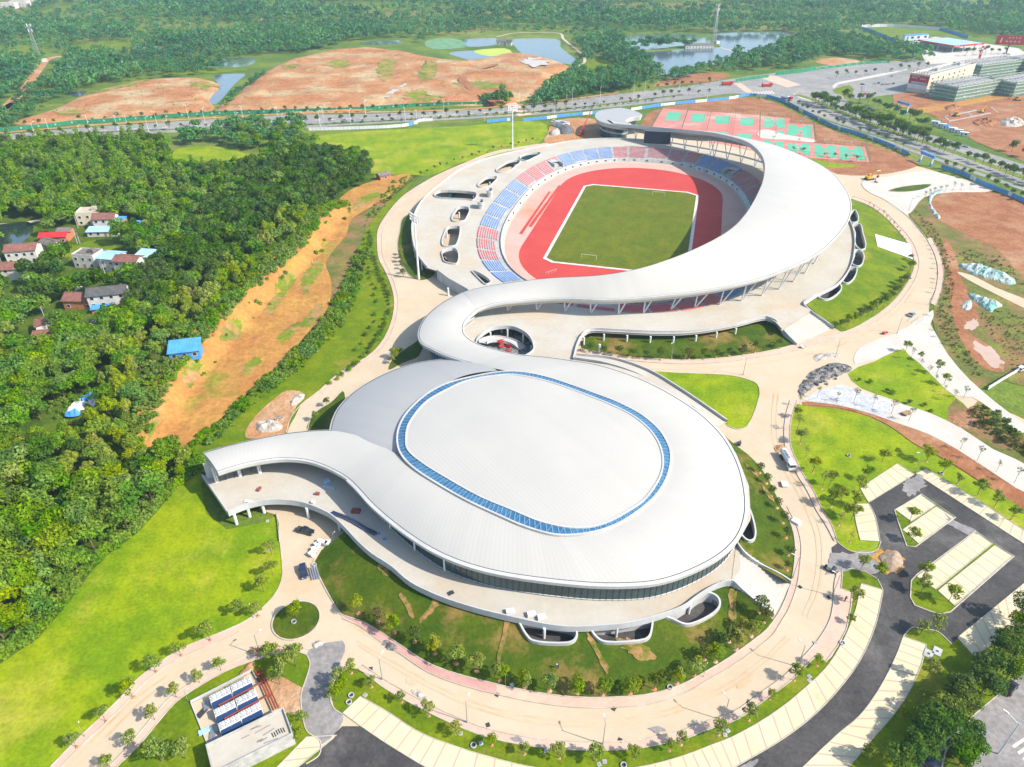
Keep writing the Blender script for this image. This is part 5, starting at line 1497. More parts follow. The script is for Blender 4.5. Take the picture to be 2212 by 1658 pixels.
for nm, q, m, h, l in (('tarpaulin_heap', '139,895 150,880 165,868 185,858 205,862 213,872 200,884 180,890 160,897', 'sack', 1.6, 'crumpled white tarpaulin and sheeting lying among the bushes'), ('blue_tarpaulin', '138,898 150,888 174,891 170,898 150,901', 'blue', 1.8, 'bright blue tarpaulin at the lower end of the sheeting heap'), ('blue_tarpaulin', '172,873 180,860 204,855 213,867 196,870 184,884', 'blue', 2.6, 'bright blue tarpaulin draped over the upper end of the sheeting heap')):
    heap(nm, W(q, tz), h, m, l, 'tarpaulin', .5, .9, None, tz)
for p_ in W('139,895 160,885 180,868 205,865', tz):
    KEEP.append((p_.x, p_.y, 5, 13, 4))
# ------------------------------------------------------------ poles, lamps, towers
def pole(px, py, top, label, group, arm=True, zt=True):
    b = GH(px, py)
    h = min(14, max(6, rise(px, py, top, b.z)))
    t = thing('utility_pole', label, 'pole', b, random.uniform(-.5, .5), group)
    MB().cyl((0, 0, 0), (0, 0, h), .2, .13, 7).obj('pole', 'concrete_w', t)
    if arm:
        m_ = MB().box((0, 0, h - .5), (1.8, .12, .12)).box((0, 0, h - 1.3), (1.4, .12, .12))
        for x in (-.8, 0, .8):
            m_.cyl((x, 0, h - .44), (x, 0, h - .2), .06, .05, 5)
        m_.obj('cross_arm', 'steel', t)
for x, y, tp, l in ((153, 455, 440, 'concrete pole behind the cream flat-roofed house'), (169, 493, 465, 'concrete pole in front of the white gabled house'), (168, 528, 497, 'concrete pole beside the grey-roofed outbuilding'), (173, 527, 508, 'short concrete pole by the long blue shed'),
                    (120, 569, 546, 'concrete pole in the village garden'), (148, 632, 607, 'concrete pole standing above the red tiled brick house'), (8, 579, 559, 'concrete pole at the left edge by the white houses'), (107, 712, 663, 'leaning concrete pole beside the white ruin'),
                    (229, 597, 562, 'concrete pole in front of the terrace of houses')):
    pole(x, y, tp, l, 'village poles')
for x, y, tp in ((268, 90, 77), (285, 88, 60), (313, 68, 55), (383, 64, 53), (412, 63, 49), (486, 58, 47), (513, 54, 43), (808, 46, 32), (919, 42, 28), (1030, 38, 25), (1138, 37, 22), (1447, 30, 19), (1456, 30, 15), (707, 49, 36), (200, 80, 66), (194, 82, 68)):
    pole(x, y, tp, 'slender pale pole above the far woods', 'far poles along the embankment', True)
def lamp_proto():
    t = thing('street_lamp', 'x', 'street lamp', (0, 0, 0), 0, 'x')
    m_ = MB().cyl((0, 0, 0), (0, 0, 7.6), .11, .07, 7).cyl((0, 0, 0), (0, 0, .9), .16, .16, 8)
    m_.obj('pole', 'steel', t)
    MB().cyl((0, 0, 7.4), (1.3, 0, 7.9), .05, .04, 6).obj('arm', 'steel', t)
    MB().box((1.6, 0, 7.9), (.8, .3, .14), 0, 0, .8).obj('lamp_head', 'lamp_w', t)
    return t
def far_lamp_proto():
    t = thing('street_lamp', 'x', 'street lamp', (0, 0, 0), 0, 'x')
    MB().cyl((0, 0, 0), (0, 0, 11), .17, .1, 7).obj('pole', 'white', t)
    MB().cyl((0, 0, 10.6), (2.2, 0, 11.6), .08, .06, 6).cyl((0, 0, 10.6), (-1.2, 0, 11.2), .07, .05, 6).obj('arm', 'white', t)
    MB().box((2.7, 0, 11.65), (1.2, .4, .2), 0, 0, .8).obj('lamp_head', 'lamp_w', t)
    return t
LP, FL = lamp_proto(), far_lamp_proto()
used = set()
def put(proto, loc, rz, label, group, scale=1):
    if proto.name not in used:
        used.add(proto.name)
        kids(proto)
        proto.location, proto.rotation_euler, proto.scale = loc, (0, 0, rz), (scale,) * 3
        proto['label'], proto['group'] = label, group
        return proto
    return dup(proto, loc, rz, label, group, scale)
ce = G(1150, 1000)
for x, y, l in ((1009, 1562, 'thin lamp post on the outer pavement left of the bottom centre'), (1302, 1609, 'thin lamp post on the outer pavement near the bottom centre'), (1562, 1557, 'thin lamp post on the outer pavement, lower right of the loop'), (1723, 1441, 'thin lamp post at the end of the outer pavement by the pink square'),
                (1798, 1288, 'lamp post on the pink paved square'), (826, 1469, 'thin lamp post by the western start of the outer pavement'), (563, 1418, 'lamp post beside the spilt orange soil'), (1712, 1250, 'short lamp post at the foot of the arena steps'),
                (1605, 811, 'rusty lamp post beside the triangular lawn'), (1804, 773, 'rusty lamp post beside the paving stones heap'), (1937, 722, 'rusty lamp post on the kerb near the silver car'), (1450, 777, 'lamp post by the clipped bushes south of the stadium'),
                (2009, 660, 'lamp post on the east pavement'), (1963, 455, 'lamp post on the white forecourt'), (1977, 1022, 'white lamp post between two parking blocks')):
    p = G(x, y)
    put(LP, p, math.atan2(ce.y - p.y, ce.x - p.x) + random.uniform(-.2, .2), l, 'lamp posts round the sports ground')
for x, y, l, rz in ((547, 1335, 'white garden lamp at the edge of the round-about lawn', 2), (184, 1592, 'white garden lamp on the west lawn verge', 2), (407, 1516, 'white garden lamp on the strip by the chillers', .5), (1092, 1481, 'white garden lamp among the round young trees', 1),
                    (1519, 1463, 'white garden lamp at the east side of the young trees', 1), (722, 1177, 'white garden lamp near the foam blocks', 1), (2091, 933, 'white garden lamp by the red earth patch', 1)):
    put(LP, G(x, y), rz, l, 'lamp posts round the sports ground', .52)
FARL = [(33, 318), (78, 299), (108, 289), (176, 298), (194, 281), (255, 281), (276, 275), (322, 287), (340, 272), (362, 270), (408, 258), (443, 266), (470, 278), (515, 279), (526, 260), (612, 273), (602, 263), (692, 274), (698, 255), (758, 269), (876, 263), (959, 245), (901, 270), (790, 250), (1047, 262), (1121, 234), (1198, 246), (1254, 243), (1224, 222), (1296, 217), (1340, 234), (1392, 206), (1368, 212), (1420, 200), (1466, 204), (1236, 222),
        (1528, 214), (1601, 209), (1809, 183), (1827, 158), (1861, 150), (1807, 176), (1910, 172), (1970, 139), (1985, 160), (1550, 196)]
for k, (x, y) in enumerate(FARL):
    put(FL, G(x, y), R(75 if k % 2 else -100), 'tall white street lamp beside the north road', 'street lamps along the north road', 1 if k % 3 else .8)
put(FL, G(2156, 1630), R(130), 'tall white street lamp on the planted island at the lower right', 'street lamps along the north road')
def tower(px, py, top, label):
    b = G(px, py)
    h = rise(px, py, top)
    t = thing('lattice_mast', label, 'radio mast', b, .4, 'radio masts')
    m_ = MB()
    n_ = 12
    for k in range(n_):
        a0, a1 = 2.6 - 2.0 * k / n_, 2.6 - 2.0 * (k + 1) / n_
        z0, z1 = h * k / n_, h * (k + 1) / n_
        cr = [(-1, -1), (1, -1), (1, 1), (-1, 1)]
        for i in range(4):
            x0, y0 = cr[i]
            x1, y1 = cr[(i + 1) % 4]
            m_.cyl((x0 * a0, y0 * a0, z0), (x0 * a1, y0 * a1, z1), .2, .2, 4)
            m_.cyl((x0 * a0, y0 * a0, z0), (x1 * a1, y1 * a1, z1), .12, .12, 4)
            m_.cyl((x0 * a1, y0 * a1, z1), (x1 * a1, y1 * a1, z1), .12, .12, 4)
    m_.obj('lattice', 'steel', t)
    a_ = MB()
    for i in range(3):
        for z in (h - 1, h - 6):
            an = i * 2.1
            a_.box((math.cos(an) * 2.2, math.sin(an) * 2.2, z), (.5, .5, 3.2), an)
            a_.cyl((0, 0, z), (math.cos(an) * 2.2, math.sin(an) * 2.2, z), .1, .1, 4)
    a_.obj('antennas', 'white', t)
    MB().box((5, -2, 1.6), (5, 4, 3.2)).obj('equipment_hut', 'plaster', t)
tower(87, 134, 53, 'tall lattice radio mast at the left beside the dirt road')
tower(1540, 95, 10, 'tall lattice radio mast behind the boathouse')

# ------------------------------------------------------------ fences
def hoarding(s, h, label, mats=('white', 'blue'), run=(4, 3), group='hoardings', pw=3.0, name='site_hoarding', sm=3):
    """a line of sheet panels; runs of panels alternate between the colours"""
    pts = resample(spline(W(s), sm), pw)
    t = thing(name, label, 'fence', pts[0], 0, group)
    o = pts[0]
    cur = MB()
    po = MB().sweep([p - o + Vector((0, 0, h + .1)) for p in pts], [(-.05, -.05), (-.05, .05), (.05, .05), (.05, -.05), (-.05, -.05)])
    def flush(c):
        if cur.v:
            q = cur.obj('panel_run', mats[c], t)
            if len(mats) > 1:
                q['label'] = mats[c] + ' panels'
    k, c, left = 0, 0, run[0]
    for a, b in zip(pts, pts[1:]):
        d = b - a
        ang = math.atan2(d.y, d.x)
        m_ = (a + b) / 2 - o
        cur.box((m_.x, m_.y, h / 2 + .05), (d.length, .12, h - (.04 if len(cur.f) % 12 else 0)), ang)
        po.box((a.x - o.x, a.y - o.y, h / 2 + .15), (.16, .2, h + .3), ang)
        left -= 1
        if left <= 0:
            flush(c)
            cur = MB()
            c = (c + 1) % len(mats)
            left = run[c] + random.randint(-1, 1)
    flush(c)
    po.obj('posts', 'steel', t)
    return t
hoarding('667,283 740,281 870,275 900,268 905,264 935,262', 2.4, 'long white hoarding along the far green field', ('white', 'blue'), (26, 2))
hoarding('1052,266 1098,262 1110,262', 2.4, 'short blue hoarding between the road trees and the field', ('blue', 'white'), (6, 1))
hoarding('1130,263 1180,258 1230,252 1290,246 1330,240', 2.4, 'hoarding with blue and white panels behind the site yard', ('blue', 'white'), (7, 4))
hoarding('1363,240 1395,235 1430,230 1475,225 1540,219 1585,214 1618,208 1655,211', 2.4, 'pale blue hoarding behind the sports courts', ('white', 'blue'), (4, 7))
hoarding('1655,211 1690,221 1715,234 1750,252 1775,265 1808,280 1850,292 1890,306 1930,322 1962,338', 2.6, 'blue hoarding curving along the boulevard', ('blue', 'white'), (9, 2))
hoarding('2032,364 2080,380 2120,400 2170,420 2240,452', 2.6, 'blue hoarding beyond the blue gateway', ('blue', 'white'), (8, 1))
hoarding('1855,62 1880,70 1910,82 1935,92', 3.5, 'dark blue wall round the depot field', ('blue',), (99,), pw=8)
hoarding('1860,60 1920,59 1990,63 2028,66', 4, 'white wall behind the depot field', ('white',), (99,), pw=10)
hoarding('2030,66 2060,74 2090,84', 3.5, 'blue wall running down behind the fuel station', ('blue',), (99,), pw=8)
def greenfence(s, h, label, marks):
    t = hoarding(s, h, label, ('green_f',), (99,), 'green fences', 6, 'green_fence')
    pts = resample(spline(W(s), 3), 6)
    o = pts[0]
    m_ = MB()
    for k, (a, b) in enumerate(zip(pts, pts[1:])):
        d = b - a
        ang = math.atan2(d.y, d.x)
        c = (a + b) / 2 - o
        nrm = Vector((d.y, -d.x, 0)).normalized() * .1
        if marks and k % 2 == 0:
            for q in range(2):
                m_.box((c.x + nrm.x, c.y + nrm.y, h * .42 + q * .6), (1.3 - q * .4, .06, .3), ang)
            m_.box((c.x + nrm.x, c.y + nrm.y, h * .55), (.25, .06, 1.3), ang)
    if m_.v:
        m_.obj('lettering', 'white' if marks == 1 else 'orange', t)
greenfence('0,286 60,280 120,274 160,269 200,267 300,260 400,253 467,249', 3, 'long dark green fence before the left soil mound', 1)
greenfence('467,249 520,247 600,245 737,241 800,238 900,231 970,229 1050,228', 3, 'long dark green fence with white lettering before the broad soil mound', 1)
greenfence('1674,164 1700,161 1730,158 1762,152', 4, 'bright green fence with orange lettering at the junction', 2)
greenfence('1588,178 1620,173 1660,168', 3, 'green fence with orange lettering beside the red truck', 2)
greenfence('1764,152 1810,146 1860,140 1920,136', 2.5, 'green fence with white lettering behind the junction', 1)
def meshfence(s, h, label):
    pts = resample(W(s), 3)
    t = thing('court_fence', label, 'fence', pts[0], 0, 'fences round the sports courts')
    o = pts[0]
    ra = MB()
    for p in pts:
        q = p - o
        ra.cyl((q.x, q.y, 0), (q.x, q.y, h), .06, .06, 5)
    for z in (.1, h / 2, h):
        ra.sweep([p - o + Vector((0, 0, z)) for p in pts], [(-.04, -.04), (-.04, .04), (.04, .04), (.04, -.04)])
    ra.obj('fence_frame', 'green_f', t)
for s, l in (('1432,234 1540,242 1640,250 1708,257', 'green fence along the back of the northern courts'), ('1708,257 1705,267 1756,270 1760,303', 'green fence stepping round the hoop courts'), ('1758,309 1868,317 1878,352', 'green fence at the east end of the lower courts'), ('1878,353 1748,342 1660,332', 'green fence in front of the lower courts'),
             ('1432,235 1408,278', 'green fence at the west end of the courts'), ('1487,239 1472,283', 'green fence between the first and second tennis courts'), ('1537,243 1526,287', 'green fence between the second and third tennis courts'), ('1589,247 1582,296', 'green fence between the third and fourth tennis courts'), ('1641,251 1640,300', 'green fence between tennis courts and hoop courts')):
    meshfence(s, 4, l)
def hoop_proto():
    t = thing('basketball_hoop', 'x', 'basketball hoop', (0, 0, 0), 0, 'x')
    MB().cyl((0, 0, 0), (0, 0, 3.2), .11, .09, 6).cyl((0, 0, 3.1), (1.3, 0, 3.3), .07, .07, 5).obj('post', 'green_f', t)
    MB().box((1.35, 0, 3.4), (.08, 1.8, 1.05)).obj('backboard', 'white', t)
    m_ = MB()
    for i in range(8):
        a0, a1 = i * math.pi / 4, (i + 1) * math.pi / 4
        m_.cyl((1.68 + .25 * math.cos(a0), .25 * math.sin(a0), 3.05), (1.68 + .25 * math.cos(a1), .25 * math.sin(a1), 3.05), .03, .03, 4)
    m_.obj('rim', 'red', t)
    return t
HP = hoop_proto()
for p, c in HOOPS:
    put(HP, p, math.atan2(c.y - p.y, c.x - p.x), 'white backboard basketball hoop at the end of a green court', 'basketball hoops')
# blue gateways
def gateway(a, b, h, label):
    a, b = G(*a), G(*b)
    t = thing('gateway', label, 'gate', (a + b) / 2, math.atan2(b.y - a.y, b.x - a.x), 'blue gateways')
    w_ = (b - a).length
    for x in (-w_ / 2, w_ / 2):
        MB().box((x, 0, h / 2), (.9, .9, h)).obj('pillar', 'white', t)
        MB().box((x, 0, .9), (1.2, 1.2, 1.8)).obj('pillar_base', 'blue', t)
    MB().box((0, 0, h + .7), (w_ + 2.4, 1.0, 1.9)).obj('beam', 'blue', t)
    m_ = MB()
    for k in range(8):
        x = (k - 3.5) * w_ * .1
        m_.box((x, -.53, h + .7), (.7, .05, .12)).box((x, -.53, h + 1.0), (.5, .05, .1)).box((x, -.53, h + .65), (.1, .05, .8))
    m_.obj('lettering', 'white', t)
gateway((1987, 350), (2010, 360), 5.5, 'blue and white gateway at the entrance of the sports ground')
gateway((1936, 241), (1957, 247), 7, 'blue and white gateway of the building site')

# ------------------------------------------------------------ vehicles
def wheel(t, x, y, r=.33, w_=.24, dual=1):
    wv = MB().cyl((x, y - w_ / 2, r), (x, y + w_ / 2, r), r, r, 12).obj('wheel', 'tyre', t)
    MB().cyl((x, y - w_ / 2 - .01, r), (x, y + w_ / 2 + .01, r), r * .55, r * .55, 8).obj('rim', 'steel', wv)
def car(paint, kind='saloon', name='car'):
    t = thing(name, 'x', 'car', (0, 0, 0), 0, 'x')
    if kind == 'suv':
        Lh, W2, prof, cab = 2.3, .93, [(-2.3, .35), (-2.3, .95), (-2.22, 1.05), (1.1, 1.05), (2.1, .95), (2.3, .75), (2.3, .35)], [(-2.15, 1.03), (-1.95, 1.65), (.35, 1.68), (1.15, 1.03)]
    elif kind == 'pickup':
        Lh, W2, prof, cab = 2.6, .93, [(-2.6, .4), (-2.6, 1.0), (1.3, 1.05), (2.4, .95), (2.6, .7), (2.6, .4)], [(-.75, 1.03), (-.55, 1.68), (.6, 1.7), (1.35, 1.03)]
    elif kind == 'van':
        Lh, W2, prof, cab = 2.3, .85, [(-2.3, .35), (-2.3, 1.05), (1.9, 1.05), (2.3, .8), (2.3, .35)], [(-2.25, 1.03), (-2.15, 1.8), (1.2, 1.82), (1.85, 1.03)]
    else:
        Lh, W2, prof, cab = 2.25, .88, [(-2.25, .32), (-2.25, .85), (-2.1, .95), (1.1, .92), (2.0, .8), (2.25, .62), (2.25, .32)], [(-1.75, .93), (-1.15, 1.42), (.2, 1.45), (1.05, .91)]
    def extr(pr, w0, w1, zt):
        n_ = len(pr)
        zl, zh = min(p[1] for p in pr), max(p[1] for p in pr)
        v = []
        for sg in (-1, 1):
            for x, z in pr:
                k = (z - zl) / (zh - zl)
                v.append((x, sg * (w0 + (w1 - w0) * k), z))
        f = [tuple(range(n_)), tuple(range(n_, 2 * n_))[::-1]] + [(i, n_ + i, n_ + (i + 1) % n_, (i + 1) % n_) for i in range(n_)]
        return v, f
    v, f = extr(prof, W2, W2 - .03, 0)
    b = mesh_obj('body', v, f, paint, t)
    bv = b.modifiers.new('b', 'BEVEL')
    bv.width, bv.segments = .07, 2
    v, f = extr(cab, W2 - .06, W2 - .22, 0)
    mesh_obj('windows', v, f, 'glass_w', t)
    (xa, za), (xb, zb), (xc, zc), (xd, zd) = cab
    MB().box(((xb + xc) / 2, 0, zb + .03), (xc - xb + .1, 2 * (W2 - .2), .09)).obj('roof', paint, t)
    if kind == 'pickup':
        MB().box((-1.7, 0, 1.03), (1.6, 1.5, .06)).obj('load_bed', 'dark', t)
    for x in (-Lh * .6, Lh * .6):
        for y in (-W2 + .05, W2 - .05):
            wheel(t, x, y)
    for y in (-.6, .6):
        MB().box((Lh - .02, y, .7), (.1, .35, .16)).obj('headlight', 'lamp_w', t)
        MB().box((-Lh + .01, y, .78), (.08, .3, .16)).obj('taillight', 'lamp_r', t)
    return t
CARS = {k: None for k in ('k', 'b', 'w', 's', 'r')}
PAINT = dict(k='car_k', b='car_b', w='car_w', s='car_s', r='red')
def place_car(col, kind, px, py, a, label, group, z=0.05, scale=1):
    key = col + kind
    if key not in CARS or CARS.get(key) is None:
        CARS[key] = car(PAINT[col], kind)
    return put(CARS[key], G(px, py) + Vector((0, 0, z)), R(a), label, group, scale)
def heading(a, b):
    p, q = G(*a), G(*b)
    return math.degrees(math.atan2(q.y - p.y, q.x - p.x))
place_car('k', 'pickup', 660, 1151, heading((645, 1147), (676, 1155)), 'black pickup truck below the arena tail', 'cars on the sports ground')
place_car('b', 'suv', 657, 1239, heading((655, 1228), (660, 1252)), 'dark navy car beside the stacked pipes', 'cars on the sports ground')
place_car('s', 'saloon', 1969, 682, heading((1964, 688), (1975, 677)), 'small silver car on the east road', 'cars on the sports ground')
place_car('k', 'suv', 2180, 1490, heading((2170, 1502), (2192, 1476)), 'black car parked at the lower right road edge', 'cars on the lower right road')
place_car('b', 'suv', 2014, 1648, heading((2003, 1662), (2028, 1634)), 'navy car under the trees at the bottom edge', 'cars on the lower right road')
place_car('b', 'van', 2240, 1505, heading((2170, 1502), (2192, 1476)), 'navy van at the right edge of the picture', 'cars on the lower right road') if 0 else None
for c, k, x, y, l in (('k', 'saloon', 1176, 242, 'black car on the north road before the crossing'), ('w', 'pickup', 1378, 216, 'white pickup on the north road near the lamps'), ('w', 'saloon', 1296, 224, 'white car on the north road right of centre'), ('w', 'saloon', 1240, 234, 'white car near the kerb of the north road'),
                      ('w', 'van', 528, 268, 'white van on the left half of the north road'), ('w', 'saloon', 628, 271, 'white car on the left half of the north road'), ('w', 'saloon', 1985, 290, 'white car parked on the boulevard side road') if 0 else ('s', 'saloon', 745, 262, 'silver car on the north road left of centre')):
    place_car(c, k, x, y, 10 if k != 'van' else 190, l, 'cars on the north road')
for i, (c, x, y, l) in enumerate((('k', 1865, 233, 'black car first in the row before the blue site gate'), ('k', 1878, 237, 'black car in the middle of the row before the blue site gate'), ('k', 1886, 241, 'black car last in the row before the blue site gate'), ('s', 1897, 253, 'silver car at the end of the side road'), ('s', 2068, 313, 'silver car on the side road by the cabins'), ('s', 2085, 319, 'silver car behind another on the side road'))):
    place_car(c, 'saloon', x, y, -32, l, 'cars on the boulevard')
lot = [('r', 1869, 205), ('w', 1866, 198), ('w', 1865, 194), ('w', 1866, 190), ('k', 1863, 184), ('w', 1890, 182), ('k', 1898, 181), ('s', 1906, 184), ('w', 1914, 183), ('w', 1920, 183), ('k', 1930, 182), ('s', 1926, 166), ('k', 1890, 203)]
names = dict(r='red', w='white', k='black', s='silver')
for i, (c, x, y) in enumerate(lot):
    place_car(c, 'saloon', x, y, 5 if x < 1880 else 60, f'{names[c]} car parked in the small yard beside the red-board building', 'cars parked in the yard')
for c, x, y in (('s', 2055, 113), ('w', 2073, 113), ('k', 2062, 107), ('w', 2096, 107), ('w', 2117, 106), ('w', 2124, 105), ('k', 2090, 109), ('s', 1993, 104), ('b', 2003, 102), ('w', 2178, 119), ('k', 2168, 117), ('w', 2135, 104)):
    place_car(c, 'saloon', x, y, random.choice((10, -30, 60)), f'{"navy" if c == "b" else names[c]} car at the fuel station', 'cars at the fuel station')
def truck(label, loc, a, cab, body, kind, group='lorries', s=1):
    t = thing('lorry', label, 'lorry', loc, a, group)
    Ln = 8.6 if kind != 'small' else 6.2
    MB().box((Ln / 2 - .9, 0, 1.75), (1.9, 2.3, 2.3), 0, 0, .94).obj('cab', cab, t)
    MB().box((Ln / 2 + .03, 0, 2.2), (.08, 2.0, .9)).obj('windscreen', 'glass_w', t)
    for sg in (-1, 1):
        MB().box((Ln / 2 - .7, sg * 1.13, 2.2), (1.0, .06, .7)).obj('side_window', 'glass_w', t)
        MB().box((Ln / 2 + .04, sg * .8, .95), (.08, .4, .25)).obj('headlight', 'lamp_w', t)
    MB().box((-.6, 0, .85), (Ln - 1.4, 1.0, .35)).obj('chassis', 'dark', t)
    if kind in ('tank', 'small'):
        v = MB()
        n_ = 14
        xs = [-Ln / 2, -Ln / 2 + .15, Ln / 2 - 2.35, Ln / 2 - 2.2]
        sc = [.75, 1, 1, .75]
        pts = [(x, math.cos(2 * math.pi * i / n_) * 1.15 * k, 2.05 + math.sin(2 * math.pi * i / n_) * .95 * k) for x, k in zip(xs, sc) for i in range(n_)]
        f = [(r_ * n_ + i, r_ * n_ + (i + 1) % n_, (r_ + 1) * n_ + (i + 1) % n_, (r_ + 1) * n_ + i) for r_ in range(3) for i in range(n_)] + [tuple(range(n_)), tuple(range(3 * n_, 4 * n_))]
        v.add(pts, f)
        v.obj('tank', body, t)
        MB().box((-1, 0, 3.02), (Ln * .5, .7, .08)).cyl((-.5, 0, 3), (-.5, 0, 3.25), .3, .3, 8).obj('walkway', 'steel', t)
    else:
        b_ = MB().box((-1.0, 0, 1.2), (Ln - 2.3, 2.4, .2))
        for sg in (-1, 1):
            b_.box((-1.0, sg * 1.16, 1.95), (Ln - 2.3, .1, 1.4))
        b_.box((Ln / 2 - 2.2, 0, 2.1), (.1, 2.3, 1.7)).box((-Ln / 2 + .15, 0, 1.95), (.1, 2.3, 1.4))
        b_.obj('load_box', body, t)
        MB().box((-1.0, 0, 2.55), (Ln - 2.5, 2.2, .35), 0, 0, .85).obj('load_cover', 'soil_r' if kind == 'dump' else 'pink', t)
    for x in (Ln / 2 - 1.3, -Ln / 2 + 1.2, -Ln / 2 + 2.5) if kind != 'small' else (Ln / 2 - 1.2, -Ln / 2 + 1.3):
        for y in (-.98, .98):
            wheel(t, x, y, .5, .32)
    t.scale = (s,) * 3
    return t
truck('white tanker lorry parked against the pink pavement', G(1699, 1001), R(heading((1690, 985), (1708, 1016))), 'white', 'white', 'tank', s=.95)
truck('red lorry turning at the left of the junction', G(1570, 185, 0), R(5), 'red', 'red', 'dump', s=1.25)
truck('red tipper lorry with a pinkish load in the middle of the junction', G(1656, 188, 0), R(8), 'red', 'red', 'cover', s=1.2)
truck('white tanker lorry with a red cab on the junction', G(1698, 217, 0), R(heading((1682, 211), (1714, 218))), 'red', 'white', 'tank', s=1.3)
truck('red lorry parked by the fuel station', G(1966, 98, 0), R(30), 'red', 'red', 'dump', s=1.3)
def digger(px, py, a, label, s=1):
    t = thing('excavator', label, 'excavator', G(px, py), R(a), 'excavators')
    for y in (-1, 1):
        m_ = MB().box((0, y * 1.1, .45), (3.4, .55, .6))
        for x in (-1.7, 1.7):
            m_.cyl((x, y * 1.1 - .27, .45), (x, y * 1.1 + .27, .45), .43, .43, 10)
        m_.obj('track', 'dark', t)
    MB().box((-.5, 0, 1.35), (2.9, 2.4, .9), 0, 0, .94).cyl((0, 0, .7), (0, 0, 1), .8, .8, 12).obj('house', 'yellow', t)
    cb = MB().box((.5, .7, 2.2), (1.3, .95, 1.3), 0, 0, .9).obj('driver_cab', 'yellow', t)
    MB().box((1.1, .7, 2.35), (.2, .8, .9)).box((.5, 1.15, 2.35), (.9, .12, .8)).obj('cab_window', 'glass_w', cb)
    MB().cyl((.9, -.1, 1.5), (3.2, -.1, 4.2), .32, .26, 6).cyl((3.2, -.1, 4.2), (5.6, -.1, 3.9), .26, .2, 6).obj('boom', 'yellow', t)
    MB().cyl((5.7, -.1, 4.1), (5.4, -.1, 1.6), .22, .16, 6).obj('arm', 'yellow', t)
    MB().cyl((1.4, .1, 1.5), (3, .1, 3.6), .09, .09, 6).cyl((3.6, -.1, 4.3), (5.6, -.1, 4.3), .08, .08, 6).obj('ram', 'steel', t)
    MB().add([(5.0, -.6, 1.7), (5.6, -.6, 1.7), (5.4, -.6, .8), (4.6, -.6, .7), (5.0, .4, 1.7), (5.6, .4, 1.7), (5.4, .4, .8), (4.6, .4, .7)], [(0, 1, 2, 3), (7, 6, 5, 4), (1, 5, 6, 2), (2, 6, 7, 3), (0, 4, 5, 1)]).obj('bucket', 'orange', t)
    t.scale = (s,) * 3
digger(1877, 389, 18, 'yellow excavator with raised boom on the pale forecourt', 1.25)
digger(2064, 252, 200, 'yellow excavator on the red building ground', 1.3)
digger(2120, 244, 40, 'small excavator near the site road', 1.1)
digger(2196, 218, 170, 'yellow excavator at the right edge near the netted buildings', 1.3)
# breaker hammer lying beside the excavator
b = G(1890, 395)
t = thing('breaker_attachment', 'rusty machine attachment lying in front of the excavator', 'attachment', b, .6)
MB().box((0, 0, .6), (1.2, 1, 1.2), .4).cyl((0, 0, 1), (.5, .8, 2.6), .35, .25, 8).obj('body', 'orange', t)
MB().box((1, -.6, .25), (2.6, .5, .4), .8).obj('arm', 'dark', t)
for s_, l in (('2100,262 2125,258 2150,262 2140,274 2110,272', 'rubble and red earth heap on the building ground'), ('2160,262 2190,255 2212,262 2200,275 2170,274', 'pale rubble heap at the right edge of the building ground'), ('2040,232 2060,228 2075,232 2062,238 2045,238', 'low rubble heap before the netted building')):
    heap('rubble_heap', s_, 2.2, 'gravel_w' if 'pale' in l else 'soil_r', l, 'rubble', .7, 2.2)
# red crane lorry
b = G(1256, 292)
t = thing('crane_lorry', 'red crane with raised lattice boom beside the pavilion', 'crane', b, R(70))
MB().box((0, 0, 1.1), (9, 2.4, .8)).box((3.6, 0, 2.2), (1.8, 2.3, 1.6), 0, 0, .92).obj('carrier', 'orange', t)
MB().box((-1.5, 0, 2.2), (3.2, 2.2, 1.4)).obj('turntable', 'red', t)
MB().cyl((-1, 0, 2.6), (11, -2.5, 13), .55, .3, 4).obj('boom', 'red', t)
MB().cyl((11, -2.5, 13), (17, -4, 19), .28, .18, 4).obj('boom_extension', 'dark', t)
for x in (-3.4, -2, 2.2, 3.6):
    for y in (-1, 1):
        wheel(t, x, y, .55, .35)

# ------------------------------------------------------------ buildings in the north-east
c0, c1, c2 = G(1998, 204), G(1964, 196), G(2098, 175)
dx = (c2 - c0).normalized()
bl, bw, bh = (c2 - c0).length * .98, (c1 - c0).length, 15.5
t = thing('commercial_building', 'cream four-storey building with a large red board on its end wall', 'building', c0, math.atan2(dx.y, dx.x))
wb = MB().box((bl / 2, bw / 2, bh / 2), (bl, bw, bh))
for c, s in (((bl / 2, .2, bh + .5), (bl, .4, 1)), ((bl / 2, bw - .2, bh + .5), (bl, .4, 1)), ((.2, bw / 2, bh + .5), (.4, bw - .8, 1)), ((bl - .2, bw / 2, bh + .5), (.4, bw - .8, 1))):
    wb.box(c, s)
wb.obj('wall', 'plaster_c', t)
rb = MB().box((bl / 2, bw / 2, bh + .04), (bl - .8, bw - .8, .1)).box((bl * .35, bw * .55, bh + 1.4), (9, 5, 2.6)).box((bl * .85, bw * .6, bh + 1.4), (10, 7, 2.6))
rb.obj('roof', 'concrete_w', t)
pg = MB()
for i in range(9):
    pg.box((bl * (.08 + .1 * i), bw * .3, bh + 2.2), (.3, bw * .5, .3)).box((bl * (.08 + .1 * i), bw * .06, bh + 1.2), (.3, .3, 2.4)).box((bl * (.08 + .1 * i), bw * .55, bh + 1.2), (.3, .3, 2.4))
pg.box((bl * .48, bw * .06, bh + 2.55), (bl * .85, .3, .3)).box((bl * .48, bw * .55, bh + 2.55), (bl * .85, .3, .3))
pg.obj('roof_pergola', 'plaster', t)
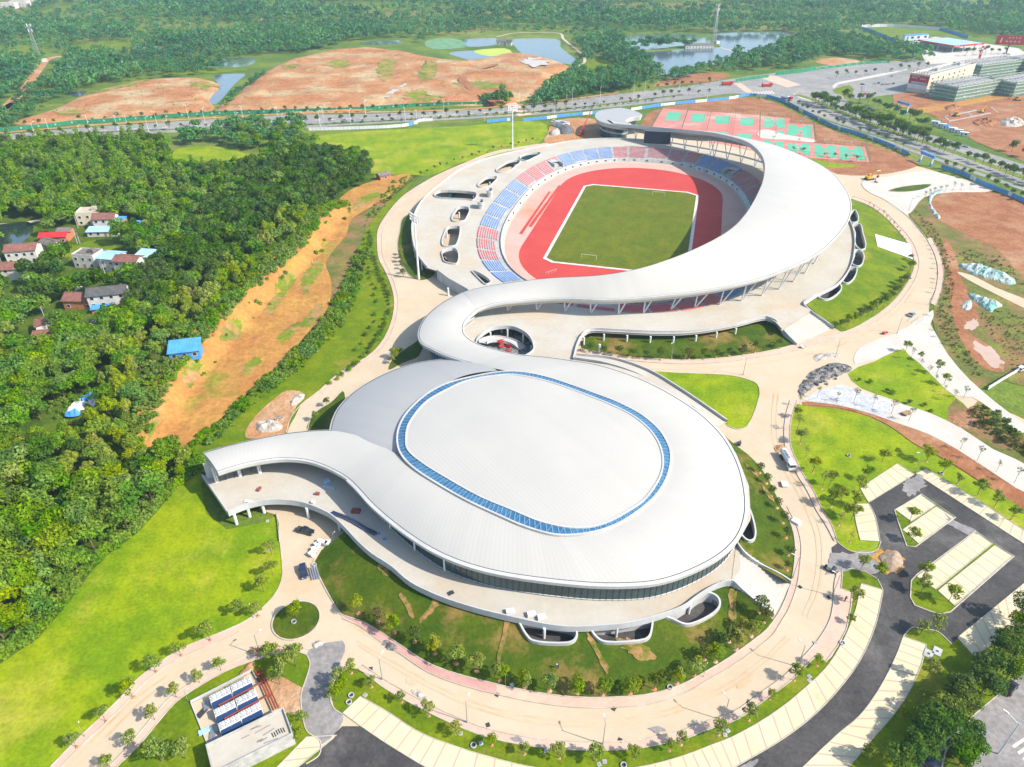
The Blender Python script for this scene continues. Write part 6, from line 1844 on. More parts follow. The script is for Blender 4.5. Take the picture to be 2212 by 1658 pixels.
for r_ in range(3):
    for i in range(7):
        if i == 2:
            continue
        x, z = bl * (.07 + .115 * i), 5.6 + r_ * 3.6
        f_ = MB().box((x, -.06, z), (3.4, .1, 1.9)).obj('window', 'white', t)
        MB().box((x - .8, -.13, z), (1.3, .06, 1.6)).box((x + .8, -.13, z), (1.3, .06, 1.6)).obj('pane', 'glass_w', f_)
MB().box((bl * .3, -.08, 8), (2.2, .1, 9)).obj('stair_window', 'glass_w', t)
MB().box((bl * .12, -.08, 1.6), (6, .1, 2.6)).obj('shop_front', 'glass_w', t)
MB().box((bl * .5, -.12, 3.6), (bl, .3, .5)).obj('ledge', 'white', t)
bd = MB().box((-.12, bw / 2, 11.2), (.25, bw, 7.6)).obj('red_board', 'red_d', t)
m_ = MB()
for k in range(4):
    for (y0, z0) in ((bw * .86, 12.6), (bw * .42, 12.2)):
        yy = y0 - k * bw * .075
        m_.box((-.28, yy, z0), (.05, bw * .055, .25)).box((-.28, yy, z0 + .5), (.05, bw * .04, .22)).box((-.28, yy, z0 + .1), (.05, bw * .014, 1.5))
for k in range(5):
    m_.box((-.28, bw * (.85 - .08 * k), 14.2), (.05, bw * .05, .5))
m_.obj('lettering', 'white', bd)
MB().box((-.27, bw * .45, 8.6), (.05, bw * .8, 1.7)).obj('picture_strip', 'sheet_w', bd)
MB().box((-.1, bw / 2, 5.3), (.2, bw, 3.6)).obj('grey_panel', 'white', t)
m_ = MB()
for k in range(6):
    m_.box((.6, bw * (.9 - .14 * k), bh + 2), (.2, 1.1, .3)).box((.6, bw * (.9 - .14 * k), bh + 2.7), (.2, .8, .25)).box((.6, bw * (.9 - .14 * k), bh + 1.9), (.2, .25, 1.8))
m_.obj('roof_sign', 'red', t)
def scaffold(a, b, depth, h, label, floors=4):
    a, b = G(*a), G(*b)
    d = (b - a).normalized()
    ln = (b - a).length
    t = thing('scaffolded_building', label, 'building', a, math.atan2(d.y, d.x), 'scaffolded buildings')
    fl = MB()
    for k in range(1, floors + 1):
        fl.box((ln / 2, depth / 2, h * k / floors - .2), (ln - 1.4, depth - 1.4, .4))
    for i in range(int(ln / 6) + 1):
        for y in (1, depth / 2, depth - 1):
            fl.box((1 + i * (ln - 2) / max(1, int(ln / 6)), y, h / 2 + .8), (.5, .5, h + 1.6))
    for y in (1, depth / 2, depth - 1):
        fl.box((ln / 2, y, h + 1.7), (ln - 2, .5, .4))
    for i in range(int(ln / 6) + 1):
        fl.box((1 + i * (ln - 2) / max(1, int(ln / 6)), depth / 2, h + 1.69), (.35, depth - 2, .35))
    for k in range(1, floors + 1):
        fl.box((ln / 2, -.35, h * k / floors - .35), (ln + .6, .3, .7)).box((-.35, depth / 2, h * k / floors - .35), (.3, depth, .7))
    fl.obj('concrete_frame', 'concrete_w', t)
    for nm, c, s in (('net_front', (ln / 2, -.1, h / 2 + .5), (ln, .08, h + 1)), ('net_side', (-.1, depth / 2, h / 2 + .5), (.08, depth, h + 1)), ('net_side', (ln + .1, depth / 2, h / 2 + .5), (.08, depth, h + 1))):
        MB().box(c, s).obj(nm, 'net', t)
    sc = MB()
    for i in range(int(ln / 3.5) + 1):
        sc.cyl((i * 3.5, -.3, 0), (i * 3.5, -.3, h + 2), .09, .09, 5)
    for k in range(int(h / 2) + 1):
        sc.box((ln / 2, -.3, k * 2 + .5), (ln, .12, .12))
    for i in range(int(depth / 3.5) + 1):
        sc.cyl((-.3, i * 3.5, 0), (-.3, i * 3.5, h + 2), .09, .09, 5)
    sc.obj('scaffold_poles', 'wood', t)
    bn = MB()
    for i in range(3):
        bn.box((ln * (.2 + .3 * i), -.45, h * (.3 + .2 * (i % 2))), (4, .05, .7))
    bn.obj('banner', 'blue_l', t)
scaffold((2060, 221), (2155, 204), 26, 12, 'building frame wrapped in green netting nearest the red-board building')
scaffold((2185, 211), (2330, 186), 26, 12, 'building frame wrapped in green netting at the right edge')
scaffold((2112, 170), (2205, 157), 24, 12, 'building frame in green netting behind the cream building')
scaffold((2216, 160), (2330, 142), 24, 12, 'farthest netted building frame at the right edge')
# fuel station
a, b, c = G(2056, 116), G(2121, 110), G(2008, 104)
d = (b - a).normalized()
t = thing('fuel_station', 'fuel station with a flat blue canopy edged in red', 'fuel station', a, math.atan2(d.y, d.x))
wf, df = (b - a).length, 52
MB().box((wf / 2, df / 2, 8.3), (wf - 1, df - 1, .5)).obj('canopy_roof', 'blue_l', t)
m_ = MB()
for c_, s_ in (((wf / 2, 0, 7.9), (wf, .5, 1.9)), ((wf / 2, df, 7.9), (wf, .5, 1.9)), ((0, df / 2, 7.9), (.5, df - .5, 1.9)), ((wf, df / 2, 7.9), (.5, df - .5, 1.9))):
    m_.box(c_, s_)
m_.obj('canopy_edge', 'red', t)
m_ = MB()
for x0 in (wf * .06, wf * .78):
    for k in range(4):
        m_.box((x0 + k * 1.9, -.3, 7.9), (1.3, .06, .35)).box((x0 + k * 1.9, -.3, 7.9), (.3, .06, 1.1))
m_.obj('lettering', 'white', t)
for i in range(3):
    for j in range(3):
        MB().box((wf * (.12 + .36 * i), df * (.1 + .4 * j), 3.7), (.9, .9, 7.4)).obj('pillar', 'white', t)
MB().box((wf * .3, df + 6, 2.6), (wf * .9, 10, 5.2)).obj('shop', 'plaster', t)
for i in range(3):
    MB().box((wf * (.12 + .36 * i), df * .3, .9), (1.2, .8, 1.8)).obj('fuel_pump', 'red', t)
# roadside advertising board
b = G(2173, 117)
h = rise(2173, 117, 96)
t = thing('billboard', 'dark red advertising board on a single tall post', 'billboard', b, R(-16))
MB().cyl((0, 0, 0), (0, 0, h), .8, .6, 8).obj('post', 'dark', t)
MB().box((0, -.3, h + 4.5), (31, 1, 10)).obj('board', 'red_d', t)
m_ = MB()
for k in range(4):
    m_.box((-2 + k * 3.6, -.85, h + 7), (2.4, .06, .6)).box((-2 + k * 3.6, -.85, h + 7), (.6, .06, 2.4)).box((-4 + k * 4.4, -.85, h + 3), (3, .06, .7)).box((-4 + k * 4.4, -.85, h + 3), (.7, .06, 2.6))
m_.cyl((-11, -.85, h + 2), (-10, -.85, h + 7), 1.2, .5, 6)
m_.obj('lettering', 'pink', t)
b = G(2115, 128)
t = thing('sign_pylon', 'dark red price pylon beside the fuel station hedge', 'sign', b, 0)
MB().box((0, 0, 7), (2.6, .6, 14)).obj('board', 'red_d', t)
MB().box((0, -.33, 11), (1.9, .05, 2)).box((0, -.33, 7.6), (1.9, .05, 1)).box((0, -.33, 5.6), (1.9, .05, 1)).obj('lettering', 'white', t)
# site cabins along the side road
def cabin_proto(m):
    t = thing('site_cabin', 'x', 'cabin', (0, 0, 0), 0, 'x')
    MB().box((0, 0, 1.35), (6, 2.6, 2.7)).obj('wall', 'white', t)
    MB().box((0, 0, 2.78), (6.3, 2.9, .16)).obj('roof', m, t)
    MB().box((-1.5, -1.33, 1.1), (.9, .06, 2)).obj('door', 'blue', t)
    MB().box((1.2, -1.33, 1.6), (1.4, .06, 1)).obj('window', 'glass_w', t)
    return t
CB, CB2 = cabin_proto('white'), cabin_proto('blue')
for i, (x, y) in enumerate(((2020, 270), (2033, 275), (2044, 279), (2056, 284), (2069, 288), (2081, 294))):
    put(CB2 if i in (2,) else CB, G(x, y), R(-28), ('white site cabin with a blue roof in the cabin row' if i == 2 else 'white site cabin in the row beside the building ground'), 'site cabins')
for i, (x, y) in enumerate(((1962, 88), (1975, 87), (1990, 86))):
    put(CB2, G(x, y), R(4), 'blue-roofed cabin behind the fuel station yard', 'depot cabins', 2.4)
# white shed, gravel piles in the yard
b = G(1213, 274)
t = thing('site_office', 'white box-like site office with a dark roof panel in the yard', 'hut', b, R(-50))
MB().box((0, 0, 1.8), (11, 7, 3.6)).obj('wall', 'white', t)
MB().box((0, 0, 3.7), (11.4, 7.4, .2)).obj('roof', 'concrete_w', t)
MB().box((2, -1, 3.9), (4, 3, .2)).obj('roof_panel', 'dark', t)
MB().box((-2, -3.53, 1.1), (1, .06, 2)).obj('door', 'blue', t)
heap('gravel_pile', '1203,283 1212,276 1228,274 1240,282 1236,289 1215,291', 4, 'gravel_d', 'dark grey gravel pile in the yard beside the crane', 'pile', .12, 1.2)
heap('gravel_pile', '1186,290 1192,284 1205,281 1212,287 1204,293 1190,293', 3, 'gravel_w', 'pale sand pile next to the dark gravel', 'pile', .12, 1.2)
place_car('w', 'pickup', 1196, 264, 10, 'white pickup parked in the gravel yard', 'cars in the yard by the field')
# netted soil heaps in the earth lot
heap('netted_soil_heap', '2070,574 2085,571 2110,572 2140,582 2170,592 2192,606 2194,614 2178,616 2150,608 2120,600 2090,588', 2.2, 'tarp', 'long soil heap covered with grey green netting, beside the cream path', 'soil heap', .4, 1)
heap('netted_soil_heap', '2092,632 2105,638 2135,648 2163,658 2166,662 2150,668 2140,676 2125,668 2110,655 2095,645', 2, 'tarp', 'soil heap under green netting below the cream path', 'soil heap', .4, 1)
heap('netted_soil_heap', '2080,655 2095,648 2100,655 2092,672 2078,668', 1, 'tarp', 'small patch of green netting on the weedy lot', 'soil heap', .4, 1)
heap('netted_soil_heap', '2005,434 2010,420 2030,412 2034,414 2018,424 2012,440 2022,458 2032,472 2026,474 2012,460', 1, 'tarp', 'curved band of green netting at the corner of the red earth', 'soil heap', .4, 1)

# ------------------------------------------------------------ chillers and pump house
o = G(420, 1500)
e1 = (G(545, 1452) - G(420, 1512)).normalized()
ang = math.atan2(e1.y, e1.x)
sheet('chiller_pad', '413,1522 545,1455 605,1540 490,1600 455,1625', 6, 'cream')
def chiller_proto():
    t = thing('chiller', 'x', 'chiller', (0, 0, 0), 0, 'x')
    w_, d, h = 4.7, 1.95, 2.5
    fr = MB()
    for x in (-w_ / 2, w_ / 2, 0):
        for y in (-d / 2, d / 2):
            fr.box((x, y, h / 2), (.1, .1, h))
    fr.box((0, 0, h - .08), (w_, d, .16)).box((0, 0, .1), (w_, d, .14))
    fr.obj('frame', 'white', t)
    MB().box((0, -d / 2 - .3, 1.7), (w_ - .2, .12, 1.6), 0, 0, 1, -.62).box((0, d / 2 - .25, 1.75), (w_ - .2, .3, 1.1)).obj('coil_panel', mat('coil_blue', (.014, .042, .12), None, 1), t)
    MB().box((-.8, 0, .5), (2, 1.2, .8)).cyl((.6, .3, .6), (1.9, .3, .6), .35, .35, 8).obj('compressor', 'steel', t)
    for i in range(4):
        for j in range(2):
            x, y = -w_ / 2 + .6 + i * 1.17, -.48 + j * .96
            fn = MB().cyl((x, y, h), (x, y, h + .22), .44, .4, 14, cap=False).obj('fan', 'wall', t)
            MB().cyl((x, y, h + .04), (x, y, h + .1), .4, .4, 12).cyl((x, y, h + .1), (x, y, h + .16), .14, .1, 8).obj('fan_grille', 'wall', fn)
    return t
CH = chiller_proto()
chs = [(478, 1507), (523, 1484), (488, 1537), (534, 1513), (498, 1566), (543, 1542)]
nm = ['upper left', 'upper right', 'middle left', 'middle right', 'lower left', 'lower right']
for (x, y), l in zip(chs, nm):
    put(CH, G(x, y, 1.2) - Vector((0, 0, 1.18)), ang, f'grey air chiller with round fans, the {l} one of six', 'air chillers', .9)
p0, p1 = G(453, 1658), G(621, 1602)
e = (G(622, 1596) - G(470, 1672)).normalized()
t = thing('pump_house', 'low white flat-roofed pump house beside the chillers', 'building', G(540, 1600, 3.4) - Vector((0, 0, 3.4)), math.atan2(e.y, e.x))
wl, wd_ = 15.5, 6.6
m_ = MB().box((0, 0, 1.7), (wl, wd_, 3.4))
for c_, s_ in (((0, -wd_ / 2 + .12, 3.7), (wl, .24, .6)), ((0, wd_ / 2 - .12, 3.7), (wl, .24, .6)), ((-wl / 2 + .12, 0, 3.7), (.24, wd_ - .48, .6)), ((wl / 2 - .12, 0, 3.7), (.24, wd_ - .48, .6))):
    m_.box(c_, s_)
m_.obj('wall', 'concrete_w', t)
MB().box((0, 0, 3.43), (wl - .5, wd_ - .5, .06)).obj('roof', 'concrete', t)
m_ = MB()
for k in range(9):
    m_.box((random.uniform(-1, 6), random.uniform(-2.4, 2.4), 3.55), (random.uniform(.8, 3), .12, .12), random.uniform(-.2, .2))
m_.obj('roof_lumber', 'steel', t)
m_ = MB()
for k in range(6):
    m_.box((4.2 + k * .45, -1.2 + random.uniform(-.2, .2), 3.52), (.16, 1.1, .12), .1)
m_.obj('roof_slots', 'dark', t)
m_ = MB()
rl = [G(553, 1455), G(566, 1482), G(592, 1540)]
for k in range(3):
    off = e1 * (k * .55)
    pts = [p + off + Vector((0, 0, .9)) for p in rl]
    for a, b in zip(pts, pts[1:]):
        m_.cyl(a, b, .17, .17, 7)
t = tag(m_.obj('header_pipes', 'pipe'), 'bundle of rust red pipes running past the chillers', 'pipes')
m_ = MB()
for (x0, y0), (x1, y1) in (((472, 1524), (568, 1473)), ((484, 1553), (584, 1500)), ((577, 1448), (556, 1458))):
    m_.cyl(G(x0, y0, 1.4), G(x1, y1, 1.4), .16, .16, 7)
    m_.cyl(G(x1, y1, 1.4), G(x1, y1, 1.4) - Vector((0, 0, .6)), .16, .16, 7)
tag(m_.obj('branch_pipes', 'pipe'), 'rust red branch pipes crossing between the chillers', 'pipes')
heap('sand_pile', '515,1462 525,1445 540,1432 552,1432 548,1448 535,1462', .9, 'soil_p', 'pale yellow sand pile at the corner of the chiller pad', 'pile', .2, .5)
for (x, y, l) in ((446, 1527, 'grey sheet pack'), (437, 1542, 'dark steel bundle'), (442, 1582, 'pale blue sheet'), (463, 1578, 'small grey cabinet'), (460, 1592, 'grey crate')):
    t = thing('material_stack', f'{l} lying on the chiller yard', 'materials', G(x, y), ang + random.uniform(-.3, 1.8), 'materials on the chiller yard')
    m_ = MB()
    for k in range(4):
        m_.box((random.uniform(-.1, .1), k * .3 - .45, .2 + random.uniform(0, .1)), (2.2, .25, .4))
    m_.obj('sheets', 'blue_l' if 'blue' in l else ('dark' if 'dark' in l else 'steel'), t)
    MB().box((-.7, 0, .05), (.15, 1.4, .1)).box((.7, 0, .05), (.15, 1.4, .1)).obj('battens', 'wood', t)
tag(MB().sweep([p + Vector((0, 0, 0)) for p in W('413,1520 545,1452 556,1470')], [(-.1, 0), (-.1, .9), (.1, .9), (.1, 0)]).sweep(W('413,1520 455,1625'), [(-.1, 0), (-.1, .5), (.1, .5), (.1, 0)]).obj('yard_wall', 'wall'), 'low grey wall round the chiller yard', 'wall')

# ------------------------------------------------------------ loose things on the ground
def blocks(pts, m, s, label, cat, name, group, n=3, flat=.5):
    for k, (x, y, l) in enumerate(pts):
        t = thing(name, l, cat, G(x, y) + Vector((0, 0, .03)), random.uniform(0, 3), group)
        m_ = MB()
        for i in range(n):
            m_.box((random.uniform(-.12, .12), random.uniform(-.12, .12), s * flat * (i + .5) / n * 1.0), (s * random.uniform(.85, 1.05), s * random.uniform(.6, .8), s * flat / n * .94), random.uniform(-.06, .06))
        m_.obj('blocks', m, t)
        MB().box((0, 0, -.01), (s * .9, s * .55, .06)).obj('pallet', 'wood', t)
blocks([(702, 1177, 'white foam block stack farthest from the navy car'), (691, 1175, 'white foam blocks second in the row'), (686, 1182, 'white foam blocks in the middle of the row'), (681, 1190, 'large white foam block near the kerb'), (674, 1201, 'white foam block at the near end of the row'), (708, 1178, 'white foam block apart from the row')], 'sack', 1.75, '', 'foam blocks', 'foam_stack', 'foam blocks', 2, .7)
blocks([(1694, 1049, 'white slab pack lying on the east road'), (1719, 1130, 'tall white slab pack at the road edge')], 'sack', 2.6, '', 'slabs', 'slab_pack', 'slab packs', 3, .3)
for (x, y, z, l) in ((1102, 1324, AZ, 'white slab pack on the arena terrace'), (1148, 1330, AZ, 'smaller white slab pack on the arena terrace'), (1170, 1336, AZ, 'white slab pack nearest the terrace stain')):
    t = thing('slab_pack', l, 'slabs', G(x, y, z), .2, 'slab packs on the terrace')
    m_ = MB()
    for k in range(4):
        m_.box((0, 0, .15 + k * .2), (2.2 - .1 * k, 1.3, .18), random.uniform(-.05, .05))
    m_.obj('slabs', 'sack', t)
    MB().box((0, -.3, .04), (2, .12, .08)).box((0, .3, .04), (2, .12, .08)).obj('battens', 'wood', t)
for (x, y, z, m, s, l) in ((706, 1041, AZ, 'blue_l', (2, 1.2, .9), 'blue wrapped packs on the shaded terrace'), (710, 1053, AZ, 'blue_l', (4, .6, .3), 'long pale blue sheet on the shaded terrace'), (769, 1106, AZ, 'dull_red', (2.4, 1.6, .8), 'red crate stack beside the glass wall'), (686, 1069, AZ, 'dull_red', (1.2, .8, .9), 'red barrow on the terrace'), (560, 1059, AZ, 'dull_red', (.7, 1.5, .8), 'dark red mixer standing on the tail terrace'),
                           (537, 1085, AZ, 'sack', (2.6, 1, .4), 'white rubbish bags by the tail parapet'), (676, 1087, AZ, 'sack', (1, 1, .8), 'white bag by the parapet of the tail terrace'), (974, 1282, AZ, 'dark', (1.5, 1, .3), 'dark manhole frame on the arena terrace'), (785, 1144, AZ, 'blue', (1, .8, .2), 'blue sheet on the terrace'), (816, 1154, AZ, 'blue', (1.2, .8, .2), 'blue sheets beside the glass wall'), (831, 1165, AZ, 'blue', (1, .8, .15), 'blue sheet nearest the terrace edge')):
    t = thing('site_material', l, 'materials', G(x, y, z), random.uniform(-.6, .6), 'things left on the terrace')
    m_ = MB()
    for k in range(3):
        m_.box((s[0] * (k - 1) * .32, random.uniform(-.05, .05), s[2] * random.uniform(.35, .5)), (s[0] * .3, s[1], s[2] * random.uniform(.7, 1)), random.uniform(-.1, .1))
    m_.obj('pieces', m, t)
    MB().box((0, 0, .03), (s[0], s[1] * .8, .06)).obj('pallet', 'wood', t)
tl_ = [G(x, y, AZ) for x, y in ((718, 1110), (745, 1120), (765, 1130), (790, 1145), (812, 1156))]
tag(MB().sweep(tl_, [(-.5, 0), (-.5, .7), (.5, .7), (.5, 0)]).obj('panel_row', 'car_b'), 'long row of dark blue panels lying along the terrace', 'panels')
for i in range(4):
    t = MB()
    a, b = G(668 + i * 5, 1229 - i), G(675 + i * 5, 1255 - i)
    t.cyl(a + Vector((0, 0, .25)), b + Vector((0, 0, .25)), .24, .24, 8)
    tag(t.obj('steel_pipe', 'steel'), 'grey steel pipe in the bundle beside the navy car', 'pipe', 'pipe bundle')
RINGS = [(846, 1539, 'a'), (1023, 1612, 'b'), (851 - 90, 1504, 'c'), (2118 - 40, 1000, 'd')]
def ring_proto():
    t = thing('concrete_ring', 'x', 'manhole ring', (0, 0, 0), 0, 'x')
    m_ = MB()
    n_ = 18
    pts = [(math.cos(2 * math.pi * i / n_) * r_, math.sin(2 * math.pi * i / n_) * r_, z) for r_, z in ((.85, 0), (.85, .5), (.62, .5), (.62, 0)) for i in range(n_)]
    m_.add(pts, [(k * n_ + i, k * n_ + (i + 1) % n_, (k + 1) * n_ + (i + 1) % n_, (k + 1) * n_ + i) for k in range(3) for i in range(n_)])
    m_.obj('ring', 'concrete_w', t)
    MB().cyl((0, 0, 0), (0, 0, .08), .62, .62, 14).obj('opening', 'dark', t)
    return t
RG = ring_proto()
for x, y, l in ((759, 1504, 'concrete manhole ring beside the first parking bay'), (754, 1519, 'lower concrete manhole ring by the parking bays'), (1023, 1612, 'concrete manhole ring in the grass belt, left of the bottom centre'), (1347, 1655, 'concrete manhole ring in the grass belt at the bottom'), (635, 1345, 'manhole ring in the round flower bed'), (1833, 986, 'manhole ring on the big east lawn'), (2033, 1024, 'manhole ring at the corner of the parking bays'),
                (679, 1222, 'manhole ring at the tip of the shaded lawn'), (1447, 1487, 'manhole ring beside the young trees'), (1819, 1391, 'rusty manhole ring at the pink square'), (624, 1569, 'large concrete ring beside the pump house'), (598, 907, 'concrete ring by the rubble heap'), (608, 905, 'second concrete ring by the rubble heap')):
    put(RG, G(x, y) + Vector((0, 0, .1)), 0, l, 'concrete rings', .75)
def cover_proto():
    t = thing('inspection_cover', 'x', 'cover', (0, 0, 0), 0, 'x')
    MB().box((0, 0, .1), (.85, .85, .2)).obj('slab', 'concrete_w', t)
    MB().cyl((0, 0, .2), (0, 0, .23), .2, .22, 10).obj('lid', 'steel', t)
    return t
CV = cover_proto()
for x, y in ((789, 1503), (995, 1586), (1039, 1607), (1294, 1653), (1306, 1647), (1748, 1463), (1748, 1472), (1566, 1589), (1572, 1580), (1180, 1623), (285, 1477), (1106, 1481), (578, 1127), (583, 1188), (1761, 1390)):
    put(CV, G(x, y) + Vector((0, 0, .06)), random.uniform(0, 1.5), 'small square white concrete cover set in the grass', 'inspection covers')
for x, y, l in ((2005, 1414, 'large white slab lying on the lawn by the lower parking'), (2024, 1409, 'large white slab with a dark hole on the lawn')):
    t = thing('cover_slab', l, 'slab', G(x, y) + Vector((0, 0, .05)), .9, 'white slabs')
    MB().box((0, 0, .15), (2.4, 1.8, .25)).obj('slab', 'concrete_w', t)
    MB().cyl((0, 0, .27), (0, 0, .3), .3, .3, 10).obj('hole_cover', 'dark', t)
heap('rubble_heap', '560,935 552,925 560,912 580,908 605,912 612,925 600,934', 1.4, 'gravel_w', 'pale rubble heap behind the arena tail', 'rubble', .5, .7)
heap('rubble_heap', '628,878 632,862 645,852 658,852 655,865 640,876', 1.2, 'gravel_w', 'pale rubble beside the ring road bend', 'rubble', .5, .7)
heap('rubble_heap', '1736,818 1752,802 1775,792 1795,784 1815,785 1835,790 1842,800 1815,812 1790,822 1765,832 1745,850 1728,856 1722,842', .7, 'rubble_d', 'spread of dark rubble and paving waste on the east road', 'rubble', .8, .8)
heap('rubble_heap', '1755,772 1768,764 1790,763 1815,765 1812,772 1785,778 1765,784', .6, 'gravel_w', 'pale paving stones heaped beside the dark rubble', 'rubble', .6, .7)
heap('rubble_heap', '820,1390 832,1382 850,1390 862,1402 850,1408 830,1402', .6, 'rubble_d', 'small black rubble heap beside the red pavement', 'rubble', .7, .5)
heap('rubble_heap', '672,1392 685,1385 700,1388 695,1400 680,1403', .6, 'gravel_w', 'heap of pale bags below the round bed', 'rubble', .7, .5)
heap('soil_heap', '1672,963 1690,962 1700,972 1690,978 1676,975', .6, 'soil', 'orange sand heap behind the white tanker', 'soil heap', .2, .6)
heap('soil_heap', '540,1408 560,1397 600,1394 612,1400 590,1410 560,1416', .5, 'soil_r', 'red soil spilt along the west road', 'soil heap', .3, .5)
heap('paver_stack', '885,1490 900,1488 915,1500 930,1514 925,1520 905,1510 890,1500', .5, 'gravel_w', 'loose white stones on the loop road edge', 'stones', .8, .4)
heap('soil_heap', '1893,1205 1915,1192 1935,1190 1950,1205 1950,1225 1935,1236 1915,1236 1905,1220', 1.3, mat('brown_soil', (.33, .24, .17), (.38, .28, .2), .3, fine=1), 'brown soil heap on the car park junction', 'soil heap', .15, .8)
rock = rng
k_ = 0
for i in range(46):
    x, y = random.uniform(1730, 1838), random.uniform(780, 845)
    if not inside(np.array([x]), np.array([y]), P('1736,818 1752,802 1775,792 1795,784 1815,782 1838,790 1842,800 1815,815 1790,830 1750,850 1728,850'))[0]:
        continue
    m_ = MB().box((0, 0, .3), (random.uniform(.7, 1.6), random.uniform(.5, 1.1), random.uniform(.4, .8)), random.uniform(0, 3), 0, random.uniform(.5, .9), random.uniform(-.3, .3))
    o = m_.obj('paving_stone', 'gravel_d' if i % 3 else 'gravel_w')
    o.location = G(x, y) + Vector((0, 0, .2))
    tag(o, 'broken dark paving block in the rubble on the east road' if i % 3 else 'broken pale paving block in the rubble on the east road', 'stone', 'dark broken blocks' if i % 3 else 'pale broken blocks')
for x, y, l in ((1956, 896, 'brown wheelbarrow on the white path'),):
    t = thing('handcart', l, 'cart', G(x, y) + Vector((0, 0, .08)), .5)
    MB().box((0, 0, .7), (3, 1.6, .3)).obj('tray', 'wood', t)
    for sx in (-1, 1):
        wheel(t, sx * .9, .8, .35, .15)
        wheel(t, sx * .9, -.8, .35, .15)
    MB().cyl((1.5, 0, .7), (2.6, 0, 1.1), .05, .05, 5).obj('handle', 'steel', t)
# steel frame bars beside the east road, grey box in the car park entrance
for i in range(3):
    a, b = G(1960 + i * 9, 694 + i * 4, .2), G(1978 + i * 9, 680 + i * 4, .2)
    tag(MB().cyl(a, b, .12, .12, 6).obj('steel_bar', 'steel'), 'grey steel bar lying on the white paving beside the east road', 'bar', 'steel bars')
t = thing('roller_machine', 'grey compactor standing where the car park meets the loop road', 'machine', G(1793, 1232), .9)
MB().box((0, .3, 1), (1.6, 1.2, .9), 0, 0, .9).obj('body', 'steel', t)
MB().cyl((-.9, -.7, .6), (.9, -.7, .6), .6, .6, 14).obj('drum', 'dark', t)
MB().cyl((-.5, 1.1, .45), (.5, 1.1, .45), .45, .45, 12).obj('rear_roller', 'dark', t)
MB().cyl((0, .8, 1.4), (0, 1.5, 2), .05, .05, 5).obj('handle', 'steel', t)
# motor tricycle on the east road, dark scooter
def trike(px, py, a, m, label):
    t = thing('motor_tricycle', label, 'tricycle', G(px, py) + Vector((0, 0, .04)), R(a), 'motor tricycles')
    MB().box((-.6, 0, .75), (1.5, 1.1, .4)).obj('tray', m, t)
    MB().box((.6, 0, .75), (.8, .35, .3), 0, 0, .8).obj('body', m, t)
    MB().box((.35, 0, .95), (.5, .3, .1)).obj('saddle', 'dark', t)
    MB().cyl((1.0, -.35, 1.1), (1.0, .35, 1.1), .03, .03, 5).cyl((1.0, 0, .5), (.95, 0, 1.1), .04, .04, 5).obj('handlebar', 'steel', t)
    wheel(t, 1.1, 0, .3, .1)
    wheel(t, -.8, -.5, .3, .12)
    wheel(t, -.8, .5, .3, .12)
trike(1912, 722, 20, 'red', 'red motor tricycle on the east road')
trike(1597, 960, 60, 'dark', 'dark motor tricycle at the bend east of the arena')
trike(1735, 752, 25, 'white', 'white motor tricycle at the foot of the stadium steps')
# red machines in the round opening
for x, y, l, a in ((1083, 751, 'red scissor lift in the round opening, the rear one', .4), (1097, 762, 'red scissor lift in the round opening, the front one', -.3)):
    t = thing('scissor_lift', l, 'lift', G(x, y, 0) + Vector((0, 0, .1)), a, 'red lifts')
    MB().box((0, 0, .5), (2.2, 1.2, .6)).obj('base', 'red', t)
    m_ = MB()
    for k in range(3):
        m_.cyl((-.8, -.4, .8 + k * .5), (.8, -.4, 1.3 + k * .5), .05, .05, 5).cyl((.8, .4, .8 + k * .5), (-.8, .4, 1.3 + k * .5), .05, .05, 5)
    m_.obj('scissor_arms', 'steel', t)
    MB().box((0, 0, 2.4), (2.2, 1.2, .12)).box((0, .58, 2.8), (2.2, .05, .7)).box((0, -.58, 2.8), (2.2, .05, .7)).obj('platform', 'red', t)
    for sx in (-.8, .8):
        for sy in (-.55, .55):
            wheel(t, sx, sy, .22, .15)
# hurdles on the track
for i in range(4):
    t = thing('track_hurdle', 'thin white frame standing on the near end of the track', 'hurdle', G(1182 + i * 6, 592 - i * 2, .1), .3 + i * .2, 'white frames on the track')
    MB().box((0, 0, .95), (1.2, .06, .1)).obj('bar', 'white', t)
    MB().box((-.55, 0, .48), (.05, .05, .95)).box((.55, 0, .48), (.05, .05, .95)).box((-.55, -.3, .03), (.06, .6, .06)).box((.55, -.3, .03), (.06, .6, .06)).obj('stand', 'white', t)
hoarding('597,1114 600,1130 602,1150 604,1172', .5, 'row of white plastic barriers beside the tail road', ('white',), (99,), 'barriers', 1.5, 'plastic_barrier')
hoarding('1984,862 2010,0 ' if 0 else '2133,843 2170,820 2230,786', 1.6, 'white wall at the corner of the weedy lot', ('white',), (99,), 'walls', 3, 'boundary_wall')
place_car('w', 'suv', 2205, 800, 35, 'white car parked at the right edge behind the white wall', 'cars on the sports ground')
hoarding('2069,1496 2092,1475', 2, 'slanting white board among the roadside trees', ('white',), (99,), 'boards', 5, 'notice_board')
for x, y in ((1074, 1502), (1054, 1567), (1326, 1532), (1339, 1600), (801, 1446), (1618, 1517), (1790, 1291), (1728, 1269)):
    t = MB()
    for k in range(5):
        t.box((-.36 + k * .18, 0, .02), (.1, .8, .04))
    t.box((0, .42, .02), (.9, .08, .05)).box((0, -.42, .02), (.9, .08, .05))
    o = t.obj('drain_grate', 'dark')
    o.location, o.rotation_euler = G(x, y) + Vector((0, 0, .1)), (0, 0, random.uniform(-.6, .6))
    tag(o, 'small dark drain grate at the kerb of the loop road', 'drain', 'drain grates')
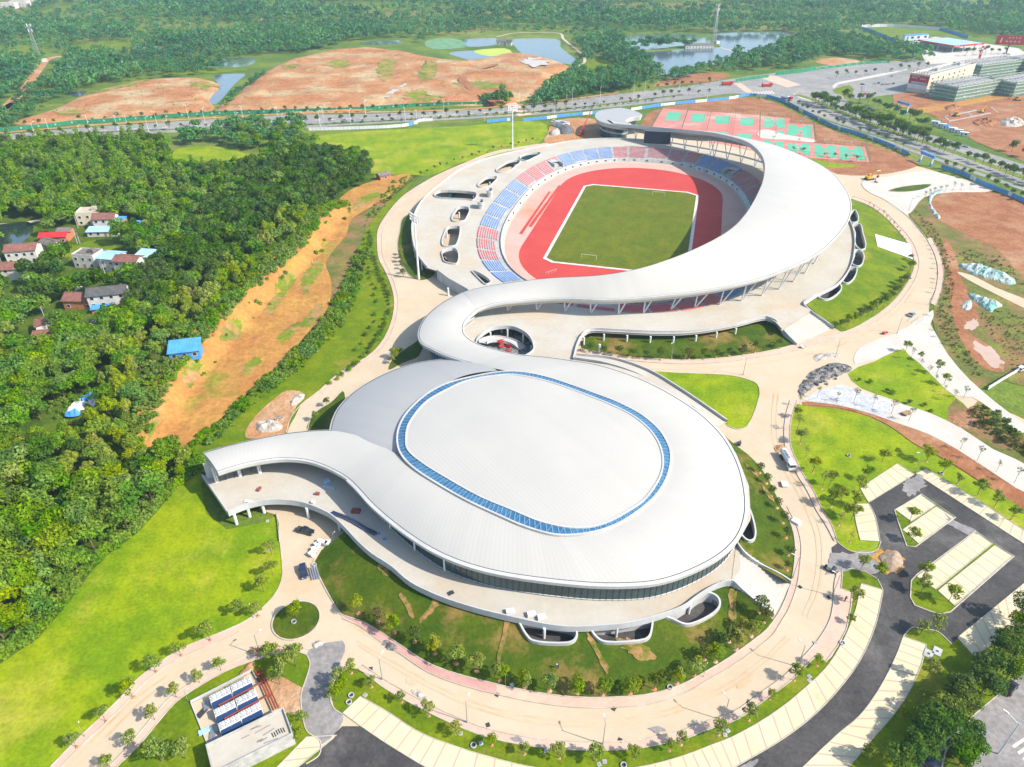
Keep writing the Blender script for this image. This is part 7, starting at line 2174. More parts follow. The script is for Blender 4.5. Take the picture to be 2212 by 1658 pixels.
# ------------------------------------------------------------ people
def chain_mesh(paths):
    """tapered tubes with rounded joints joined in one mesh: paths = [[(x,y,z,r),...],...]"""
    m_ = MB()
    for pa in paths:
        pts = spline([p[:3] for p in pa], 3)
        rs = np.interp(np.linspace(0, len(pa) - 1, len(pts)), range(len(pa)), [p[3] for p in pa])
        n_ = 9
        ring_ = []
        for i, p in enumerate(pts):
            a, b = pts[max(0, i - 1)], pts[min(len(pts) - 1, i + 1)]
            d = (b - a).normalized()
            u = d.cross(Vector((0, 1, .01))).normalized()
            v = d.cross(u)
            ring_ += [p + (u * math.cos(2 * math.pi * k / n_) + v * math.sin(2 * math.pi * k / n_)) * rs[i] for k in range(n_)]
        N = len(pts)
        m_.add(ring_, [(i * n_ + k, i * n_ + (k + 1) % n_, (i + 1) * n_ + (k + 1) % n_, (i + 1) * n_ + k) for i in range(N - 1) for k in range(n_)] + [tuple(range(n_)), tuple(range((N - 1) * n_, N * n_))])
    return m_
def person(loc, rz, label, shirt, trousers, hat, lean=.25):
    t = thing('person', label, 'person', loc, rz, 'people')
    lx = lean
    sh, hd = (lx * .55, 0, 1.42), (lx * .8, 0, 1.62)
    body = [[(0, 0, .95, .13), (lx * .3, 0, 1.15, .125), sh + (.15,), (lx * .68, 0, 1.5, .06), hd + (.1,), (lx * .85, 0, 1.74, .06)]]
    for s in (-1, 1):
        body.append([(0, .09 * s, .92, .09), (.1 * s, .11 * s, .5, .062), (.05 * s - .02, .12 * s, .09, .045), (.05 * s + .14, .13 * s, .04, .04)])
        hnd = (lx + .28, .2 * s, .98)
        body.append([(sh[0], .19 * s, 1.4, .055), (lx * .7, .25 * s, 1.15, .045), hnd + (.032,), (hnd[0] + .06, hnd[1], hnd[2] - .05, .036)])
        for k in range(4):
            body.append([(hnd[0] + .07, hnd[1] + (k - 1.5) * .02, hnd[2] - .07, .01), (hnd[0] + .12 + .01 * (k in (1, 2)), hnd[1] + (k - 1.5) * .022, hnd[2] - .11, .009), (hnd[0] + .11, hnd[1] + (k - 1.5) * .022, hnd[2] - .15, .008)])
        body.append([(hnd[0] + .04, hnd[1] - .03 * s, hnd[2] - .04, .011), (hnd[0] + .08, hnd[1] - .055 * s, hnd[2] - .06, .01)])
        body.append([(hd[0] - .01, .1 * s, 1.62, .025), (hd[0] - .01, .115 * s, 1.6, .015)])
    body.append([(hd[0] + .09, 0, 1.63, .022), (hd[0] + .125, 0, 1.6, .018)])
    chain_mesh(body).obj('body', 'skin', t, True)
    cl = [[(0, 0, .9, .15), (lx * .3, 0, 1.15, .15), sh + (.175,), (lx * .62, 0, 1.48, .09)]]
    for s in (-1, 1):
        cl.append([(sh[0], .1 * s, 1.41, .09), (sh[0], .19 * s, 1.4, .075), (lx * .7, .25 * s, 1.15, .06), (lx + .2, .21 * s, 1.02, .045)])
    chain_mesh(cl).obj('shirt', shirt, t, True)
    tr = [[(0, .09 * s, .96, .115), (.1 * s, .11 * s, .5, .08), (.05 * s - .02, .12 * s, .1, .065)] for s in (-1, 1)]
    chain_mesh(tr).obj('trousers', trousers, t, True)
    m_ = MB()
    n_ = 12
    c = (hd[0], 0, 1.68)
    pts = [(c[0] + math.cos(2 * math.pi * k / n_) * r_, math.sin(2 * math.pi * k / n_) * r_, z) for r_, z in ((.17, 1.66), (.135, 1.67), (.125, 1.74), (.08, 1.8), (.02, 1.82)) for k in range(n_)]
    m_.add(pts, [(i * n_ + k, i * n_ + (k + 1) % n_, (i + 1) * n_ + (k + 1) % n_, (i + 1) * n_ + k) for i in range(4) for k in range(n_)] + [tuple(range(4 * n_, 5 * n_))])
    m_.obj('hat', hat, t, True)
def onbank(px, py, zf_):
    z = 0
    for _ in range(5):
        p = G(px, py, z)
        z = float(zf_(np.array([p.x]), np.array([p.y]))[0])
    return Vector((p.x, p.y, z))
person(onbank(1206, 1444, zfa), R(200), 'worker in dark clothes and a white hat stooping on the arena bank', 'cloth_b', 'cloth_b', 'white', .5)
person(G(1253, 731, DZ), R(90), 'person in a red top walking on the plaza by the parapet', 'cloth_r', 'cloth_b', 'dark', .1)
person(G(1824, 1300), R(30), 'person in black on the pink paved square', 'cloth_b', 'dark', 'dark', .35)
# ------------------------------------------------------------ trees and plants
def crown_np(lobes, n, leaf, seed, droop=0, shell=.72):
    """leaf faces spread through a set of leafy masses; returns (4n,3) vertices"""
    r = np.random.default_rng(seed)
    lob = np.array(lobes, float)              # x y z r flatten
    wgt = lob[:, 3] ** 2
    k = r.choice(len(lob), n, p=wgt / wgt.sum())
    d = r.normal(size=(n, 3))
    d[:, 2] = np.where(d[:, 2] < -.3, -d[:, 2] * .6, d[:, 2])
    d /= np.linalg.norm(d, axis=1)[:, None]
    rad = lob[k, 3] * (shell + (1.08 - shell) * r.random(n) ** .7)
    c = lob[k, :3] + d * rad[:, None] * np.stack([np.ones(n), np.ones(n), lob[k, 4]], 1)
    nrm = d + r.normal(size=(n, 3)) * .55 + np.array([0, 0, .25])
    nrm /= np.linalg.norm(nrm, axis=1)[:, None]
    a = np.cross(nrm, r.normal(size=(n, 3)))
    a /= np.linalg.norm(a, axis=1)[:, None] + 1e-9
    b = np.cross(nrm, a)
    if droop:
        a[:, 2] -= droop
    s = leaf * r.uniform(.6, 1.35, (n, 1))
    w_ = s * r.uniform(.45, .8, (n, 1))
    q = np.stack([c - a * s * .6, c + b * w_ * .6, c + a * s * .6, c - b * w_ * .55], 1)
    return q.reshape(-1, 3)
def leaf_mesh(name, V, m):
    n = len(V) // 4
    me = bpy.data.meshes.new(name)
    me.vertices.add(4 * n)
    me.vertices.foreach_set('co', V.astype(np.float32).ravel())
    me.loops.add(4 * n)
    me.loops.foreach_set('vertex_index', np.arange(4 * n, dtype=np.int32))
    me.polygons.add(n)
    me.polygons.foreach_set('loop_start', np.arange(0, 4 * n, 4, dtype=np.int32))
    me.polygons.foreach_set('loop_total', np.full(n, 4, dtype=np.int32))
    me.materials.append(M[m])
    me.update(calc_edges=True)
    return me
def lobes_round(R_, zc, n, rl, flat, seed, squash=1):
    r = np.random.default_rng(seed)
    out = [(0, 0, zc, R_ * .62, flat)]
    for i in range(n):
        a = 2 * math.pi * (i + r.uniform(-.3, .3)) / n
        q = R_ * r.uniform(.45, .72)
        out.append((math.cos(a) * q, math.sin(a) * q, zc + r.uniform(-.45, .5) * R_ * squash, R_ * rl * r.uniform(.75, 1.2), flat))
    out.append((r.uniform(-.2, .2) * R_, r.uniform(-.2, .2) * R_, zc + R_ * .5 * squash, R_ * rl, flat))
    return out
def trunk_mb(h, r0, limbs, seed, spread):
    r = np.random.default_rng(seed)
    m_ = MB().cyl((0, 0, -.3), (0, 0, h * .55), r0, r0 * .7, 7).cyl((0, 0, h * .55), (r.uniform(-.1, .1), r.uniform(-.1, .1), h), r0 * .7, r0 * .3, 6)
    for i in range(limbs):
        a = r.uniform(0, 6.28)
        z = h * r.uniform(.4, .75)
        m_.cyl((0, 0, z), (math.cos(a) * spread, math.sin(a) * spread, z + spread * r.uniform(.7, 1.2)), r0 * .45, r0 * .15, 5)
    return m_
PROTO = {}
LOB = {}
def tree_proto(key, k, lobes, n, leaf, m, trunk, droop=0, name='tree', cat='tree', shell=.72):
    t = thing(name, 'x', cat, (0, 0, -500), 0, 'x')
    h, r0, limbs, spread = trunk
    trunk_mb(h, r0, limbs, k * 7 + 3, spread).obj('trunk', 'bark', t)
    o = bpy.data.objects.new('crown', leaf_mesh('crown', crown_np(lobes, n, leaf, k * 13 + 1, droop, shell), m))
    COL.objects.link(o)
    o.parent = t
    PROTO.setdefault(key, []).append(t)
    LOB.setdefault(key, []).append(lobes)
for k in range(4):
    tree_proto('wood', k, lobes_round(3.7, 6.2, 7, .5, .85, k), 1700, .62, 'leaf_wood', (7, .22, 5, 1.8), name='broadleaf_tree')
for k in range(3):
    tree_proto('dark', k, lobes_round(3.3, 6.3, 7, .48, 1.05, 30 + k), 1600, .55, 'leaf_dark', (7, .24, 5, 1.6), name='broadleaf_tree')
for k in range(2):
    tree_proto('bamboo', k, lobes_round(2.7, 6.2, 6, .42, 1.5, 40 + k, 1.3), 1300, .62, 'leaf_bamboo', (7, .08, 5, 1.2), droop=.4, name='bamboo_clump')
for k in range(3):
    tree_proto('camphor', k, lobes_round(2.5, 4.6, 7, .5, 1.1, 60 + k), 1500, .40, 'leaf_camphor', (5, .16, 5, 1.2), name='camphor_tree')
for k in range(3):
    tree_proto('round', k, lobes_round(1.35, 2.6, 5, .5, 1.05, 70 + k), 620, .27, 'leaf_young', (2.8, .07, 4, .6), name='young_tree')
for k in range(2):
    tree_proto('dull', k, lobes_round(1.25, 2.3, 5, .5, 1.0, 80 + k), 420, .27, 'leaf_dull', (2.6, .07, 4, .6), name='young_tree')
for k in range(3):
    tree_proto('open', k, lobes_round(1.9, 3.8, 7, .36, .8, 90 + k, 1.0), 520, .36, 'leaf_young', (4.2, .08, 7, 1.3), name='young_tree', shell=.5)
for k in range(2):
    tree_proto('thin', k, lobes_round(1.3, 4.2, 6, .3, 1.6, 100 + k, 1.5), 90, .3, 'leaf_thin', (5.6, .06, 9, .9), name='sapling', shell=.3)
for k in range(3):
    tree_proto('street', k, lobes_round(1.75, 4.6, 5, .52, 1.2, 110 + k), 420, .46, 'leaf_dull' if k == 2 else 'leaf_dark', (4.5, .1, 4, .8), name='street_tree')
for k in range(2):
    tree_proto('shrub', k, lobes_round(.9, .8, 5, .55, .85, 120 + k), 380, .22, 'leaf_dull' if k else 'leaf_wood', (.8, .06, 4, .4), name='shrub', cat='shrub')
for k in range(2):
    tree_proto('tall', k, [(0, 0, 3 + i * 1.5, 2.2 - .17 * i, 1.1) for i in range(7)] + [(1, .6, 5, 1.5, 1), (-.9, -.5, 7, 1.4, 1), (.5, -1, 9, 1.1, 1)], 1300, .62, 'leaf_wood' if k else 'leaf_dark', (10, .2, 6, 1.3), name='poplar_tree')
COUNT = {}
UP = set()
def plant(key, p, label, group, s=1.0, k=None):
    pr = PROTO[key]
    t = pr[random.randrange(len(pr)) if k is None else k]
    rz = random.uniform(0, 6.28)
    sc = (s * random.uniform(.9, 1.12), s * random.uniform(.9, 1.12), s * random.uniform(.88, 1.14))
    if t.name not in UP:
        UP.add(t.name)
        kids(t)
        t.location, t.rotation_euler, t.scale = p, (0, 0, rz), sc
        t['label'], t['group'] = label, group
        return t
    return dup(t, p, rz, label, group, sc)
def row(key, s, step, label, group, size=1.0, jit=.4, zf=None, mix=None, sm=4, soil=False):
    pts = resample(spline(W(s), sm), step)
    for p in pts:
        if random.random() < .08:
            continue
        q = Vector((p.x + random.uniform(-jit, jit), p.y + random.uniform(-jit, jit), 0))
        q.z = float(zf(np.array([q.x]), np.array([q.y]))[0]) if zf else hz(q.x, q.y)
        kk = key if mix is None or random.random() > mix[1] else mix[0]
        plant(kk, q, label, group, size * random.uniform(.72, 1.25))
        if soil:
            soil_ring(q)
def soil_ring(q):
    m_ = MB()
    n_ = 11
    m_.add([(0, 0, .32)] + [(math.cos(2 * math.pi * i / n_) * random.uniform(.5, .75), math.sin(2 * math.pi * i / n_) * random.uniform(.5, .75), .02) for i in range(n_)], [(0, 1 + i, 1 + (i + 1) % n_) for i in range(n_)])
    o = m_.obj('planting_mound', 'soil')
    o.location = q
    o['kind'] = 'structure'
# young trees on the arena's southern bank and along the roads
Y = 'young round trees on the grass banks'
for x, y in ((774, 1325), (817, 1344), (852, 1367), (896, 1387), (940, 1412), (986, 1434), (1030, 1450), (1079, 1470), (1134, 1485), (1187, 1493), (1247, 1497), (1301, 1502), (1360, 1499), (1413, 1489), (1462, 1477), (1500, 1460), (1546, 1430)):
    p = onbank(x, y, zfa)
    plant('round' if random.random() < .75 else 'dull', p, 'young round-crowned tree in the curved row on the bank below the arena', Y, random.uniform(1.25, 1.6))
    soil_ring(p)
for x, y in ((1590, 1404), (1622, 1375), (1650, 1345), (1575, 1386), (1600, 1360), (1640, 1322), (1555, 1400), (1520, 1425)):
    p = onbank(x, y, zfa)
    plant('dull' if random.random() < .4 else 'round', p, 'young tree at the east end of the bank below the arena', Y, random.uniform(1.15, 1.45))
    soil_ring(p)
for x, y in ((1665, 1072), (1678, 1098), (1690, 1130), (1697, 1162), (1702, 1200), (1698, 1232), (1640, 1022), (1655, 1045)):
    p = onbank(x, y, zfb)
    plant('dull', p, 'young tree on the bank between the arena and the east road', Y, random.uniform(.85, 1.1))
    soil_ring(p)
row('dull', '1275,762 1330,771 1400,777 1475,779 1550,774 1620,764 1680,752', 5.2, 'clipped round bush in the row south of the stadium', 'bushes on the stadium banks', 1.2, .3, lambda x, y: x * 0 + .2, ('round', .3), soil=True)
row('round', '1815,712 1860,692 1895,672 1925,648 1948,622 1962,594 1965,565', 4.6, 'round bush in the row at the foot of the eastern grass bank', 'bushes on the stadium banks', 1.3, .4, lambda x, y: x * 0 + .3, ('dull', .5))
row('thin', '1875,450 1895,464 1915,482 1935,505 1950,530', 5.5, 'thin leafless tree by the pavement north-east of the stadium', 'bushes on the stadium banks', .8, .3, None, None, soil=True)
# west strip: shrubs beside the ring road
row('shrub', '800,505 803,540 812,575 826,610 838,640 838,680 826,715 806,750 780,780 745,808 715,832', 3.4, 'small bush in the row along the ring road west of the stadium', 'bushes along the ring road', 1.2, .4, None, None)
row('dull', '812,470 835,440 865,412 900,387 930,372 975,352 1020,340 1070,325 1115,315 1150,305', 7.5, 'small tree at the edge of the far green field', 'bushes along the ring road', .8, .6, None, ('shrub', .3))
row('shrub', '787,520 790,560 800,600 812,640 810,685 798,720 770,760', 6, 'low bush on the grass strip west of the ring road', 'bushes along the ring road', 1.0, .8, None, None)
row('round', '871,600 868,575 862,545', 4.5, 'dark clipped bush in the shaded bed west of the stadium', 'bushes by the stadium wall', 1.0, .4, None, ('dull', .5))
row('round', '705,880 690,895 680,912', 5, 'bush in the shaded bed behind the arena', 'bushes by the stadium wall', 1.1, .4, None, ('dull', .4))
row('round', '852,775 848,790 862,768', 4, 'bush at the corner of the ring road by the arena', 'bushes by the stadium wall', 1.1, .3)
# west lawn rows
row('open', '170,1612 225,1560 270,1520 307,1478 355,1440 410,1408 455,1384', 6.8, 'young tree with dark shadow in the row above the west road', 'young trees along the west road', 1.0, .5, None, ('round', .3), soil=True)
row('open', '555,1335 580,1305 598,1275', 6, 'young tree by the bend of the west road', 'young trees along the west road', 1.1, .5, None, None, soil=True)
for x, y in ((588, 1200), (590, 1245), (570, 1280), (520, 1330)):
    plant('open', G(x, y), 'young tree on the lawn beside the tail road', 'young trees along the west road', 1.0)
for x, y in ((237, 1658), (290, 1612), (335, 1556), (382, 1508), (432, 1476), (478, 1450)):
    plant('open', G(x, y), 'young tree standing on the pavement of the west road', 'young trees along the west road', .8)
for x, y, s in ((350, 1645, 1.2), (402, 1640, 1.1), (588, 1425, 1.1), (640, 1440, 1.3), (615, 1462, 1.3), (605, 1480, 1.1), (630, 1570, .8), (645, 1598, .8), (655, 1560, .7)):
    plant('open', G(x, y), 'leafy young tree beside the pump house and chillers', 'young trees by the chillers', s)
plant('open', G(642, 1336), 'single young tree in the round flower bed', 'tree in the round bed', 1.1)
# outer green belt
row('open', '755,1452 800,1482 850,1512 905,1540 975,1578 1040,1603 1110,1620 1175,1632 1240,1638 1310,1640 1375,1634 1440,1622', 7.5, 'young tree in the grass belt between the loop and the parking arc', 'young trees in the grass belt', .85, .6, None, None, soil=True)
row('open', '1475,1612 1520,1596 1580,1572 1640,1536 1690,1500 1740,1456 1775,1425 1838,1345 1846,1300', 7.5, 'young tree in the eastern part of the grass belt', 'young trees in the grass belt', .85, .6, None, None, soil=True)
for x, y in ((735, 1480), (740, 1500), (725, 1515)):
    plant('open', G(x, y), 'young tree at the tip of the grass belt near the worn apron', 'young trees in the grass belt', 1.0)
row('open', '1725,880 1722,920 1730,960 1742,1000 1758,1035 1780,1070 1800,1105 1818,1145 1840,1175', 7, 'thin young tree in the row beside the east pavement', 'young trees on the east lawn', .95, .5, None, ('thin', .5), soil=True)
row('open', '1790,1050 1812,1075 1830,1110 1835,1140 1850,1060 1870,1035 1890,1015 1915,1000 1940,985', 7, 'young tree on the east lawn beside the parking bays', 'young trees on the east lawn', .95, 1)
row('open', '2000,1000 2035,1025 2065,1045 2095,1062 2125,1082 2155,1100 2185,1125', 5.2, 'young tree in the row behind the long parking strip', 'young trees on the east lawn', 1.0, .4, None, None, soil=True)
for x, y, l in ((1963, 1130, 'tree at the tip of the upper parking island'), (1968, 1172, 'tree at the lower corner of the upper parking island'), (1992, 1250, 'tree at the upper tip of the lower parking island'), (2048, 1302, 'tree at the corner of the lower parking island'), (1988, 1282, 'tree in the middle of the lower parking island'),
                (1860, 1230, 'taller tree on the green corner at the car park entrance'), (1895, 1252, 'smaller tree on the green corner at the car park entrance'), (1987, 1372, 'tree left on the lawn corner below the car park'), (2016, 1370, 'tree right on the lawn corner below the car park')):
    plant('open', G(x, y), l, 'trees on the parking islands', 1.05)
row('thin', '1765,862 1800,868 1835,872 1870,878 1910,890 1950,905 1990,925 2030,948 2070,970 2110,995 2150,1020 2190,1045', 6, 'bare thin tree in the row along the white path', 'bare trees along the white path', 1.0, .3, None, None)
row('open', '1955,762 1980,790 2010,820 2035,845 2055,870', 6, 'wispy tree at the edge of the triangular lawn', 'trees by the white paths', .9, .5, None, ('thin', .4))
row('open', '1990,780 2020,810 2060,850 2090,872 2120,905 2150,935 2185,960', 8, 'wispy tree beside the paved path at the right', 'trees by the white paths', .9, .8, None, ('thin', .3))
row('shrub', '1850,820 1900,840 1960,868 2020,895', 5, 'low bush on the triangular lawn', 'trees by the white paths', 1.1, 1.5)
row('thin', '1980,470 1998,500 2020,530 2035,560 2040,600 2030,640 2025,680 2040,720 2070,765', 6, 'thin sapling on the weedy edge of the earth lot', 'saplings at the earth lot', .8, .8)
row('thin', '1995,432 2020,422 2050,415 2085,412 2115,412', 6, 'bare sapling in the row at the white forecourt', 'saplings at the earth lot', .95, .3)
row('open', '2010,1470 1985,1520 1960,1560 1925,1610 1880,1650', 8, 'slim young tree behind the outer parking bays', 'trees on the lower right lawn', .9, .8)
# big trees at the lower right
for i, (x, y) in enumerate(((2200, 1345), (2190, 1375), (2165, 1395), (2205, 1395), (2150, 1420), (2180, 1430), (2120, 1455), (2150, 1455), (2172, 1470), (2095, 1490), (2118, 1500), (2140, 1505), (2055, 1530), (2080, 1545), (2030, 1560), (2052, 1570), (2005, 1585), (2028, 1600), (1995, 1610), (2000, 1640), (1965, 1625), (1950, 1655), (1925, 1665), (2060, 1505), (1980, 1580))):
    plant('camphor', G(x, y), 'dense dark tree in the clump along the lower right road', 'dark trees at the lower right', random.uniform(.85, 1.1))
for x, y in ((2058, 1640), (2080, 1625), (2092, 1608), (2070, 1655), (2095, 1635)):
    plant('camphor', G(x, y), 'dark tree on the planted island in the lower right road', 'dark trees at the lower right', .85)
# street trees of the north road and the boulevard
row('street', '-20,312 100,302 200,291 400,281 667,272 800,264 937,257 1070,248 1171,243 1270,234 1404,217 1475,208 1530,207', 9.5, 'small street tree on the planted strip of the north road', 'street trees of the north road', .95, .5)
row('street', '0,284 120,272 250,263 400,255 520,250 640,244 760,244 870,240 950,236', 9.5, 'street tree before the green fence of the north road', 'street trees of the north road', .9, .6)
row('shrub', '740,268 850,262 937,258 1070,250 1171,244 1270,235 1404,219 1470,211', 8, 'clipped bush on the planted strip of the north road', 'street bushes', 1.5, .3)
row('street', '1180,225 1240,217 1300,210 1360,203 1420,197 1475,190 1530,185', 10, 'street tree on the far kerb of the north road', 'street trees of the north road', .9, .5)
row('street', '1806,170 1850,166 1900,161 1950,155 2000,151', 13, 'round street tree in the single row past the junction', 'street trees of the north road', 1.15, .3)
row('street', '2085,122 2110,121 2140,119 2170,118', 9, 'street tree in the hedge of the fuel station', 'street trees of the north road', 1.3, .3)
B = 'trees of the boulevard'
row('camphor', '1755,222 1790,238 1830,255 1870,270 1910,285 1950,300 1990,312 2030,325', 5.6, 'broad dark tree on the median of the boulevard', B, 1.25, 1.2)
row('camphor', '1775,224 1815,240 1860,257 1905,275 1950,291 1995,305', 7, 'broad dark tree at the back of the boulevard median', B, 1.2, 1.2)
row('camphor', '2040,330 2080,344 2120,358 2160,372 2200,388 2240,404', 6.5, 'dark tree at the lower end of the boulevard median', B, 1.0, .8)
row('camphor', '1826,216 1840,222 1860,222 1885,228 1910,240 1940,252 1965,262 1990,275 2015,285', 9, 'dark tree between the boulevard and the building ground', B, 1.25, 1.2)
row('street', '1722,234 1760,252 1800,270 1850,288 1900,304 1950,322', 9, 'slim street tree behind the blue hoarding', B, .9, .5)
row('street', '2040,366 2080,381 2120,398 2165,416 2205,434', 7, 'slim street tree behind the blue hoarding at the right edge', B, .85, .5)
row('shrub', '1640,214 1690,224 1740,250 1800,280 1860,298 1920,322 1960,340', 7, 'bush at the foot of the blue hoarding', B, 1.3, 1)
row('open', '1690,326 1715,330 1735,334 1760,338 1785,340 1815,345 1850,350', 7, 'wispy tree in front of the lower courts', 'trees by the courts', .8, .5)
row('camphor', '2170,322 2190,330 2210,340', 8, 'dark tree at the right edge by the building ground', B, 1.2, 1)

# ---- the wood on the left: individual trees first, the rest as one mass
VILL = [W(s) for s in ('150,545 190,520 235,515 260,540 300,560 330,585 330,610 250,612 205,605 175,640 160,655 150,625 160,600 175,590 150,570', '60,560 110,530 160,515 185,530 160,560 120,575 90,585', '362,316 480,308 568,334 562,366 470,374 380,376', '0,470 100,480 110,515 60,545 0,575', '70,690 120,690 125,735 80,740')]
path_ = W('168,640 178,615 205,600 225,598')
band('dirt_path', '160,655 172,632 182,612 205,602 228,600', 4, 22, 'cream')
band('dirt_path', '-20,488 40,484 80,478 105,470', 4, 4, 'cream')
sheet('garden', '150,545 190,522 235,520 255,545 235,575 205,590 190,560 160,575', 3, 'lawn2', 2, zf=hill, step=4, z=.2)
sheet('garden', '95,560 140,530 165,530 160,548 125,570 105,580', 3, 'lawn2', 2, zf=hill, step=4, z=.2)
def free(x, y):
    for hx, hy, rx, rn, rf in KEEP:
        if abs(x - hx) < rx + 1.2 and -rn < y - hy < rf:
            return False
    return True
wp = np.array([(p.x, p.y) for p in WOODS])
cand = []
sp = 5.25
for gx in np.arange(wp[:, 0].min(), wp[:, 0].max(), sp):
    for gy in np.arange(60, wp[:, 1].max(), sp):
        cand.append((gx + random.uniform(-.42, .42) * sp, gy + random.uniform(-.42, .42) * sp))
cx, cy = np.array(cand).T
ok = inside(cx, cy, WOODS)
ok &= dist_line(cx, cy, [(p.x, p.y) for p in WOODS] + [(WOODS[0].x, WOODS[0].y)])[0] > 2.2
for v in VILL:
    ok &= ~inside(cx, cy, v)
ok &= np.array([free(a, b) for a, b in cand])
cx, cy = cx[ok], cy[ok]
# keep what the camera can see
ang_ = np.abs(cx) / np.maximum(cy, 1)
vis = (np.abs(cx) < (cy * .834 + 117 * .5) * .74 + 25)
cx, cy = cx[vis], cy[vis]
od = np.argsort(cx ** 2 + cy ** 2)
cx, cy = cx[od], cy[od]
hzv = hill(cx, cy)
dC, sC, pC, lC = dist_line(cx, cy, CREST)
nbr = np.sin(cx * .045 + 1) + np.sin(cy * .05 + cx * .02) + rng.normal(0, .5, len(cx))
def kindof(i):
    ux = 1106 + FPX * cx[i] / (cy[i] * _c + (CAMH - 3) * _s)
    if dC[i] < 22 and pC[i] > 25 and nbr[i] > -.1 and rng.random() < .75:
        return 'bamboo'
    if (cy[i] > 345 and cx[i] > -170) or (cy[i] > 245 and cx[i] > -165 and dC[i] > 14):
        return 'dark' if rng.random() < .84 else 'wood'
    if cy[i] > 395:
        return ('tall', 'wood', 'dark')[int(rng.integers(3))]
    if cy[i] < 190 and nbr[i] > .9:
        return 'bamboo' if rng.random() < .3 else 'wood'
    return 'dark' if nbr[i] < -.5 and rng.random() < .7 else 'wood'
def woodlabel(x, y, k):
    what = {'wood': 'green broadleaf tree', 'dark': 'dark green tree', 'bamboo': 'yellow green bamboo clump', 'tall': 'tall slender tree'}[k]
    if y < 135:
        return f'{what} in the wood at the lower left, beside the bright lawn'
    if y < 190:
        return f'{what} in the wood facing the arena tail'
    if y < 240:
        return f'{what} in the wood below the blue-roofed shed'
    if y < 300:
        return f'{what} in the wood between the village and the cut bank'
    return f'{what} in the wood around the village houses'
NI = 300
rest = {}
nk = {}
for i in range(len(cx)):
    k = kindof(i)
    nk[k] = nk.get(k, 0) + 1
    s = float(rng.uniform(.7, 1.3)) * (1.0 if k != 'tall' else .95)
    if dC[i] < 8 or k == 'bamboo':
        s *= .85
    if i < NI or (k == 'bamboo' and nk[k] < 60):
        plant(k, Vector((cx[i], cy[i], hzv[i])), woodlabel(cx[i], cy[i], k), 'trees of the left wood: ' + {'wood': 'green broadleaf', 'dark': 'dark green', 'bamboo': 'bamboo', 'tall': 'tall slender'}[k], s)
    else:
        rest.setdefault(k, []).append((cx[i], cy[i], hzv[i], s))
LEAFM = dict(wood='leaf_wood', dark='leaf_dark', bamboo='leaf_bamboo', tall='leaf_wood', far='leaf_far', shrub='leaf_wood', low='leaf_wood')
def bake(name, items, key, n, leaf, m, label=None, droop=0):
    base = [crown_np(l, n, leaf, 500 + q, droop) for q, l in enumerate(LOB[key])]
    out = []
    for j, (x, y, z, s) in enumerate(items):
        b = base[j % len(base)]
        a = rng.uniform(0, 6.28)
        ca, sa = math.cos(a), math.sin(a)
        v = np.empty_like(b)
        sx = s * rng.uniform(.9, 1.12)
        v[:, 0] = (b[:, 0] * ca - b[:, 1] * sa) * sx + x
        v[:, 1] = (b[:, 0] * sa + b[:, 1] * ca) * sx + y
        v[:, 2] = b[:, 2] * s * rng.uniform(.85, 1.15) + z
        out.append(v)
    if not out:
        return
    o = bpy.data.objects.new(name, leaf_mesh(name, np.concatenate(out), m))
    COL.objects.link(o)
    o['kind'] = 'stuff'
    if label:
        o['label'] = label
    o['category'] = 'wood'
    return o
for k, it in rest.items():
    bake({'wood': 'wood_canopy', 'dark': 'dark_wood_canopy', 'bamboo': 'bamboo_canopy', 'tall': 'tall_wood_canopy'}[k], it, k, 620, .85, LEAFM[k], {'wood': 'deeper part of the left wood around and beyond the village', 'dark': 'dark trees of the left wood beyond the village', 'bamboo': 'bamboo growing along the cut bank', 'tall': 'tall trees at the north end of the left wood'}[k])
# undergrowth along the wood edges, cleared strip and ditch
def scatter(poly, n, smin, smax, zf=hill):
    pw = W(poly) if isinstance(poly, str) else poly
    xs, ys = [p.x for p in pw], [p.y for p in pw]
    out = []
    while len(out) < n:
        x, y = rng.uniform(min(xs), max(xs), 200), rng.uniform(min(ys), max(ys), 200)
        k = inside(x, y, pw)
        for a, b in zip(x[k], y[k]):
            out.append((a, b, float(hill(np.array([a]), np.array([b]))[0]), rng.uniform(smin, smax)))
    return out[:n]
und = []
und += scatter('760,425 770,470 700,545 600,650 540,720 460,815 400,880 350,935 320,970 290,975 300,920 345,862 387,797 437,737 487,687 537,634 587,592 647,542 697,472', 60, .5, 1.3)
und += scatter('738,622 752,592 775,540 800,540 770,650 740,700 690,740 640,780 590,830 540,880 500,930 440,970 400,985 420,955 480,905 540,848 590,802 640,752 690,702 715,665', 520, .5, 1.5)
und += scatter('640,760 690,710 715,680 735,690 700,740 660,790 600,830 570,850', 160, .8, 1.8)
und += scatter('885,380 860,415 830,450 800,480 785,500 790,470 820,430 850,395', 70, .5, 1.2)
und += scatter('430,1022 395,1045 350,1090 300,1148 232,1198 200,1230 150,1300 83,1376 0,1432 -20,1420 60,1360 130,1290 190,1215 290,1140 345,1080 385,1040 420,1005', 420, .6, 1.7)
und += scatter('290,960 330,985 400,985 425,1010 385,1040 330,1090 250,1150 200,1180 150,1120 200,1000', 260, .8, 1.8)
und += scatter('105,910 125,865 200,845 240,860 230,935 150,950', 110, .6, 1.2)
for pt_, zf_ in MZ:
    for x, y, _, c in scatter(pt_, 70, .25, .7):
        und.append((x, y, float(zf_(np.array([x]), np.array([y]))[0]) - .1, c))
und += scatter('738,622 752,592 775,560 792,520 800,540 770,650 745,705 700,750 650,795 600,840 540,885 500,915 560,850 640,780 690,720 715,680', 330, .3, .75)
und += scatter('420,990 440,980 437,1020 425,1010', 20, .8, 1.6)
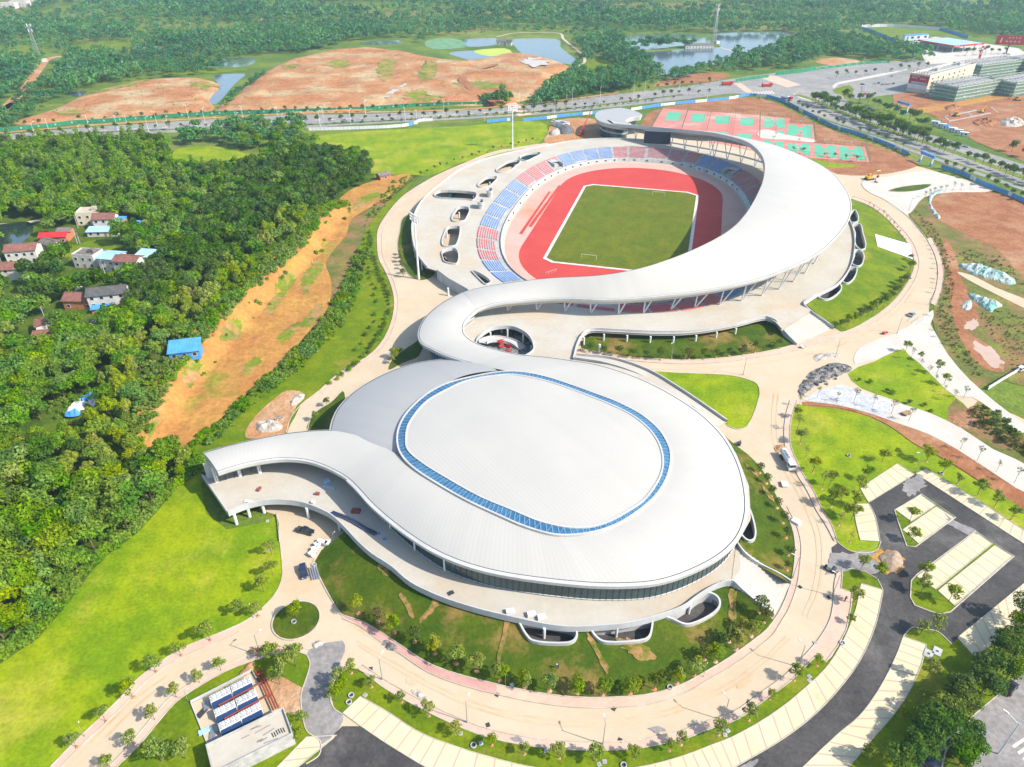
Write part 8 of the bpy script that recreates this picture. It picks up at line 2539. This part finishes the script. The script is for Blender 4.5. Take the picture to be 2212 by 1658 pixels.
for p in resample(CREST, .9):
    for q in range(4):
        k = abs(rng.normal(0, 7))
        x, y = p.x + 1 - k, p.y + k * .5 + rng.uniform(-1, 2)
        und.append((x, y, hz(x, y), rng.uniform(.7, 1.7)))
bake('undergrowth', und, 'shrub', 130, .42, 'leaf_wood', 'rough bushes along the wood edge, the cut bank and the ditch')
und = scatter('1975,455 2000,500 2030,550 2045,600 2032,650 2020,690 2045,740 2100,815 2130,810 2080,740 2055,680 2060,620 2050,560 2020,490', 330, .25, .6) + scatter('2110,660 2260,700 2260,820 2190,800 2150,740 2120,700', 260, .2, .5) + scatter('2100,880 2140,880 2260,980 2260,1020 2150,950 2100,920', 150, .5, 1.1) + scatter('2040,560 2100,540 2170,560 2230,640 2180,600 2100,570', 120, .25, .6)
bake('weeds', und, 'shrub', 70, .4, 'leaf_dull', 'weeds and low bushes on the eastern earth lot')
und = scatter('1268,764 1340,772 1475,778 1600,766 1700,745 1675,702 1600,716 1475,736 1340,735 1275,735', 240, .25, .55, None)
bake('ground_cover', und, 'shrub', 70, .35, 'leaf_dull', 'low ground cover on the bank south of the stadium')

# ---- woods beyond the north road
OPEN = [W(s) for s in (
    '-400,250 0,240 60,185 105,118 160,115 140,150 110,195 150,215 200,188 317,162 460,155 545,118 640,118 700,100 790,88 860,84 925,80 980,78 1080,68 1215,70 1265,125 1245,150 1215,165 1180,205 1150,240 0,400 -400,400',
    '70,36 110,20 240,-5 280,-5 260,14 200,18 110,34', '0,0 60,-10 95,5 60,28 0,32', '150,99 300,90 283,115 160,117', '1345,74 1475,71 1560,73 1640,69 1720,70 1712,92 1630,127 1590,125 1510,153 1475,168 1437,169 1380,135 1350,112',
    '1240,-2 1290,-2 1302,9 1258,12', '1845,64 1940,56 2020,60 2060,72 2110,80 2260,100 2260,140 1900,165 1780,172 1720,240 1408,262 1300,264 1180,264 1165,236 1300,200 1408,186 1440,170 1500,158 1565,158 1690,150 1750,135 1860,128 1950,122 1990,110 1950,95 1900,88 1880,75',
    '800,28 1000,20 1240,16 1240,27 1000,33 800,41', '0,121 60,103 107,110 60,133', '298,66 562,54 562,64 298,78', '1285,8 1500,5 1695,9 1500,19', '635,20 780,10 905,13 780,24', '1478,62 1560,54 1702,56 1702,66 1560,66',
    '1735,135 1800,123 1860,128 1860,142 1790,144', '1690,74 1800,75 1870,72 1850,82 1760,86', '1257,144 1290,123 1335,160 1322,178 1268,174', '1850,-10 1930,-14 2010,10 2140,0 2140,18 1990,18 1920,10', '1700,165 3000,100 3000,600 1700,400',
    '1270,155 1300,150 1340,170 1320,185 1280,180')]
def dense_pts(y0, y1, sp, half):
    gx, gy = np.meshgrid(np.arange(-half, half, sp), np.arange(y0, y1, sp))
    gx = gx.ravel() + rng.uniform(-.45, .45, gx.size) * sp
    gy = gy.ravel() + rng.uniform(-.45, .45, gy.size) * sp
    k = np.abs(gx) < (gy * .834 + 78) * .73 + 30
    gx, gy = gx[k], gy[k]
    k = np.ones(gx.shape, bool)
    for p in OPEN:
        k &= ~inside(gx, gy, p)
    rl = W('-100,100 60,85 247,78 500,62 800,45 1240,38 1500,33 1900,27')
    k &= dist_line(gx, gy, rl)[0] > 7
    k &= dist_line(gx, gy, W('560,46 580,28 605,0 640,-40'))[0] > 7
    return gx[k], gy[k]
far = []
low = []
for y0, y1, sp, half in ((640, 900, 9, 900), (900, 1250, 11, 1200), (1250, 1900, 14, 1700), (1900, 2600, 22, 2200)):
    x, y = dense_pts(y0, y1, sp, half)
    nz = np.sin(x * .012 + np.sin(y * .01) * 2) + np.sin(y * .021 + x * .004) + rng.normal(0, .35, len(x))
    for a, b, q in zip(x, y, nz):
        grow = sp / 9.0
        if q > .35:
            far.append((a, b, 0, rng.uniform(.95, 1.5) * max(1, grow * .9)))
        elif q > -1.25:
            far.append((a, b, 0, rng.uniform(.55, .95) * max(1, grow)))
        elif rng.random() < .55:
            low.append((a, b, 0, rng.uniform(2, 4) * grow))
LOB['far'] = [lobes_round(4.2, 5.6, 5, .52, .95, 200 + k) for k in range(4)]
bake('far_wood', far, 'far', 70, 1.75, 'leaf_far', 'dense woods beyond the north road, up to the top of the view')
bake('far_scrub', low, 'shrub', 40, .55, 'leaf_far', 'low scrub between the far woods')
# hedges and belts nearer to the north road
belt = []
for s, n, a, b in (('235,160 300,150 400,150 460,140 480,150 455,160 380,168 317,172 270,178 200,190 180,185', 90, .7, 1.1), ('290,125 400,118 520,112 640,92 740,92 730,105 640,118 545,122 420,130 320,135', 120, .7, 1.1), ('0,240 60,200 100,170 150,180 130,225 60,262 10,280 -60,290', 90, .5, 1.0), ('110,150 150,118 200,120 250,150 200,180 150,195 120,180', 70, .6, 1.1),
                   ('1180,205 1215,180 1240,165 1265,170 1290,190 1285,206 1240,214 1190,222', 75, 1.0, 1.35), ('1290,165 1330,168 1372,172 1380,190 1340,200 1295,205', 70, 1.0, 1.35), ('1345,112 1385,135 1437,170 1400,180 1360,165 1330,150 1318,130 1310,100 1330,85 1345,90', 110, .9, 1.4), ('1040,225 1070,198 1100,205 1110,225 1085,232 1050,232', 18, .7, 1.0),
                   ('1595,135 1640,115 1700,100 1760,80 1850,90 1920,110 1990,120 2018,135 1900,140 1840,125 1790,118 1740,130 1740,148 1690,150 1640,155 1600,150', 230, .95, 1.5), ('460,240 510,205 555,168 570,160 575,165 520,210 480,242', 50, .35, .7), ('0,268 20,262 60,265 20,285 0,285', 12, .6, .9), ('1385,97 1420,95 1500,97 1500,104 1420,108 1350,114 1350,108', 48, .8, 1.25), ('925,60 1000,35 1100,60 1060,66 1000,64 950,80 915,95 900,92', 60, .8, 1.3)):
    belt += [(x, y, 0, c) for x, y, _, c in scatter(s, n, a, b)]
for s, n, a, b in (('393,316 400,287 480,278 560,272 655,272 662,300 640,318 580,330 520,326 480,314', 85, .75, 1.2), ('1437,170 1510,153 1590,127 1604,136 1525,162 1448,180', 42, .7, 1.15), ('1548,70 1640,66 1715,67 1712,72 1640,71 1550,75', 24, .7, 1.1)):
    belt += [(x, y, 0, c) for x, y, _, c in scatter(s, n, a, b)]
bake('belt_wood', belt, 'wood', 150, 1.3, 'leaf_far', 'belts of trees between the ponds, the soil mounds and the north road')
for i, (x, y) in enumerate(((1198, 190), (1208, 200), (1222, 196), (1236, 204), (1250, 198), (1262, 205), (1278, 200), (1310, 195), (1325, 198), (1345, 194), (1360, 190), (1372, 186), (1084, 215), (1095, 226), (1075, 228))):
    plant('tall', G(x, y), 'tall tree in the group between the soil mound and the north road', 'tall trees by the north road', random.uniform(.85, 1.15))
north = scatter('0,330 200,318 330,312 390,315 470,300 560,290 660,285 668,300 690,335 600,338 560,338 520,328 480,316 393,318 370,335 350,380 0,400', 150, .8, 1.25)
north = [q for q in north if not inside(np.array([q[0]]), np.array([q[1]]), VILL[2])[0]]
for i, (x, y, z, s) in enumerate(north):
    if i % 3 == 0:
        plant('tall' if i % 2 else 'wood', Vector((x, y, z)), 'tree in the loose wood between the village and the north road', 'trees by the north road wood', s)
bake('north_wood', [q for i, q in enumerate(north) if i % 3], 'wood', 500, .85, 'leaf_wood', 'loose wood between the village and the north road')
# prototypes that were never planted
for pr in PROTO.values():
    for t in pr:
        if t.name not in UP:
            for c_ in list(t.children):
                bpy.data.objects.remove(c_)
            bpy.data.objects.remove(t)
# ------------------------------------------------------------ the air
hv = MB().box((0, 3300, 97), (11000, 8200, 200))
hm = bpy.data.materials.new('haze_air')
hm.use_nodes = True
hn = hm.node_tree.nodes
hn.remove(hn['Principled BSDF'])
pv = hn.new('ShaderNodeVolumePrincipled')
pv.inputs['Color'].default_value = (.62, .9, 1, 1)
pv.inputs['Density'].default_value = .00011
pv.inputs['Anisotropy'].default_value = .2
hm.node_tree.links.new(pv.outputs[0], hn['Material Output'].inputs['Volume'])
M['haze'] = hm
o = hv.obj('haze', 'haze')
o['kind'] = 'stuff'
